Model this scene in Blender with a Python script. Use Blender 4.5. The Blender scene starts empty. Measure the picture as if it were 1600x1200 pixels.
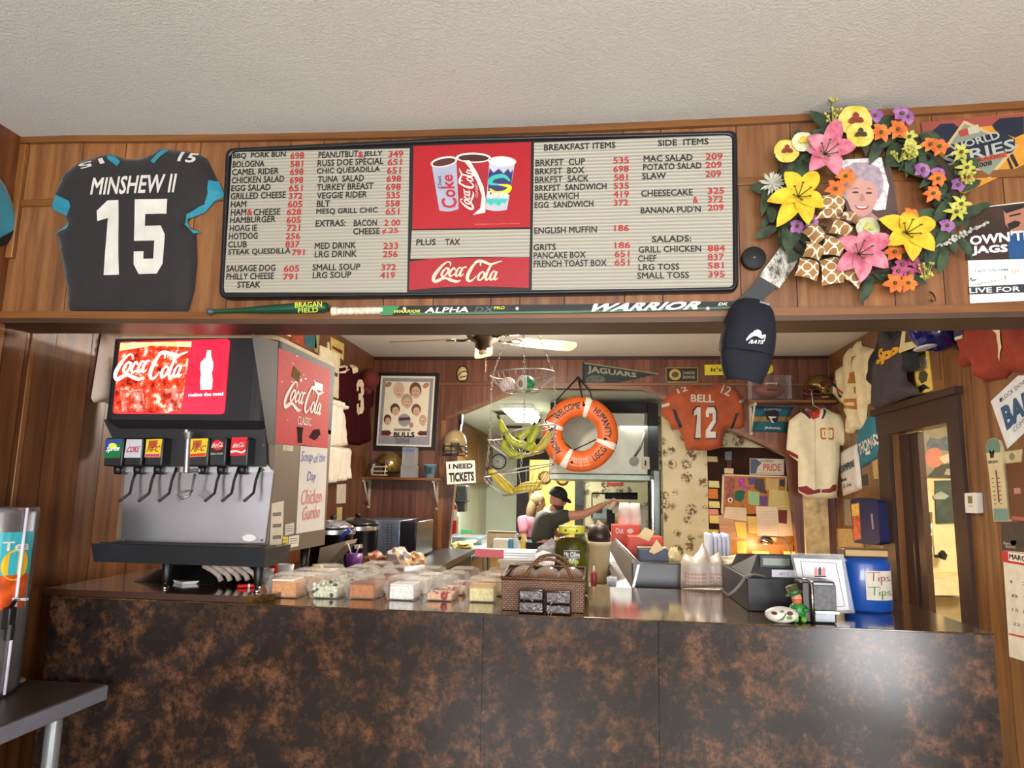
import bpy, bmesh, math, random
from mathutils import Vector, Matrix, noise
from mathutils.geometry import delaunay_2d_cdt
random.seed(7)
S = bpy.context.scene
COL = S.collection
PI = math.pi
# ------------------------------------------------------------------ camera
F, YAW, PIT, ROL = 1086.9, .116525, .152363, .019725
D, EYE = 2.3, 1.5
XL, XR, YB, ZC, ZT = -2.2, 2.21, 4.45, 2.818, 1.07     # walls, back wall, ceiling, counter top
CP = Vector((0, -D, EYE))
_w = Vector((-math.sin(YAW)*math.cos(PIT), math.cos(YAW)*math.cos(PIT), math.sin(PIT)))
_r = Vector((math.cos(YAW), math.sin(YAW), 0)); _u = _r.cross(_w)
CR = math.cos(ROL)*_r + math.sin(ROL)*_u
CU = -math.sin(ROL)*_r + math.cos(ROL)*_u
cam = bpy.data.cameras.new('camera'); cam.sensor_fit = 'HORIZONTAL'; cam.sensor_width = 36
cam.lens = F/1600*36; cam.clip_start = .02; cam.clip_end = 60
co = bpy.data.objects.new('camera', cam); COL.objects.link(co)
mx = Matrix((CR, CU, -_w)).transposed().to_4x4(); mx.translation = CP
co.matrix_world = mx; S.camera = co
S.view_settings.view_transform = 'Standard'; S.view_settings.look = 'None'
S.view_settings.gamma = 1; S.view_settings.use_curve_mapping = False
S.view_settings.exposure = 0.0
# ------------------------------------------------------------------ light
wd = bpy.data.worlds.new('sky'); S.world = wd; wd.use_nodes = True
nt = wd.node_tree; bg = nt.nodes['Background']
sky = nt.nodes.new('ShaderNodeTexSky'); sky.sky_type = 'HOSEK_WILKIE'; sky.turbidity = 3
sky.sun_direction = (.3, -.6, .74)
nt.links.new(sky.outputs[0], bg.inputs[0]); bg.inputs[1].default_value = 1.0

def area(name, loc, aim, sx, sy, power, color=(1, 1, 1), spread=PI):
    l = bpy.data.lights.new(name, 'AREA'); l.shape = 'RECTANGLE'; l.size = sx; l.size_y = sy
    l.energy = power; l.color = color; l.spread = spread
    o = bpy.data.objects.new(name, l); COL.objects.link(o); o.location = loc
    o.rotation_euler = (Vector(aim)-Vector(loc)).to_track_quat('-Z', 'Y').to_euler(); return o
def point(name, loc, power, color=(1, 1, 1), r=.05):
    l = bpy.data.lights.new(name, 'POINT'); l.energy = power; l.color = color; l.shadow_soft_size = r
    o = bpy.data.objects.new(name, l); COL.objects.link(o); o.location = loc; return o
DAY = (.97, .985, 1.0); WARM = (1, .87, .70); COOL = (.94, 1, .93)
# shop-front windows behind the camera and the glass door on the right
area('daylight_front_window', (-.75, -5.45, 1.45), (-.75, -3.4, 2.8), 2.0, 1.4, 255, DAY)
area('daylight_front_window', (1.45, -5.45, 1.45), (1.45, -3.4, 2.6), 1.2, 1.4, 150, DAY)
area('daylight_glass_door', (2.17, -2.9, 1.05), (0, -2.2, 1.5), .9, 1.9, 105, DAY)
area('fluorescent_glow', (.1, 1.9, 2.71), (.1, 1.9, 0), .25, 1.0, 48, WARM)
area('kitchen_fluorescent_glow', (-.9, 6.6, 2.42), (-.9, 6.6, 0), .5, 1.6, 280, COOL)
area('kitchen_fluorescent_glow', (.5, 5.6, 2.22), (.5, 5.6, 0), .4, .8, 18, COOL)
area('pantry_glow', (-.6, 12.3, 2.6), (-.6, 12.6, 0), .8, .8, 110, (1, .82, .45))
area('restroom_glow', (3.2, 2.0, 2.45), (3.2, 2.0, 0), .6, .6, 80, (1, .88, .66))
point('fan_fill', (-.55, 2.5, 2.25), 105, (1, .87, .74), .06)  # fill light added below the fan hub to brighten the back-room ceiling

# ------------------------------------------------------------------ helpers
def ray(px, py): return CR*((px-800)/F) - CU*((py-600)/F) + _w
def oY(px, py, y): d = ray(px, py); return CP + d*((y+D)/d.y)
def oX(px, py, x): d = ray(px, py); return CP + d*(x/d.x)
def oZ(px, py, z): d = ray(px, py); return CP + d*((z-EYE)/d.z)
class Fr:                                   # a plane in the room: origin, right, up, outward
    def __init__(s, o, u, v=(0, 0, 1)):
        s.o = Vector(o); s.u = Vector(u).normalized(); s.v = Vector(v).normalized(); s.n = s.u.cross(s.v)
    def uv(s, px, py, off=0):
        d = ray(px, py); t = (s.o + s.n*off - CP).dot(s.n)/d.dot(s.n); q = CP + d*t - s.o
        return (q.dot(s.u), q.dot(s.v))
    def pt(s, a, b, c=0): return s.o + s.u*a + s.v*b + s.n*c
    def mat(s, a=0, b=0, c=0):
        m = Matrix((s.u, s.v, s.n)).transposed().to_4x4(); m.translation = s.pt(a, b, c); return m
FH = Fr((0, 0, 0), (1, 0, 0)); FB = Fr((0, YB, 0), (1, 0, 0))
FL = Fr((XL, 0, 0), (0, 1, 0)); FR_ = Fr((XR, 0, 0), (0, -1, 0))
def FY(y): return Fr((0, y, 0), (1, 0, 0))
def FX(x): return Fr((x, 0, 0), (0, -1, 0))

def lin(h):
    if not isinstance(h, str): return tuple(h)+(1,)
    c = [int(h[i:i+2], 16)/255 for i in (0, 2, 4)]
    return tuple(x/12.92 if x <= .04045 else ((x+.055)/1.055)**2.4 for x in c)+(1,)
_mc = {}
def newmat(name):
    m = bpy.data.materials.new(name); m.use_nodes = True
    return m, m.node_tree, m.node_tree.nodes['Principled BSDF']
def N(nt, t, **k):
    n = nt.nodes.new(t)
    for a, b in k.items(): setattr(n, a, b)
    return n
def noise_n(nt, scale, detail=3, vec=None, coord='Object', sc=(1, 1, 1), rough=.5):
    tc = N(nt, 'ShaderNodeTexCoord'); mp = N(nt, 'ShaderNodeMapping'); mp.inputs['Scale'].default_value = sc
    nt.links.new(tc.outputs[coord], mp.inputs[0])
    n = N(nt, 'ShaderNodeTexNoise'); n.inputs['Scale'].default_value = scale; n.inputs['Detail'].default_value = detail
    n.inputs['Roughness'].default_value = rough
    nt.links.new(mp.outputs[0], n.inputs['Vector']); return n
def ramp(nt, fac, stops, interp='LINEAR'):
    r = N(nt, 'ShaderNodeValToRGB'); r.color_ramp.interpolation = interp
    e = r.color_ramp.elements
    while len(e) < len(stops): e.new(.5)
    for x, (p, c) in zip(e, stops): x.position = p; x.color = lin(c)
    nt.links.new(fac, r.inputs[0]); return r
def bump(nt, bs, h, strength, dist=.01):
    b = N(nt, 'ShaderNodeBump'); b.inputs['Strength'].default_value = strength; b.inputs['Distance'].default_value = dist
    nt.links.new(h, b.inputs['Height']); nt.links.new(b.outputs[0], bs.inputs['Normal'])
def m(c, r=.5, metal=0, var=.1, sc=14, bp=0, coat=0, emit=0, sheen=0, spec=.5):
    key = (c, r, metal, var, sc, bp, coat, emit, sheen, spec)
    if key in _mc: return _mc[key]
    mt, nt, bs = newmat('mat_%s_%d' % (c, len(_mc)))
    base = lin(c)[:3]
    n = noise_n(nt, sc, 4)
    lo = tuple(x*(1-var) for x in base); hi = tuple(min(1, x*(1+var)) for x in base)
    rp = ramp(nt, n.outputs[0], [(.3, lo), (.7, hi)])
    nt.links.new(rp.outputs[0], bs.inputs['Base Color'])
    bs.inputs['Roughness'].default_value = r; bs.inputs['Metallic'].default_value = metal
    bs.inputs['Coat Weight'].default_value = coat; bs.inputs['Specular IOR Level'].default_value = spec
    if sheen: bs.inputs['Sheen Weight'].default_value = sheen
    if bp: bump(nt, bs, n.outputs[0], bp, .004)
    if emit:
        nt.links.new(rp.outputs[0], bs.inputs['Emission Color']); bs.inputs['Emission Strength'].default_value = emit
    _mc[key] = mt; return mt
def clear(c, fac=.25, r=.08, name='clear_plastic'):
    key = (c, fac, r)
    if key in _mc: return _mc[key]
    mt, nt, bs = newmat(name); out = nt.nodes['Material Output']
    bs.inputs['Base Color'].default_value = lin(c); bs.inputs['Roughness'].default_value = r
    tr = N(nt, 'ShaderNodeBsdfTransparent'); mix = N(nt, 'ShaderNodeMixShader')
    lw = N(nt, 'ShaderNodeLayerWeight'); lw.inputs[0].default_value = .35
    mt_ = N(nt, 'ShaderNodeMath', operation='MULTIPLY_ADD'); mt_.inputs[1].default_value = .5; mt_.inputs[2].default_value = fac
    mt_.use_clamp = True
    nt.links.new(lw.outputs['Facing'], mt_.inputs[0]); nt.links.new(mt_.outputs[0], mix.inputs[0])
    nt.links.new(tr.outputs[0], mix.inputs[1]); nt.links.new(bs.outputs[0], mix.inputs[2])
    nt.links.new(mix.outputs[0], out.inputs[0]); _mc[key] = mt; return mt
def wood(name, stops, axis='z', scale=1.0, r=.38, tone=True, coat=.15):
    if name in _mc: return _mc[name]
    mt, nt, bs = newmat(name)
    s = {'z': (14, 14, .9), 'x': (.9, 14, 14), 'y': (14, .9, 14)}[axis]
    n = noise_n(nt, 1.6*scale, 6, sc=s, rough=.62)
    w2 = noise_n(nt, 9*scale, 3, sc=tuple(x*.6 for x in s))
    rp = ramp(nt, n.outputs[0], stops)
    mul = N(nt, 'ShaderNodeMix', data_type='RGBA', blend_type='MULTIPLY'); mul.inputs[0].default_value = 1
    nt.links.new(rp.outputs[0], mul.inputs[6])
    if tone:
        at = N(nt, 'ShaderNodeAttribute', attribute_name='tone'); nt.links.new(at.outputs['Color'], mul.inputs[7])
    else: mul.inputs[7].default_value = (1, 1, 1, 1)
    nt.links.new(mul.outputs[2], bs.inputs['Base Color'])
    bs.inputs['Roughness'].default_value = r; bs.inputs['Coat Weight'].default_value = coat; bs.inputs['Coat Roughness'].default_value = .3
    bump(nt, bs, w2.outputs[0], .12, .003); _mc[name] = mt; return mt

WM = {}
def wmat(o): return WM.get(o.name, Matrix())
class MB:
    def __init__(s): s.bm = bmesh.new(); s.T = Matrix(); s.tone = None
    def _add(s, vs, fs, mi=0, smooth=False):
        bv = [s.bm.verts.new(s.T @ Vector(v)) for v in vs]; out = []
        for f in fs:
            try: q = s.bm.faces.new([bv[i] for i in f])
            except ValueError: continue
            q.material_index = mi; q.smooth = smooth; out.append(q)
        return bv, out
    def poly(s, pts, mi=0): s._add(pts, [range(len(pts))], mi); return s
    def box(s, c, d, bev=0, mi=0, M=None, seg=2):
        x, y, z = [q/2 for q in d]; M = M or Matrix()
        vs = [M @ Vector((c[0]+a*x, c[1]+b*y, c[2]+e*z)) for a in (-1, 1) for b in (-1, 1) for e in (-1, 1)]
        fs = [(0, 1, 3, 2), (4, 6, 7, 5), (0, 4, 5, 1), (2, 3, 7, 6), (0, 2, 6, 4), (1, 5, 7, 3)]
        bv, fc = s._add(vs, fs, mi)
        if bev:
            es = list({e for f in fc for e in f.edges})
            g = bmesh.ops.bevel(s.bm, geom=es, offset=bev, segments=seg, affect='EDGES', profile=.5)
            for f in g['faces']: f.smooth = True; f.material_index = mi
        return s
    def box2(s, a, b, bev=0, mi=0):
        return s.box([(p+q)/2 for p, q in zip(a, b)], [abs(q-p) for p, q in zip(a, b)], bev, mi)
    def cyl(s, a, b, r1, r2=None, seg=14, mi=0, caps=True, smooth=True):
        a, b = Vector(a), Vector(b); r2 = r1 if r2 is None else r2
        q = (b-a).to_track_quat('Z', 'Y'); x, y = q @ Vector((1, 0, 0)), q @ Vector((0, 1, 0))
        vs = []
        for c, r in ((a, r1), (b, r2)):
            vs += [c + (x*math.cos(2*PI*i/seg) + y*math.sin(2*PI*i/seg))*r for i in range(seg)]
        s._add(vs, [(i, (i+1) % seg, seg+(i+1) % seg, seg+i) for i in range(seg)], mi, smooth)
        if caps: s._add(vs, [range(seg)[::-1], range(seg, 2*seg)], mi)
        return s
    def tube(s, pts, r, seg=6, mi=0, closed=False, rr=None):
        pts = [Vector(p) for p in pts]; n = len(pts); rings = []; prev = None
        for i, p in enumerate(pts):
            a = pts[(i-1) % n] if (closed or i) else p; b = pts[(i+1) % n] if (closed or i < n-1) else p
            t = (b-a).normalized()
            x = t.orthogonal().normalized() if prev is None else (prev - t*prev.dot(t)).normalized()
            prev = x; y = t.cross(x); R = rr[i] if rr else r
            rings.append([p + (x*math.cos(2*PI*k/seg)+y*math.sin(2*PI*k/seg))*R for k in range(seg)])
        vs = [v for q in rings for v in q]; fs = []
        for i in range(n if closed else n-1):
            j = (i+1) % n
            fs += [(i*seg+k, i*seg+(k+1) % seg, j*seg+(k+1) % seg, j*seg+k) for k in range(seg)]
        if not closed: fs += [tuple(range(seg))[::-1], tuple(range((n-1)*seg, n*seg))]
        s._add(vs, fs, mi, True); return s
    def lathe(s, prof, seg=24, mi=0, M=None, a0=0, a1=2*PI, sx=1, sy=1):
        M = M or Matrix(); full = abs(a1-a0-2*PI) < 1e-6; k = seg if full else seg+1
        vs = [M @ Vector((r*math.cos(a0+(a1-a0)*i/seg)*sx, r*math.sin(a0+(a1-a0)*i/seg)*sy, z)) for r, z in prof for i in range(k)]
        fs = []
        for j in range(len(prof)-1):
            for i in range(seg):
                fs.append((j*k+i, j*k+(i+1) % k, (j+1)*k+(i+1) % k, (j+1)*k+i))
        if full:
            if prof[0][0] > 1e-5 and len(prof) > 2: fs.append(tuple(range(k))[::-1])
            if prof[-1][0] > 1e-5 and len(prof) > 2: fs.append(tuple(range((len(prof)-1)*k, len(prof)*k)))
        s._add(vs, fs, mi, True); return s
    def ell(s, c, r, seg=16, rings=10, mi=0, M=None, lo=-1, hi=1):
        if not hasattr(r, '__len__'): r = (r, r, r)
        T = Matrix.Translation(Vector(c)) @ (M or Matrix()) @ Matrix.Diagonal((*r, 1))
        a0, a1 = math.asin(lo), math.asin(hi)
        pr = [(max(0, math.cos(a0+(a1-a0)*i/rings)), math.sin(a0+(a1-a0)*i/rings)) for i in range(rings+1)]
        return s.lathe(pr, seg, mi, T)
    def prism(s, poly, fr, z0, z1, mi=0, mi_side=None):
        n = len(poly); a = [fr.pt(u, v, z0) for u, v in poly]; b = [fr.pt(u, v, z1) for u, v in poly]
        s._add(a+b, [range(n)[::-1], range(n, 2*n)], mi)
        s._add(a+b, [(i, (i+1) % n, n+(i+1) % n, n+i) for i in range(n)], mi if mi_side is None else mi_side); return s
    def pprism(s, px, fr, z0, z1, mi=0): return s.prism([fr.uv(x, y, z1) for x, y in px], fr, z0, z1, mi)
    def wedge(s, bot, top, mi=0):          # two loops of equal length
        n = len(bot)
        s._add(list(bot)+list(top), [range(n)[::-1], range(n, 2*n)]+[(i, (i+1) % n, n+(i+1) % n, n+i) for i in range(n)], mi); return s
    def build(s, name, mats, parent=None, local=False, weld=False, mods=None):
        if weld: bmesh.ops.remove_doubles(s.bm, verts=s.bm.verts, dist=1e-5)
        bmesh.ops.recalc_face_normals(s.bm, faces=s.bm.faces)
        me = bpy.data.meshes.new(name); o = bpy.data.objects.new(name, me); COL.objects.link(o)
        if parent is not None:
            if not local: s.bm.transform(wmat(parent).inverted())
            o.parent = parent; WM[o.name] = wmat(parent).copy()
        elif s.bm.verts:
            vs = [v.co for v in s.bm.verts]
            c = Vector([(min(v[i] for v in vs)+max(v[i] for v in vs))/2 for i in range(3)]); c.z = min(v.z for v in vs)
            s.bm.transform(Matrix.Translation(-c)); o.location = c; WM[o.name] = Matrix.Translation(c)
        s.bm.to_mesh(me); s.bm.free()
        for q in (mats if isinstance(mats, (list, tuple)) else [mats]): me.materials.append(q)
        return o
def tag(o, label, cat, group=None):
    o['label'] = label; o['category'] = cat
    if group: o['group'] = group
    return o
def thing(name, label, cat, loc, rotz=0, group=None, M=None):
    o = bpy.data.objects.new(name, None); COL.objects.link(o); o.empty_display_size = .05
    mw = M or (Matrix.Translation(Vector(loc)) @ Matrix.Rotation(rotz, 4, 'Z'))
    o.matrix_local = mw; WM[o.name] = mw.copy()
    return tag(o, label, cat, group)
def dup(root, loc, rotz, label, group=None, rot=None):
    c = root.copy(); COL.objects.link(c)
    c.location = loc; c.rotation_euler = rot or (0, 0, rotz); c['label'] = label
    if group: c['group'] = group
    def kids(a, b):
        for ch in [q for q in bpy.data.objects if q.parent == a]:
            d = ch.copy(); COL.objects.link(d); d.parent = b; kids(ch, d)
    kids(root, c); return c
def struct(o): o['kind'] = 'structure'; return o

# -- lettering and pen strokes: 2D meshes in a unit box, mapped onto any surface
_tx = {}
def glyphs(s, bold=0.0, shear=0):
    g = glyph0(s, shear)
    if not bold: return g
    vs, fs = [], []; b = bold*.75
    for q, (dx, dy) in enumerate(((-b, -b), (b, -b), (b, b), (-b, b), (0, 0))):
        k = len(vs); vs += [(x+dx/g[2], y*(1-2*b)+b+dy, q+1) for x, y in g[0]]; fs += [tuple(i+k for i in f) for f in g[1]]
    return vs, fs
def glyph0(s, shear=0):
    k = (s, shear)
    if k not in _tx:
        cu = bpy.data.curves.new('t', 'FONT'); cu.body = s; cu.size = 1; cu.resolution_u = 2; cu.shear = shear
        o = bpy.data.objects.new('t', cu); me = bpy.data.meshes.new_from_object(o)
        vs = [(v.co.x, v.co.y) for v in me.vertices]; fs = [tuple(p.vertices) for p in me.polygons]
        x0, x1 = min(v[0] for v in vs), max(v[0] for v in vs); y0, y1 = min(v[1] for v in vs), max(v[1] for v in vs)
        if any(ch in 'gjpqy,' for ch in s) is False and s[:1] not in "'-": y0 = min(y0, 0.0)
        _tx[k] = ([((x-x0)/(x1-x0), (y-y0)/(y1-y0)) for x, y in vs], fs, (x1-x0)/(y1-y0))
        bpy.data.objects.remove(o); bpy.data.curves.remove(cu); bpy.data.meshes.remove(me)
    return _tx[k]
def catmull(p, n=6):
    if len(p) < 3: return [tuple(q) for q in p]
    out = []
    P = [p[0]]+list(p)+[p[-1]]
    for i in range(1, len(P)-2):
        a, b, c, d = P[i-1:i+3]
        for k in range(n):
            t = k/n
            out.append(tuple(.5*((2*b[j])+(-a[j]+c[j])*t+(2*a[j]-5*b[j]+4*c[j]-d[j])*t*t+(-a[j]+3*b[j]-3*c[j]+d[j])*t**3) for j in range(len(b))))
    out.append(tuple(p[-1])); return out
def strokes(paths, w=.05, n=6):          # path points (x, y[, width])
    vs, fs = [], []
    for pi, p in enumerate(paths):
        p = [tuple(q) if len(q) == 3 else (q[0], q[1], w) for q in p]
        c = catmull(p, n); b = len(vs); L = len(c)
        for i, q in enumerate(c):
            a_, b_ = c[max(0, i-1)], c[min(L-1, i+1)]
            dx, dy = b_[0]-a_[0], b_[1]-a_[1]; l = math.hypot(dx, dy) or 1
            nx, ny = -dy/l*q[2]/2, dx/l*q[2]/2
            z = pi*.35+i/L; vs += [(q[0]+nx, q[1]+ny, z), (q[0]-nx, q[1]-ny, z)]
        fs += [(b+2*i, b+2*i+1, b+2*i+3, b+2*i+2) for i in range(L-1)]
        for z, q in ((pi*.35-.02, c[0]), (pi*.35+1.02, c[-1])):
            b = len(vs); vs += [(q[0]+q[2]/2*math.cos(a*PI/4), q[1]+q[2]/2*math.sin(a*PI/4), z) for a in range(8)]
            fs.append(tuple(range(b, b+8)))
    return vs, fs
def lay(mb, g, place, mi=0):             # place maps (s, t) to a point
    out = []
    for v in g[0]:
        p = place(v[0], v[1])
        if len(v) > 2 and v[2]:
            n = (place(v[0]+.01, v[1])-p).cross(place(v[0], v[1]+.01)-p)
            if n.length > 0: p = p + n.normalized()*v[2]*.00022
        out.append(p)
    mb._add(out, g[1], mi); return mb
def quadmap(fr, q, off):                 # bilinear: q = uv corners bl, br, tr, tl
    def f(s, t):
        a = [q[0][i]*(1-s)*(1-t)+q[1][i]*s*(1-t)+q[2][i]*s*t+q[3][i]*(1-s)*t for i in (0, 1)]
        return fr.pt(a[0], a[1], off)
    return f
def pquad(fr, px, off): return quadmap(fr, [fr.uv(x, y, off) for x, y in px], off)
def row(fr, x0, x1, yb, hpx, off):       # upright text box: level baseline from pixel x0 to x1
    a = fr.uv(x0, yb, off); b = fr.uv(x1, yb, off); t = fr.uv(x0, yb-hpx, off)
    return quadmap(fr, [a, (b[0], a[1]), (b[0], t[1]), (a[0], t[1])], off)
def text(name, s, place, mt, parent, bold=.02, shear=0):
    return lay(MB(), glyphs(s, bold, shear), place).build(name, mt, parent)
def deco(name, fr, px, off, mt, parent, th=.0004):   # flat printed patch, pixel outline on a plane
    return MB().pprism(px, fr, off-th, off, 0).build(name, mt, parent)
def blob(cx, cy, rx, ry, n=18, a0=0, rot=0):
    return [(cx+rx*math.cos(a0+2*PI*i/n)*math.cos(rot)-ry*math.sin(a0+2*PI*i/n)*math.sin(rot),
             cy+rx*math.cos(a0+2*PI*i/n)*math.sin(rot)+ry*math.sin(a0+2*PI*i/n)*math.cos(rot)) for i in range(n)]
SCRIPT = [  # flowing soda script, height 1, width 3.1
 [(.72,.80,.05),(.70,.93,.07),(.55,.97,.06),(.32,.78,.12),(.10,.45,.17),(.03,.22,.16),(.12,.07,.12),(.30,.10,.08),(.48,.20,.05)],
 [(.12,.07,.10),(.38,.20,.10),(.62,.22,.10),(.85,.13,.13),(1.12,.06,.10),(1.28,.12,.03)],
 [(.55,.70,.06),(.42,.55,.11),(.38,.38,.11),(.47,.30,.07),(.60,.42,.09),(.66,.60,.09),(.57,.70,.06),(.70,.66,.05)],
 [(.95,.62,.08),(.90,.70,.06),(.80,.60,.10),(.73,.42,.11),(.80,.31,.08),(.95,.40,.05)],
 [(1.27,.66,.05),(1.15,.71,.06),(1.05,.55,.10),(1.02,.38,.10),(1.10,.31,.07),(1.22,.48,.06),(1.30,.70,.09),(1.22,.42,.11),(1.26,.31,.07),(1.38,.40,.04)],
 [(1.33,.70,.07),(1.45,.72,.07)],
 [(2.10,.80,.06),(2.08,.93,.07),(1.92,.94,.07),(1.74,.74,.13),(1.60,.42,.16),(1.58,.18,.14),(1.70,.07,.10),(1.86,.16,.06),(1.95,.30,.04)],
 [(1.76,.70,.05),(1.86,.95,.08),(2.05,1.0,.11),(2.30,.93,.12),(2.55,.83,.10),(2.80,.90,.08),(3.05,.97,.03)],
 [(2.22,.50,.06),(2.10,.38,.10),(2.06,.20,.11),(2.15,.11,.07),(2.28,.22,.09),(2.33,.40,.09),(2.25,.50,.06)],
 [(2.58,.80,.10),(2.46,.50,.11),(2.40,.22,.11),(2.46,.12,.08),(2.56,.20,.05)],
 [(2.84,.46,.05),(2.73,.51,.06),(2.63,.36,.10),(2.60,.19,.10),(2.68,.12,.07),(2.80,.28,.06),(2.88,.50,.09),(2.80,.22,.11),(2.85,.12,.07),(2.95,.20,.04)]]
def script_g():
    vs, fs = strokes(SCRIPT, .08, 5); return [(x/3.1, y, z) for x, y, z in vs], fs
SG = script_g()

# -- hanging cloth: outline on a plane, puffed and folded, closed at the back
def inside(p, poly):
    c = False; n = len(poly)
    for i in range(n):
        (x1, y1), (x2, y2) = poly[i], poly[(i+1) % n]
        if (y1 > p[1]) != (y2 > p[1]) and p[0] < (x2-x1)*(p[1]-y1)/(y2-y1)+x1: c = not c
    return c
def edist(p, poly):
    best = 9
    for i in range(len(poly)):
        ax, ay = poly[i]; bx, by = poly[(i+1) % len(poly)]; dx, dy = bx-ax, by-ay
        t = max(0, min(1, ((p[0]-ax)*dx+(p[1]-ay)*dy)/((dx*dx+dy*dy) or 1)))
        best = min(best, math.hypot(p[0]-ax-dx*t, p[1]-ay-dy*t))
    return best
class Cloth:
    def __init__(s, fr, px=None, uv=None, off=.004, puff=.022, fold=.006, freq=38, lean=.15, h=.022, seed=0, edge=.03):
        s.fr = fr; s.off = off; s.puff = puff; s.fold = fold; s.freq = freq; s.lean = lean; s.h = h; s.seed = seed; s.edge = edge
        s.poly = uv or [fr.uv(x, y, off+puff*.5) for x, y in px]
    def z(s, a, b):
        d = edist((a, b), s.poly) if inside((a, b), s.poly) else 0
        e = min(1, d/s.edge); e = e*(2-e)
        w = noise.noise(Vector((a*5+s.seed, b*3, s.seed)))*2.2
        f = math.sin((a+b*s.lean)*s.freq+w)*.6 + noise.noise(Vector((a*12, b*5, s.seed+3)))*.8
        return s.off + s.puff*e*.75 + s.fold*(f+.6)*e + .002
    def build(s, name, mt, parent=None, mb=None):
        bp = []
        n = len(s.poly)
        for i in range(n):
            (ax, ay), (bx, by) = s.poly[i], s.poly[(i+1) % n]
            k = max(1, int(math.hypot(bx-ax, by-ay)/(s.h*1.2)))
            bp += [(ax+(bx-ax)*j/k, ay+(by-ay)*j/k) for j in range(k)]
        L = len(bp); xs = [q[0] for q in s.poly]; ys = [q[1] for q in s.poly]
        pts = [Vector(q) for q in bp]; y = min(ys); r = 0
        while y < max(ys):
            x = min(xs)+(s.h/2 if r % 2 else 0)
            while x < max(xs):
                if inside((x, y), s.poly) and edist((x, y), s.poly) > s.h*.55: pts.append(Vector((x, y)))
                x += s.h
            y += s.h*.87; r += 1
        res = delaunay_2d_cdt(pts, [], [list(range(L))], 1, 1e-6)
        vs, fs = res[0], res[2]
        mb = mb or MB()
        bv, ff = mb._add([s.fr.pt(v.x, v.y, s.z(v.x, v.y)) for v in vs], [tuple(f) for f in fs], 0, True)
        bot = [s.fr.pt(a, b, s.off) for a, b in bp]
        fr_ = [s.fr.pt(a, b, s.z(a, b)) for a, b in bp]
        mb._add(bot+fr_, [(i, (i+1) % L, L+(i+1) % L, L+i) for i in range(L)], 0, True)
        mb._add(bot, [range(L)[::-1]], 0)
        return mb.build(name, mt, parent, weld=True)
    def on(s, place2, lift=.0025):       # place2 maps (s, t) to uv; result lies on the cloth
        def f(a, b):
            u, v = place2(a, b); return s.fr.pt(u, v, s.z(u, v)+lift)
        return f
    def pq(s, px, lift=.0025):
        q = [s.fr.uv(x, y, s.off+s.puff) for x, y in px]
        return s.on(lambda a, b: tuple(q[0][i]*(1-a)*(1-b)+q[1][i]*a*(1-b)+q[2][i]*a*b+q[3][i]*(1-a)*b for i in (0, 1)), lift)
    def patch(s, name, px, mt, parent, lift=.0025, h=.02):
        uv = [s.fr.uv(x, y, s.off+s.puff) for x, y in px]
        mb = MB(); mb._add([Vector((a, b, 0)) for a, b in uv], [range(len(uv))])
        return s.drape(name, mb, mt, parent, lift, h)
    def drape(s, name, mb, mt, parent, lift=.0025, h=.02):   # mb holds flat uv geometry
        bm = mb.bm; bm.normal_update(); bmesh.ops.triangulate(bm, faces=bm.faces)
        for _ in range(5):
            es = [e for e in bm.edges if e.calc_length() > h]
            if not es: break
            bmesh.ops.subdivide_edges(bm, edges=es, cuts=1); bm.normal_update(); bmesh.ops.triangulate(bm, faces=bm.faces)
        for v in bm.verts: v.co = s.fr.pt(v.co.x, v.co.y, s.z(v.co.x, v.co.y)+lift+v.co.z)
        return mb.build(name, mt, parent)
    def text(s, name, st, px, mt, parent, bold=.02, lift=.0028, g=None, h=.02):
        q = [s.fr.uv(x, y, s.off+s.puff) for x, y in px]
        def f(a, b): return Vector(tuple(q[0][i]*(1-a)*(1-b)+q[1][i]*a*(1-b)+q[2][i]*a*b+q[3][i]*(1-a)*b for i in (0, 1))+(0,))
        mb = lay(MB(), g or glyphs(st, bold), f); return s.drape(name, mb, mt, parent, lift, h)

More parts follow.
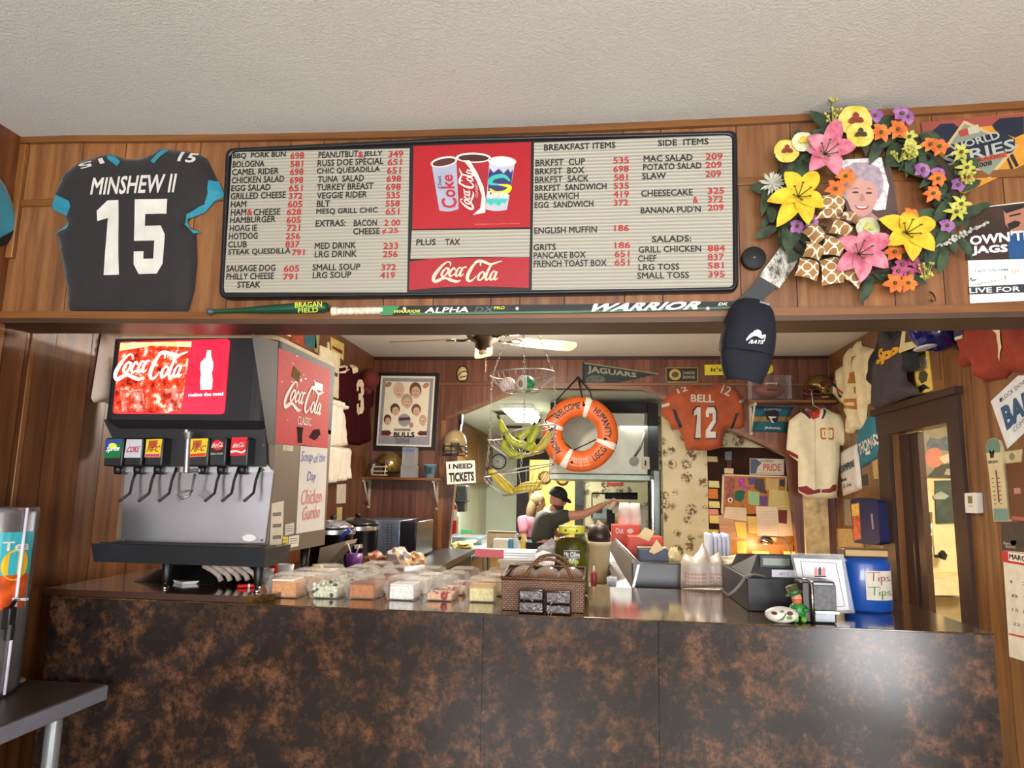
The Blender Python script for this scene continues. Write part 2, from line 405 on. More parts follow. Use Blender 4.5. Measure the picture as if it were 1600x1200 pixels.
def block(s):                            # blocky varsity numerals, unit box
    P = {'0': [[(0,.12),(.18,0),(.82,0),(1,.12),(1,.88),(.82,1),(.18,1),(0,.88)],[(.34,.2),(.34,.8),(.66,.8),(.66,.2)]],
         '1': [[(.2,0),(.75,0),(.75,1),(.4,1),(.05,.86),(.05,.72),(.4,.76),(.4,0)]],
         '2': [[(0,0),(1,0),(1,.2),(.42,.2),(1,.52),(1,.87),(.82,1),(.18,1),(0,.87),(0,.68),(.33,.68),(.33,.8),(.67,.8),(.67,.58),(0,.24)]],
         '3': [[(0,.13),(.18,0),(.82,0),(1,.13),(1,.42),(.88,.5),(1,.58),(1,.87),(.82,1),(.18,1),(0,.87),(0,.68),(.33,.68),(.33,.8),(.67,.8),(.67,.6),(.35,.6),(.35,.41),(.67,.41),(.67,.2),(.33,.2),(.33,.32),(0,.32)]],
         '5': [[(0,.13),(.18,0),(.82,0),(1,.13),(1,.52),(.85,.64),(.34,.64),(.34,.8),(1,.8),(1,1),(0,1),(0,.44),(.67,.44),(.67,.2),(.33,.2),(.33,.3),(0,.3)]]}
    vs, fs = [], []; n = len(s); w = .44 if n > 1 else 1
    for i, ch in enumerate(s):
        loops = P[ch]; x0 = i*(1-w)/(max(1, n-1))
        if len(loops) == 2:               # ring built from strips
            o, q = loops; b = len(vs)
            o8 = [o[7], o[0], o[1], o[2], o[3], o[4], o[5], o[6]]
            q8 = [q[0], q[0], q[0], q[3], q[3], q[2], q[2], q[1]]
            q8 = [(.34,.5), (.34,.2), (.36,.2), (.64,.2), (.66,.2), (.66,.8), (.64,.8), (.36,.8)]
            o8 = [(0,.5), (0,.12), (.18,0), (.82,0), (1,.12), (1,.88), (.82,1), (.18,1)]
            o8.append((0,.88)); q8.append((.34,.8)); k = len(o8)
            vs += [(x0+x*w, y) for x, y in o8+q8]; fs += [(b+j, b+(j+1) % k, b+k+(j+1) % k, b+k+j) for j in range(k)]
        else:
            b = len(vs); vs += [(x0+x*w, y) for x, y in loops[0]]; fs.append(tuple(range(b, len(vs))))
    return vs, fs
# ------------------------------------------------------------------ the room
W_FRONT = wood('oak_panel', [(.25, '543018'), (.5, '875630'), (.62, '99683c'), (.8, '694022')])
W_BACK = wood('walnut_panel', [(.25, '43241a'), (.5, '6e4230'), (.62, '7e4e3a'), (.8, '502c20')], r=.3)
W_LEFT = wood('left_panel', [(.25, '3e2211'), (.5, '6c3f20'), (.62, '7d4c28'), (.8, '4a2914')])
W_RIGHT = wood('right_panel', [(.25, '44280f'), (.5, '6f4720'), (.62, '80552a'), (.8, '523214')])
W_TRIMX = wood('trim_wood_x', [(.3, '54310f'), (.6, '7c4d20'), (.8, '623a16')], 'x', tone=False, coat=.3)
W_TRIMY = wood('trim_wood_y', [(.3, '54310f'), (.6, '80502a'), (.8, '623a16')], 'y', tone=False)
W_TRIMZ = wood('trim_wood_z', [(.3, '5a3413'), (.6, '8a5a2c'), (.8, '6a4119')], 'z', tone=False)
W_DARKZ = wood('dark_wood_z', [(.3, '200e06'), (.6, '361a0d'), (.8, '26120a')], 'z', r=.55, tone=False, coat=.08)
W_DARKY = wood('dark_wood_y', [(.3, '200e06'), (.6, '361a0d'), (.8, '26120a')], 'y', r=.5, tone=False, coat=.1)
GROOVE = m('1c0e06', .8)
BLACK = m('0c0c0d', .45); BLACKM = m('101012', .7); WHITE = m('e8e6e0', .5); CREAM = m('e2d8b8', .6)
STEEL = m('b4b6b8', .28, .9, .05, 30); CHROME = m('d8d8d8', .12, 1, .02); DSTEEL = m('6a6c70', .35, .8)
PAPER = m('e9e5d8', .8, 0, .04); RED = m('c4121c', .4); YEL = m('e4c61e', .45)

def planks(name, fr, u0, u1, vb, vt, mat, seed=1, cuts=(), tmin=.72, tmax=1.12, thick=.1, widths=(.10, .152, .203, .127, .254, .178, .203)):
    rnd = random.Random(seed); us = [u0]; i = rnd.randrange(7)
    while us[-1] < u1: us.append(us[-1]+widths[i % len(widths)]); i += 1
    us[-1] = u1; real = set(round(x, 4) for x in us)
    us = sorted(real | set(round(c, 4) for c in cuts if u0 < c < u1))
    vs, fs, tn, mi = [], [], [], []; tone = None
    e = .0016
    for a, b in zip(us, us[1:]):
        if a in real or tone is None:
            t = rnd.uniform(tmin, tmax); w = rnd.uniform(-.04, .04); tone = (t*(1+w), t, t*(1-w), 1)
        am, bm_ = a+1e-5, b-1e-5
        for v0, v1, w0, w1 in zip(*[iter(vb(am, bm_))]*2, *[iter(vt(am, bm_))]*2) if False else [(*vb(am, bm_), *vt(am, bm_))]:
            ea = e if a in real else 0; eb = e if b in real else 0
            k = len(vs)
            vs += [fr.pt(a+ea, v0, 0), fr.pt(b-eb, v1, 0), fr.pt(b-eb, w1, 0), fr.pt(a+ea, w0, 0)]; fs.append((k, k+1, k+2, k+3)); tn.append(tone); mi.append(0)
            if ea:
                k = len(vs); vs += [fr.pt(a-e, v0, -.002), fr.pt(a+e, v0, -.002), fr.pt(a+e, w0, -.002), fr.pt(a-e, w0, -.002)]
                fs.append((k, k+1, k+2, k+3)); tn.append((1, 1, 1, 1)); mi.append(1)
            k = len(vs)                                                   # body behind
            vs += [fr.pt(a, v0, -.003), fr.pt(b, v1, -.003), fr.pt(b, w1, -.003), fr.pt(a, w0, -.003),
                   fr.pt(a, v0, -thick), fr.pt(b, v1, -thick), fr.pt(b, w1, -thick), fr.pt(a, w0, -thick)]
            for q in ((0, 1, 2, 3), (7, 6, 5, 4), (0, 4, 5, 1), (3, 2, 6, 7), (0, 3, 7, 4), (1, 5, 6, 2)):
                fs.append(tuple(k+x for x in q)); tn.append(tone); mi.append(2)
    me = bpy.data.meshes.new(name); me.from_pydata(vs, [], fs)
    ca = me.color_attributes.new('tone', 'FLOAT_COLOR', 'CORNER')
    for p, t, q in zip(me.polygons, tn, mi):
        p.material_index = q
        for li in p.loop_indices: ca.data[li].color = t
    for q in (mat, GROOVE, mat): me.materials.append(q)
    o = bpy.data.objects.new(name, me); COL.objects.link(o); return struct(o)
def const(a): return lambda x, y: (a, a)
def sag(x, y=0): return max(0, 1-(x/2.05)**2)*math.exp(-(y/1.6)**2)
def zbeam(x): return 2.100-.018*sag(x)
def zceil(x, y=0): return ZC-.043*sag(x, y)
# header over the counter
planks('wall_header', FH, XL, XR, lambda a, b: (zbeam(a), zbeam(b)), lambda a, b: (zceil(a)+.01, zceil(b)+.01), W_FRONT, 5, thick=.155)
mb = MB(); n = 24; xs = [XL+(XR-XL)*i/n for i in range(n+1)]
def sagbar(name, y0, y1, z0, z1, mt, f):
    mb = MB()
    sec = [(y0, z0), (y1, z0), (y1, z1), (y0, z1)]
    vs = [(x, y, f(x)+z) for x in xs for y, z in sec]
    mb._add(vs, [(4*i+k, 4*i+(k+1) % 4, 4*i+4+(k+1) % 4, 4*i+4+k) for i in range(n) for k in range(4)]+[(0, 1, 2, 3), (4*n+3, 4*n+2, 4*n+1, 4*n)])
    return struct(mb.build(name, mt))
sagbar('trim_1', -.02, -.0005, -.004, .022, W_TRIMX, zbeam)
sagbar('trim_2', -.02, .157, -.022, -.004, wood('beam_soffit_shade', [(.3, '33200f'), (.6, '4e3218'), (.8, '3c2512')], 'x', r=.5, tone=False, coat=.1), zbeam)  # soffit wood darkened so its colour carries the shade under the beam
sagbar('trim_3', -.018, -.0005, -.024, 0, W_TRIMX, lambda x: zceil(x)-.001)
z1 = FH.uv(60, 318)[1]
struct(MB().box2((XL+.002, -.008, z1-.014), (XR-.002, -.0005, z1+.014), .003).build('trim_4', W_TRIMX))
# side walls
LW0 = -5.6
planks('wall_left', FL, LW0, YB, const(0), const(ZC), W_LEFT, 11, cuts=(0,))
dy0 = FR_.uv(1392, 668)[0]; dy1 = FR_.uv(1485, 664)[0]; dz = FR_.uv(1440, 669)[1]     # door in the right wall
planks('wall_right', FR_, -YB, -LW0, lambda a, b: (dz, dz) if dy0 <= a and b <= dy1 else (0, 0), const(ZC), W_RIGHT, 3, cuts=(dy0, dy1))
struct(MB().box2((XL+.0005, -.018, 0), (XL+.014, .012, 2.098), .003).build('trim_5', W_TRIMZ))
struct(MB().box2((XL+.0005, -.02, 2.33), (XL+.03, .0, ZC-.03), .003).build('trim_6', W_TRIMZ))
struct(MB().box2((XL+.0005, .15, ZT), (XL+.006, .172, 2.08), .002).build('trim_7', W_TRIMZ))
# back wall with its cut-cornered opening
oa, ob, oc, od = FB.uv(697, 657), FB.uv(820, 606), FB.uv(1003, 609), FB.uv(1252, 723)
def bot(u):
    if u < oa[0] or u > od[0]: return 0
    for p, q in ((oa, ob), (ob, oc), (oc, od)):
        if p[0] <= u <= q[0]: return p[1]+(q[1]-p[1])*(u-p[0])/(q[0]-p[0])
planks('wall_back', FB, XL, XR, lambda a, b: (bot(a), bot(b)), const(ZC), W_BACK, 8, cuts=[p[0] for p in (oa, ob, oc, od)], thick=.1)
def edge_trim(name, p, q, w, mt, z0=-.1, z1=.012):
    return struct(MB().prism([p, q, (q[0], q[1]+w), (p[0], p[1]+w)], FB, z0, z1).build(name, mt))
edge_trim('trim_8', oa, ob, .035, W_TRIMX); edge_trim('trim_9', ob, oc, .035, W_TRIMX); edge_trim('trim_10', oc, od, .045, W_TRIMX)
struct(MB().prism([(oa[0]-.05, 0), (oa[0], 0), oa, (oa[0]-.05, oa[1])], FB, -.1, .012).build('trim_11', W_TRIMZ))
struct(MB().prism([(od[0], 0), (od[0]+.04, 0), (od[0]+.04, od[1]), od], FB, -.1, .012).build('trim_12', m('d8cfa8', .6)))
rz = FB.uv(720, 600)[1]
for i, (a, b) in enumerate(((XL+.003, -.06), (.2, XR-.003))):
    pass
struct(MB().box2((XL+.003, YB-.018, rz-.014), (XR-.003, YB-.0005, rz+.014), .004).build('trim_13', W_TRIMX))
struct(MB().box2((XL+.003, YB-.02, ZC-.03), (XR-.003, YB-.0005, ZC-.002), .003).build('trim_14', W_DARKZ))
# ceiling, one skin with the sag of the old header
def popcorn(name, col):
    mt, nt, bs = newmat(name)
    a = noise_n(nt, 95, 4, rough=.75); b = noise_n(nt, 1.3, 3)
    rp = ramp(nt, b.outputs[0], [(.3, tuple(x*.93 for x in lin(col)[:3])), (.7, col)])
    nt.links.new(rp.outputs[0], bs.inputs['Base Color']); bs.inputs['Roughness'].default_value = .9
    r2 = ramp(nt, a.outputs[0], [(.42, (0, 0, 0)), (.66, (1, 1, 1))])
    bump(nt, bs, r2.outputs[0], .42, .008); return mt
POP = popcorn('popcorn_plaster', 'd6d3cc')
mb = MB(); nx, ys_ = 24, [-5.6, -4, -3, -2.3, -1.8, -1.4, -1, -.7, -.4, -.2, 0, .16, .4, .8, 1.2, 1.8, 2.6, 3.5, YB]
vs = [(XL+(XR-XL)*i/nx, y, zceil(XL+(XR-XL)*i/nx, y)) for y in ys_ for i in range(nx+1)]
mb._add(vs, [(j*(nx+1)+i, j*(nx+1)+i+1, (j+1)*(nx+1)+i+1, (j+1)*(nx+1)+i) for j in range(len(ys_)-1) for i in range(nx)], 0, True)
mb._add([(XL-.12, -5.7, ZC+.12), (XR+.12, -5.7, ZC+.12), (XR+.12, YB+.1, ZC+.12), (XL-.12, YB+.1, ZC+.12)], [(0, 1, 2, 3)])
struct(mb.build('ceiling', POP))
def tilefloor():
    mt, nt, bs = newmat('floor_tile')
    tc = N(nt, 'ShaderNodeTexCoord'); br = N(nt, 'ShaderNodeTexBrick'); br.offset = 0
    for k, v in (('Scale', 1), ('Brick Width', .305), ('Row Height', .305), ('Mortar Size', .004)): br.inputs[k].default_value = v
    br.inputs['Color1'].default_value = lin('b0a48e'); br.inputs['Color2'].default_value = lin('9c907c'); br.inputs['Mortar'].default_value = lin('4a4238')
    nt.links.new(tc.outputs['Object'], br.inputs['Vector']); nt.links.new(br.outputs[0], bs.inputs['Base Color'])
    bs.inputs['Roughness'].default_value = .35; return mt
struct(MB().box2((XL-.1, -5.7, -.1), (3.9, 11.6, 0)).build('floor', tilefloor()))
# shop front behind the camera
PLASTER = m('d6cdb8', .8, 0, .04)
def wallgrid(name, y0, y1, xs, zs, holes, mt):
    mb = MB()
    for i in range(len(xs)-1):
        for j in range(len(zs)-1):
            if (i, j) not in holes: mb.box2((xs[i], y0, zs[j]), (xs[i+1], y1, zs[j+1]))
    return struct(mb.build(name, mt))
wallgrid('wall_rear', -5.7, -5.6, [XL, -1.75, .25, .85, 2.05, XR], [0, .8, 2.3, ZC], {(1, 1), (3, 1)}, m('8a6a48', .6))
for i, (a, b) in enumerate(((-1.75, .25), (.85, 2.05))):
    f = MB()
    for p, q in (((a, .8), (a+.05, 2.3)), ((b-.05, .8), (b, 2.3)), ((a+.05, .8), (b-.05, .85)), ((a+.05, 2.25), (b-.05, 2.3)), (((a+b)/2-.02, .85), ((a+b)/2+.02, 2.25))):
        f.box2((p[0], -5.69, p[1]), (q[0], -5.61, q[1]))
    w = struct(f.build('window_%d' % (i+1), WHITE))
    MB().box2((a+.05, -5.655, .85), (b-.05, -5.65, 2.25)).build('pane', clear('eef4f4', .06), w)
# door with its casing in the right wall, opening to a wash room
ca, cb = FR_.uv(1372, 646)[0], FR_.uv(1501, 610)[0]
ctop = FR_.uv(1440, 632)[1]
def cas(name, a, z0, b, z1, t=.022, mt=W_DARKZ, bk=0):
    return struct(MB().prism([(a, z0), (b, z0), (b, z1), (a, z1)], FR_, bk, t).build(name, mt))
cas('trim_15', ca, 0, dy0, dz); cas('trim_16', dy1, 0, cb, dz); cas('trim_17', ca, dz, cb, ctop, mt=W_DARKY)
cas('trim_18', ca-.03, ctop, cb+.03, ctop+.045, .05, W_DARKY)
cas('trim_19', ca-.04, 0, ca-.003, ctop-.01, .01, W_TRIMZ)
dl = FX(XR+.05).uv(1438, 740)[0]
d = struct(MB().prism([(dy0+.004, .01), (dl, .01), (dl, dz-.01), (dy0+.004, dz-.01)], FR_, -.09, -.05).build('door_1', W_DARKZ))
MB().prism([(dy0+.16, .1), (dy0+.18, .1), (dy0+.18, dz-.02), (dy0+.16, dz-.02)], FR_, -.05, -.035).build('door_stop', W_DARKZ, d)
# wash room shell
WC = m('e6d9ae', .6, 0, .04)
struct(MB().box2((3.55, .6, 0), (3.65, 3.8, 2.6)).build('wall_washroom_east', WC))
struct(MB().box2((XR+.1, 3.8, 0), (3.65, 3.9, 2.6)).build('wall_washroom_north', WC))
struct(MB().box2((XR+.1, .5, 0), (3.65, .6, 2.6)).build('wall_washroom_south', WC))
struct(MB().box2((XR+.1, .5, 2.6), (3.65, 3.9, 2.7)).build('ceiling_washroom', WC))
# ------------------------------------------------------------------ counter
def laminate(name, sc=1.7, r=.2, base=('121010', '241c19', '48301f', '694732', '2c2c2e'), coat=0):
    mt, nt, bs = newmat(name)
    a = noise_n(nt, 3.4*sc, 10, rough=.78); b = noise_n(nt, 11*sc, 8, rough=.75); c = noise_n(nt, 1.3*sc, 2)
    r1 = ramp(nt, a.outputs[0], [(.38, base[0]), (.47, base[1]), (.535, base[2]), (.59, base[3]), (.66, base[1])])
    r2 = ramp(nt, b.outputs[0], [(.40, (0, 0, 0)), (.55, (1, 1, 1))])
    mx_ = N(nt, 'ShaderNodeMix', data_type='RGBA'); nt.links.new(r2.outputs[0], mx_.inputs[0])
    mx_.inputs[6].default_value = lin(base[1]); nt.links.new(r1.outputs[0], mx_.inputs[7])
    nt.links.new(mx_.outputs[2], bs.inputs['Base Color'])
    bs.inputs['Roughness'].default_value = r; bs.inputs['Coat Weight'].default_value = coat; bs.inputs['Coat Roughness'].default_value = .1
    bump(nt, bs, c.outputs[0], .05, .02); return mt
LAM = laminate('marbled_laminate'); TOPM = laminate('counter_top_laminate', 1.4, .12, ('20160c', '3a2814', '664820', '785828', '33261a'), .9)
ax, bx = oZ(73, 932, ZT).x, oZ(1547, 988, ZT).x; yf = (oZ(560, 950.6, ZT).y+oZ(1040, 969, ZT).y)/2; yb = 1.05
ct = tag(thing('counter', 'long service counter faced in brown and black marbled laminate', 'counter', ((ax+bx)/2, yf, 0)), 'long service counter faced in brown and black marbled laminate', 'counter')
seams = [ax, oY(752, 1100, yf).x, oY(1030, 1100, yf).x, bx]
for a, b in zip(seams, seams[1:]):
    MB().box2((a+.0008, yf+.004, .0), (b-.0008, yf+.03, ZT-.004)).build('front_panel', LAM, ct)
MB().box2((ax, yf, ZT-.006), (bx, yb, ZT), .002).build('countertop', TOPM, ct)
MB().box2((ax+.02, yf+.032, .0), (bx-.02, yb-.3, ZT-.007)).build('carcass', m('2a1a10', .6), ct)
# ------------------------------------------------------------------ things on the header wall
def crop(sc, ox, oy): return lambda *pts: [(ox+x/sc, oy+y/sc) for x, y in pts]
TEAL = m('0f7f94', .7, sheen=.3); NAVYC = m('0c0f1c', .85); INK = m('16120e', .6); OFFW = m('cfcbc2', .6); SILV = m('b9bcc0', .5)
c1 = crop(3.53, 0, 180)
# black football jersey
jb = c1((600,205),(680,234),(760,232),(830,202),(870,172),(930,178),(1000,185),(1080,205),(1130,230),(1160,290),(1185,345),(1220,430),(1165,455),(1150,470),(1110,520),(1045,545),(1006,560),(1030,610),(1085,630),(1070,650),(1076,800),(1060,960),(1030,1060),(1005,1095),(700,1090),(380,1080),(360,1060),(355,960),(330,800),(300,650),(290,640),(355,600),(345,545),(265,505),(275,460),(300,390),(340,310),(420,250),(520,220),(570,205))
j = thing('football_jersey', 'black football jersey with big white number 15 left of the menu board', 'jersey', FH.pt(*FH.uv(200, 485, 0)))
cl = Cloth(FH, jb, puff=.03, fold=.004, freq=14, seed=2, edge=.07)
cl.build('body', m('1d191b', .8, 0, .2, 30, sheen=.15), j)
for px in (c1((290,430),(264,505),(350,547),(384,500),(375,470)), c1((355,575),(288,641),(352,620),(362,595)),
           c1((1140,350),(1187,350),(1222,430),(1165,457),(1110,522),(1045,547),(1004,560),(1030,612),(1087,631),(1050,640),(1000,590),(1010,535),(1060,510),(1110,480),(1135,420))):
    cl.patch('sleeve_cuff', px, TEAL, j)
for px in (c1((572,210),(605,207),(650,245),(640,277),(580,232)), c1((880,173),(917,180),(850,267),(828,250))): cl.patch('collar_trim', px, TEAL, j)
cl.text('name_lettering', 'MINSHEW II', c1((497,438),(960,428),(978,323),(515,343)), OFFW, j, .035)
cl.text('number', '', c1((540,882),(895,874),(925,463),(518,468)), OFFW, j, g=block('15'))
cl.text('shoulder_number', '15', c1((548,226),(415,258),(440,294),(570,262)), OFFW, j, .04)
cl.text('shoulder_number', '15', c1((980,255),(1062,260),(1078,195),(990,190)), OFFW, j, .04)
# teal jersey on the left wall, only its sleeve in the frame
j = thing('football_jersey', 'teal jersey hanging on the left wall, only a sleeve with dark cuff showing', 'jersey', FL.pt(*FL.uv(0, 385, 0)))
cl = Cloth(FL, [(-90,262),(0,275),(12,290),(42,366),(36,374),(0,386),(-25,392),(-30,460),(-160,480),(-170,262)], puff=.02, fold=.004, seed=5, edge=.05); cl.build('body', TEAL, j)
cl.patch('sleeve_cuff', [(0,372),(38,350),(43,367),(36,375),(0,387),(-15,390)], BLACKM, j)
# ---- menu board
c2 = crop(4.137, 340, 190); c4 = crop(4.137, 820, 190); c3 = crop(4.138, 620, 190)
def letterboard():
    mt, nt, bs = newmat('letter_panel'); tc = N(nt, 'ShaderNodeTexCoord'); sx = N(nt, 'ShaderNodeSeparateXYZ'); nt.links.new(tc.outputs['Object'], sx.inputs[0])
    mu = N(nt, 'ShaderNodeMath', operation='MULTIPLY'); mu.inputs[1].default_value = 2*PI/.0125; nt.links.new(sx.outputs[2], mu.inputs[0])
    sn = N(nt, 'ShaderNodeMath', operation='SINE'); nt.links.new(mu.outputs[0], sn.inputs[0])
    rp = ramp(nt, sn.outputs[0], [(0, '9f9b8c'), (.5, 'a8a496'), (.85, '8f8b7c')]); nt.links.new(rp.outputs[0], bs.inputs['Base Color'])
    bs.inputs['Roughness'].default_value = .45; bump(nt, bs, sn.outputs[0], .5, .002); return mt
LB = letterboard()
bd = thing('menu_board', 'long black framed menu board with letter panels and a red drinks poster', 'menu board', FH.pt(-.44, 2.22))
FZ = .047
o_px = [(353,232),(700,215),(1152,204),(1154,454),(700,462),(342,466)]
def rr(px, r, n=4):
    out = []
    for i, p in enumerate(px):
        a, b = Vector(px[i-1]), Vector(px[(i+1) % len(px)]); p = Vector(p)
        d1, d2 = (a-p).normalized(), (b-p).normalized()
        if d1.dot(d2) < -.9: out.append(tuple(p)); continue
        for k in range(n+1):
            t = k/n; q = (p+d1*r)*(1-t)**2 + p*2*t*(1-t) + (p+d2*r)*t*t; out.append(tuple(q))
    return out
op = rr(o_px, 13)
cx_, cz_ = 748, 338
MB().pprism(op, FH, .0, .036, 0).build('back_box', BLACK, bd)
def ring(mb, outer, fr, z0, z1, inset, mi=0):
    o = [fr.uv(x, y, z1) for x, y in outer]; c = (sum(p[0] for p in o)/len(o), sum(p[1] for p in o)/len(o)); n = len(o)
    def sh(p, k):
        x0, x1 = min(q[0] for q in o), max(q[0] for q in o); y0, y1 = min(q[1] for q in o), max(q[1] for q in o)
        return (c[0]+(p[0]-c[0])*(1-2*k/(x1-x0)), c[1]+(p[1]-c[1])*(1-2*k/(y1-y0)))
    L = [[fr.pt(*p, z0) for p in o], [fr.pt(*sh(p, .004), z1) for p in o], [fr.pt(*sh(p, inset*.8), z1) for p in o], [fr.pt(*sh(p, inset), z0+.004) for p in o]]
    mb._add([v for l in L for v in l], [(a*n+i, a*n+(i+1) % n, (a+1)*n+(i+1) % n, (a+1)*n+i) for a in range(3) for i in range(n)], mi, True); return mb
ring(MB(), op, FH, .036, FZ, .013).build('frame', m('17171a', .35), bd)
PZ = .04
def panel(name, px, mt, z=PZ): return MB().pprism(px, FH, .036, z).build(name, mt, bd)
panel('letter_panel', c2((95,198),(660,184),(1241,173),(1224,1103),(640,1104),(38,1104)), LB)
panel('letter_panel', c4((60,136),(700,110),(1339,86),(1345,1068),(700,1082),(45,1088)), LB)
panel('poster_panel', c3((108,158),(868,132),(862,683),(100,695)), m('a0141e', .4, 0, .04))
panel('letter_panel', c3((97,703),(862,696),(858,876),(88,887)), LB)
panel('logo_panel', c3((84,905),(250,884),(480,876),(700,876),(857,880),(854,1076),(600,1066),(400,1066),(240,1076),(78,1090)), m('9c1422', .4, 0, .04))
BK = m('14110f', .5); RD = m('a51c1c', .5)
def lines(cr, rows, name, mt):
    for s, x0, x1, yb in rows:
        (a, y), (b, _) = cr((x0, yb), (x1, yb)); o = text(name, s, row(FH, a, b, y, 10, PZ+.0012), mt, bd, .03)
lines(c2, [('BBQ  PORK BUN',98,437,246),('BOLOGNA',97,300,298),('CAMEL RIDER',92,393,349),('CHICKEN SALAD',90,428,401),('EGG SALAD',88,340,452),('GRILLED CHEESE',83,438,504),('HAM',85,183,556),('HAM',85,183,608),('CHEESE',232,403,607),('HAMBURGER',80,372,658),('HOAG IE',78,253,711),('HOTDOG',73,257,763),('CLUB',67,187,816),('STEAK QUESDILLA',68,468,867),('SAUSAGE DOG',56,372,971),('PHILLY CHEESE',56,362,1023),('STEAK',127,275,1076),
 ('PEANUTBUT',652,906,238),('JELLY',944,1063,233),('RUSS DOE SPECIAL',646,1070,290),('CHIC QUESADILLA',641,1047,343),('TUNA  SALAD',648,944,395),('TURKEY BREAST',641,1005,447),('VEGGIE RIDER',641,963,500),('BLT',641,725,553),('MESQ GRILL CHIC',638,1032,605),('EXTRAS:',634,825,680),('BACON',880,1028,677),('CHEESE',876,1047,731),('MED DRINK',628,892,825),('LRG DRINK',628,897,879),('SMALL SOUP',613,920,964),('LRG SOUP',615,862,1014)], 'menu_item_lettering', BK)
lines(c2, [('698',470,557,243),('581',470,550,295),('698',468,553,347),('698',466,551,400),('651',460,547,452),('372',460,546,503),('605',453,546,556),('&',190,222,606),('628',447,538,606),('605',445,536,657),('721',447,531,709),('256',441,531,762),('837',438,527,815),('791',480,560,867),('605',428,525,972),('791',422,512,1024),
 ('&',908,940,234),('349',1105,1198,231),('651',1100,1188,284),('651',1095,1182,338),('698',1092,1185,392),('698',1088,1183,445),('535',1090,1176,498),('558',1086,1176,551),('651',1086,1173,603),('2 00',1078,1178,676),('¢.25',1064,1166,730),('233',1072,1165,825),('256',1069,1162,878),('372',1058,1152,963),('419',1052,1145,1015)], 'price_lettering', RD)
lines(c4, [('BREAKFAST ITEMS',125,585,189),('SIDE  ITEMS',862,1187,160),('BRKFST  CUP',70,388,289),('BRKFST  BOX',68,383,344),('BRKFST  SACK',66,412,398),('BRKFST  SANDWICH',66,528,452),('BREAKWICH',66,347,507),('EGG  SANDWICH',64,443,561),('ENGLISH MUFFIN',62,465,726),('GRITS',57,200,834),('PANCAKE BOX',58,392,887),('FRENCH TOAST BOX',58,528,941),
 ('MAC SALAD',769,1085,262),('POTATO SALAD',766,1142,316),('SLAW',760,912,374),('CHEESECAKE',753,1085,486),("BANANA PUD'N",750,1137,595),('SALADS:',823,1075,781),('GRILL CHICKEN',736,1140,849),('CHEF',732,850,906),('LRG TOSS',736,998,962),('SMALL TOSS',728,1061,1017)], 'menu_item_lettering', BK)
lines(c4, [('535',573,672,272),('698',573,671,328),('581',577,665,383),('535',575,673,437),('419',573,673,492),('372',575,668,546),('186',580,672,710),('186',583,680,821),('651',581,676,877),('651',581,676,932),('209',1171,1279,247),('209',1169,1273,302),('209',1169,1269,360),('325',1184,1290,469),('&',1088,1120,528),('372',1184,1282,524),('209',1184,1286,578),('884',1184,1294,840),('837',1184,1287,897),('581',1184,1285,952),('395',1186,1292,1008)], 'price_lettering', RD)
lines(c3, [('PLUS',127,250,802),('TAX',313,407,800)], 'menu_item_lettering', BK)
lay(MB(), SG, pquad(FH, c3((228,1045),(672,1040),(686,898),(250,905)), PZ+.001)).build('logo_lettering', m('d8c4a8', .5), bd)
# printed cups on the red poster
def pcup(tl, tr, br, bl, mt, brim, drink):
    g = bd
    x = [tl, tr, br, bl]
    def L(s, t): return tuple(x[3][i]*(1-s)*(1-t)+x[2][i]*s*(1-t)+x[1][i]*s*t+x[0][i]*(1-s)*t for i in (0, 1))
    n = 10
    out = [L(0, 1)]+[L(i/n, -.035*math.sin(PI*i/n)) for i in range(n+1)]+[L(1, 1)]
    deco('printed_cup', FH, c3(*out), PZ+.001, mt, bd)
    cx, cy = (tl[0]+tr[0])/2, (tl[1]+tr[1])/2; rx = (tr[0]-tl[0])/2*1.1; a = math.atan2(tr[1]-tl[1], tr[0]-tl[0])
    deco('printed_cup_rim', FH, c3(*blob(cx, cy, rx, 33, 20, 0, a)), PZ+.0014, OFFW, bd)
    deco('printed_drink', FH, c3(*blob(cx, cy+2, rx*.86, 23, 20, 0, a)), PZ+.0018, drink, bd)
    return L
SL_, GR_ = m('989cae', .5), m('b0b4be', .5)
L1 = pcup((225,275),(385,245),(400,565),(275,575), SL_, 0, m('4a2018', .5))
L3 = pcup((600,255),(765,260),(712,570),(570,565), GR_, 0, m('d8dcdc', .5))
L2 = pcup((392,232),(600,235),(572,590),(415,560), m('981420', .5), 0, m('3a1810', .5))
deco('printed_cup_swirl', FH, c3((430,250),(470,250),(520,330),(560,420),(575,500),(572,588),(490,604),(540,560),(550,480),(520,390),(470,300)), PZ+.0022, OFFW, bd)
text('cup_lettering', 'Coke', pquad(FH, c3((395,555),(360,345),(285,345),(290,560)), PZ+.0022), m('b01825', .5), bd, .03)
text('cup_lettering', 'Diet', pquad(FH, c3((292,430),(285,350),(262,350),(268,430)), PZ+.0022), INK, bd, .0)
lay(MB(), SG, pquad(FH, c3((500,570),(505,290),(400,300),(412,560)), PZ+.0026)).build('cup_lettering', OFFW, bd)
text('cup_lettering', 'CLASSIC', pquad(FH, c3((525,490),(522,400),(508,400),(510,490)), PZ+.0026), OFFW, bd, 0)
PUR = m('2c2a68', .5)
deco('printed_cup_band', FH, c3((592,350),(600,300),(625,330),(660,305),(690,335),(720,305),(735,330),(752,310),(740,400),(730,470),(590,470)), PZ+.0022, PUR, bd)
TG = m('35b0a0', .5)
deco('printed_cup_band', FH, c3((585,500),(718,500),(700,530),(680,520),(660,545),(630,525),(610,540),(580,520)), PZ+.0022, TG, bd)
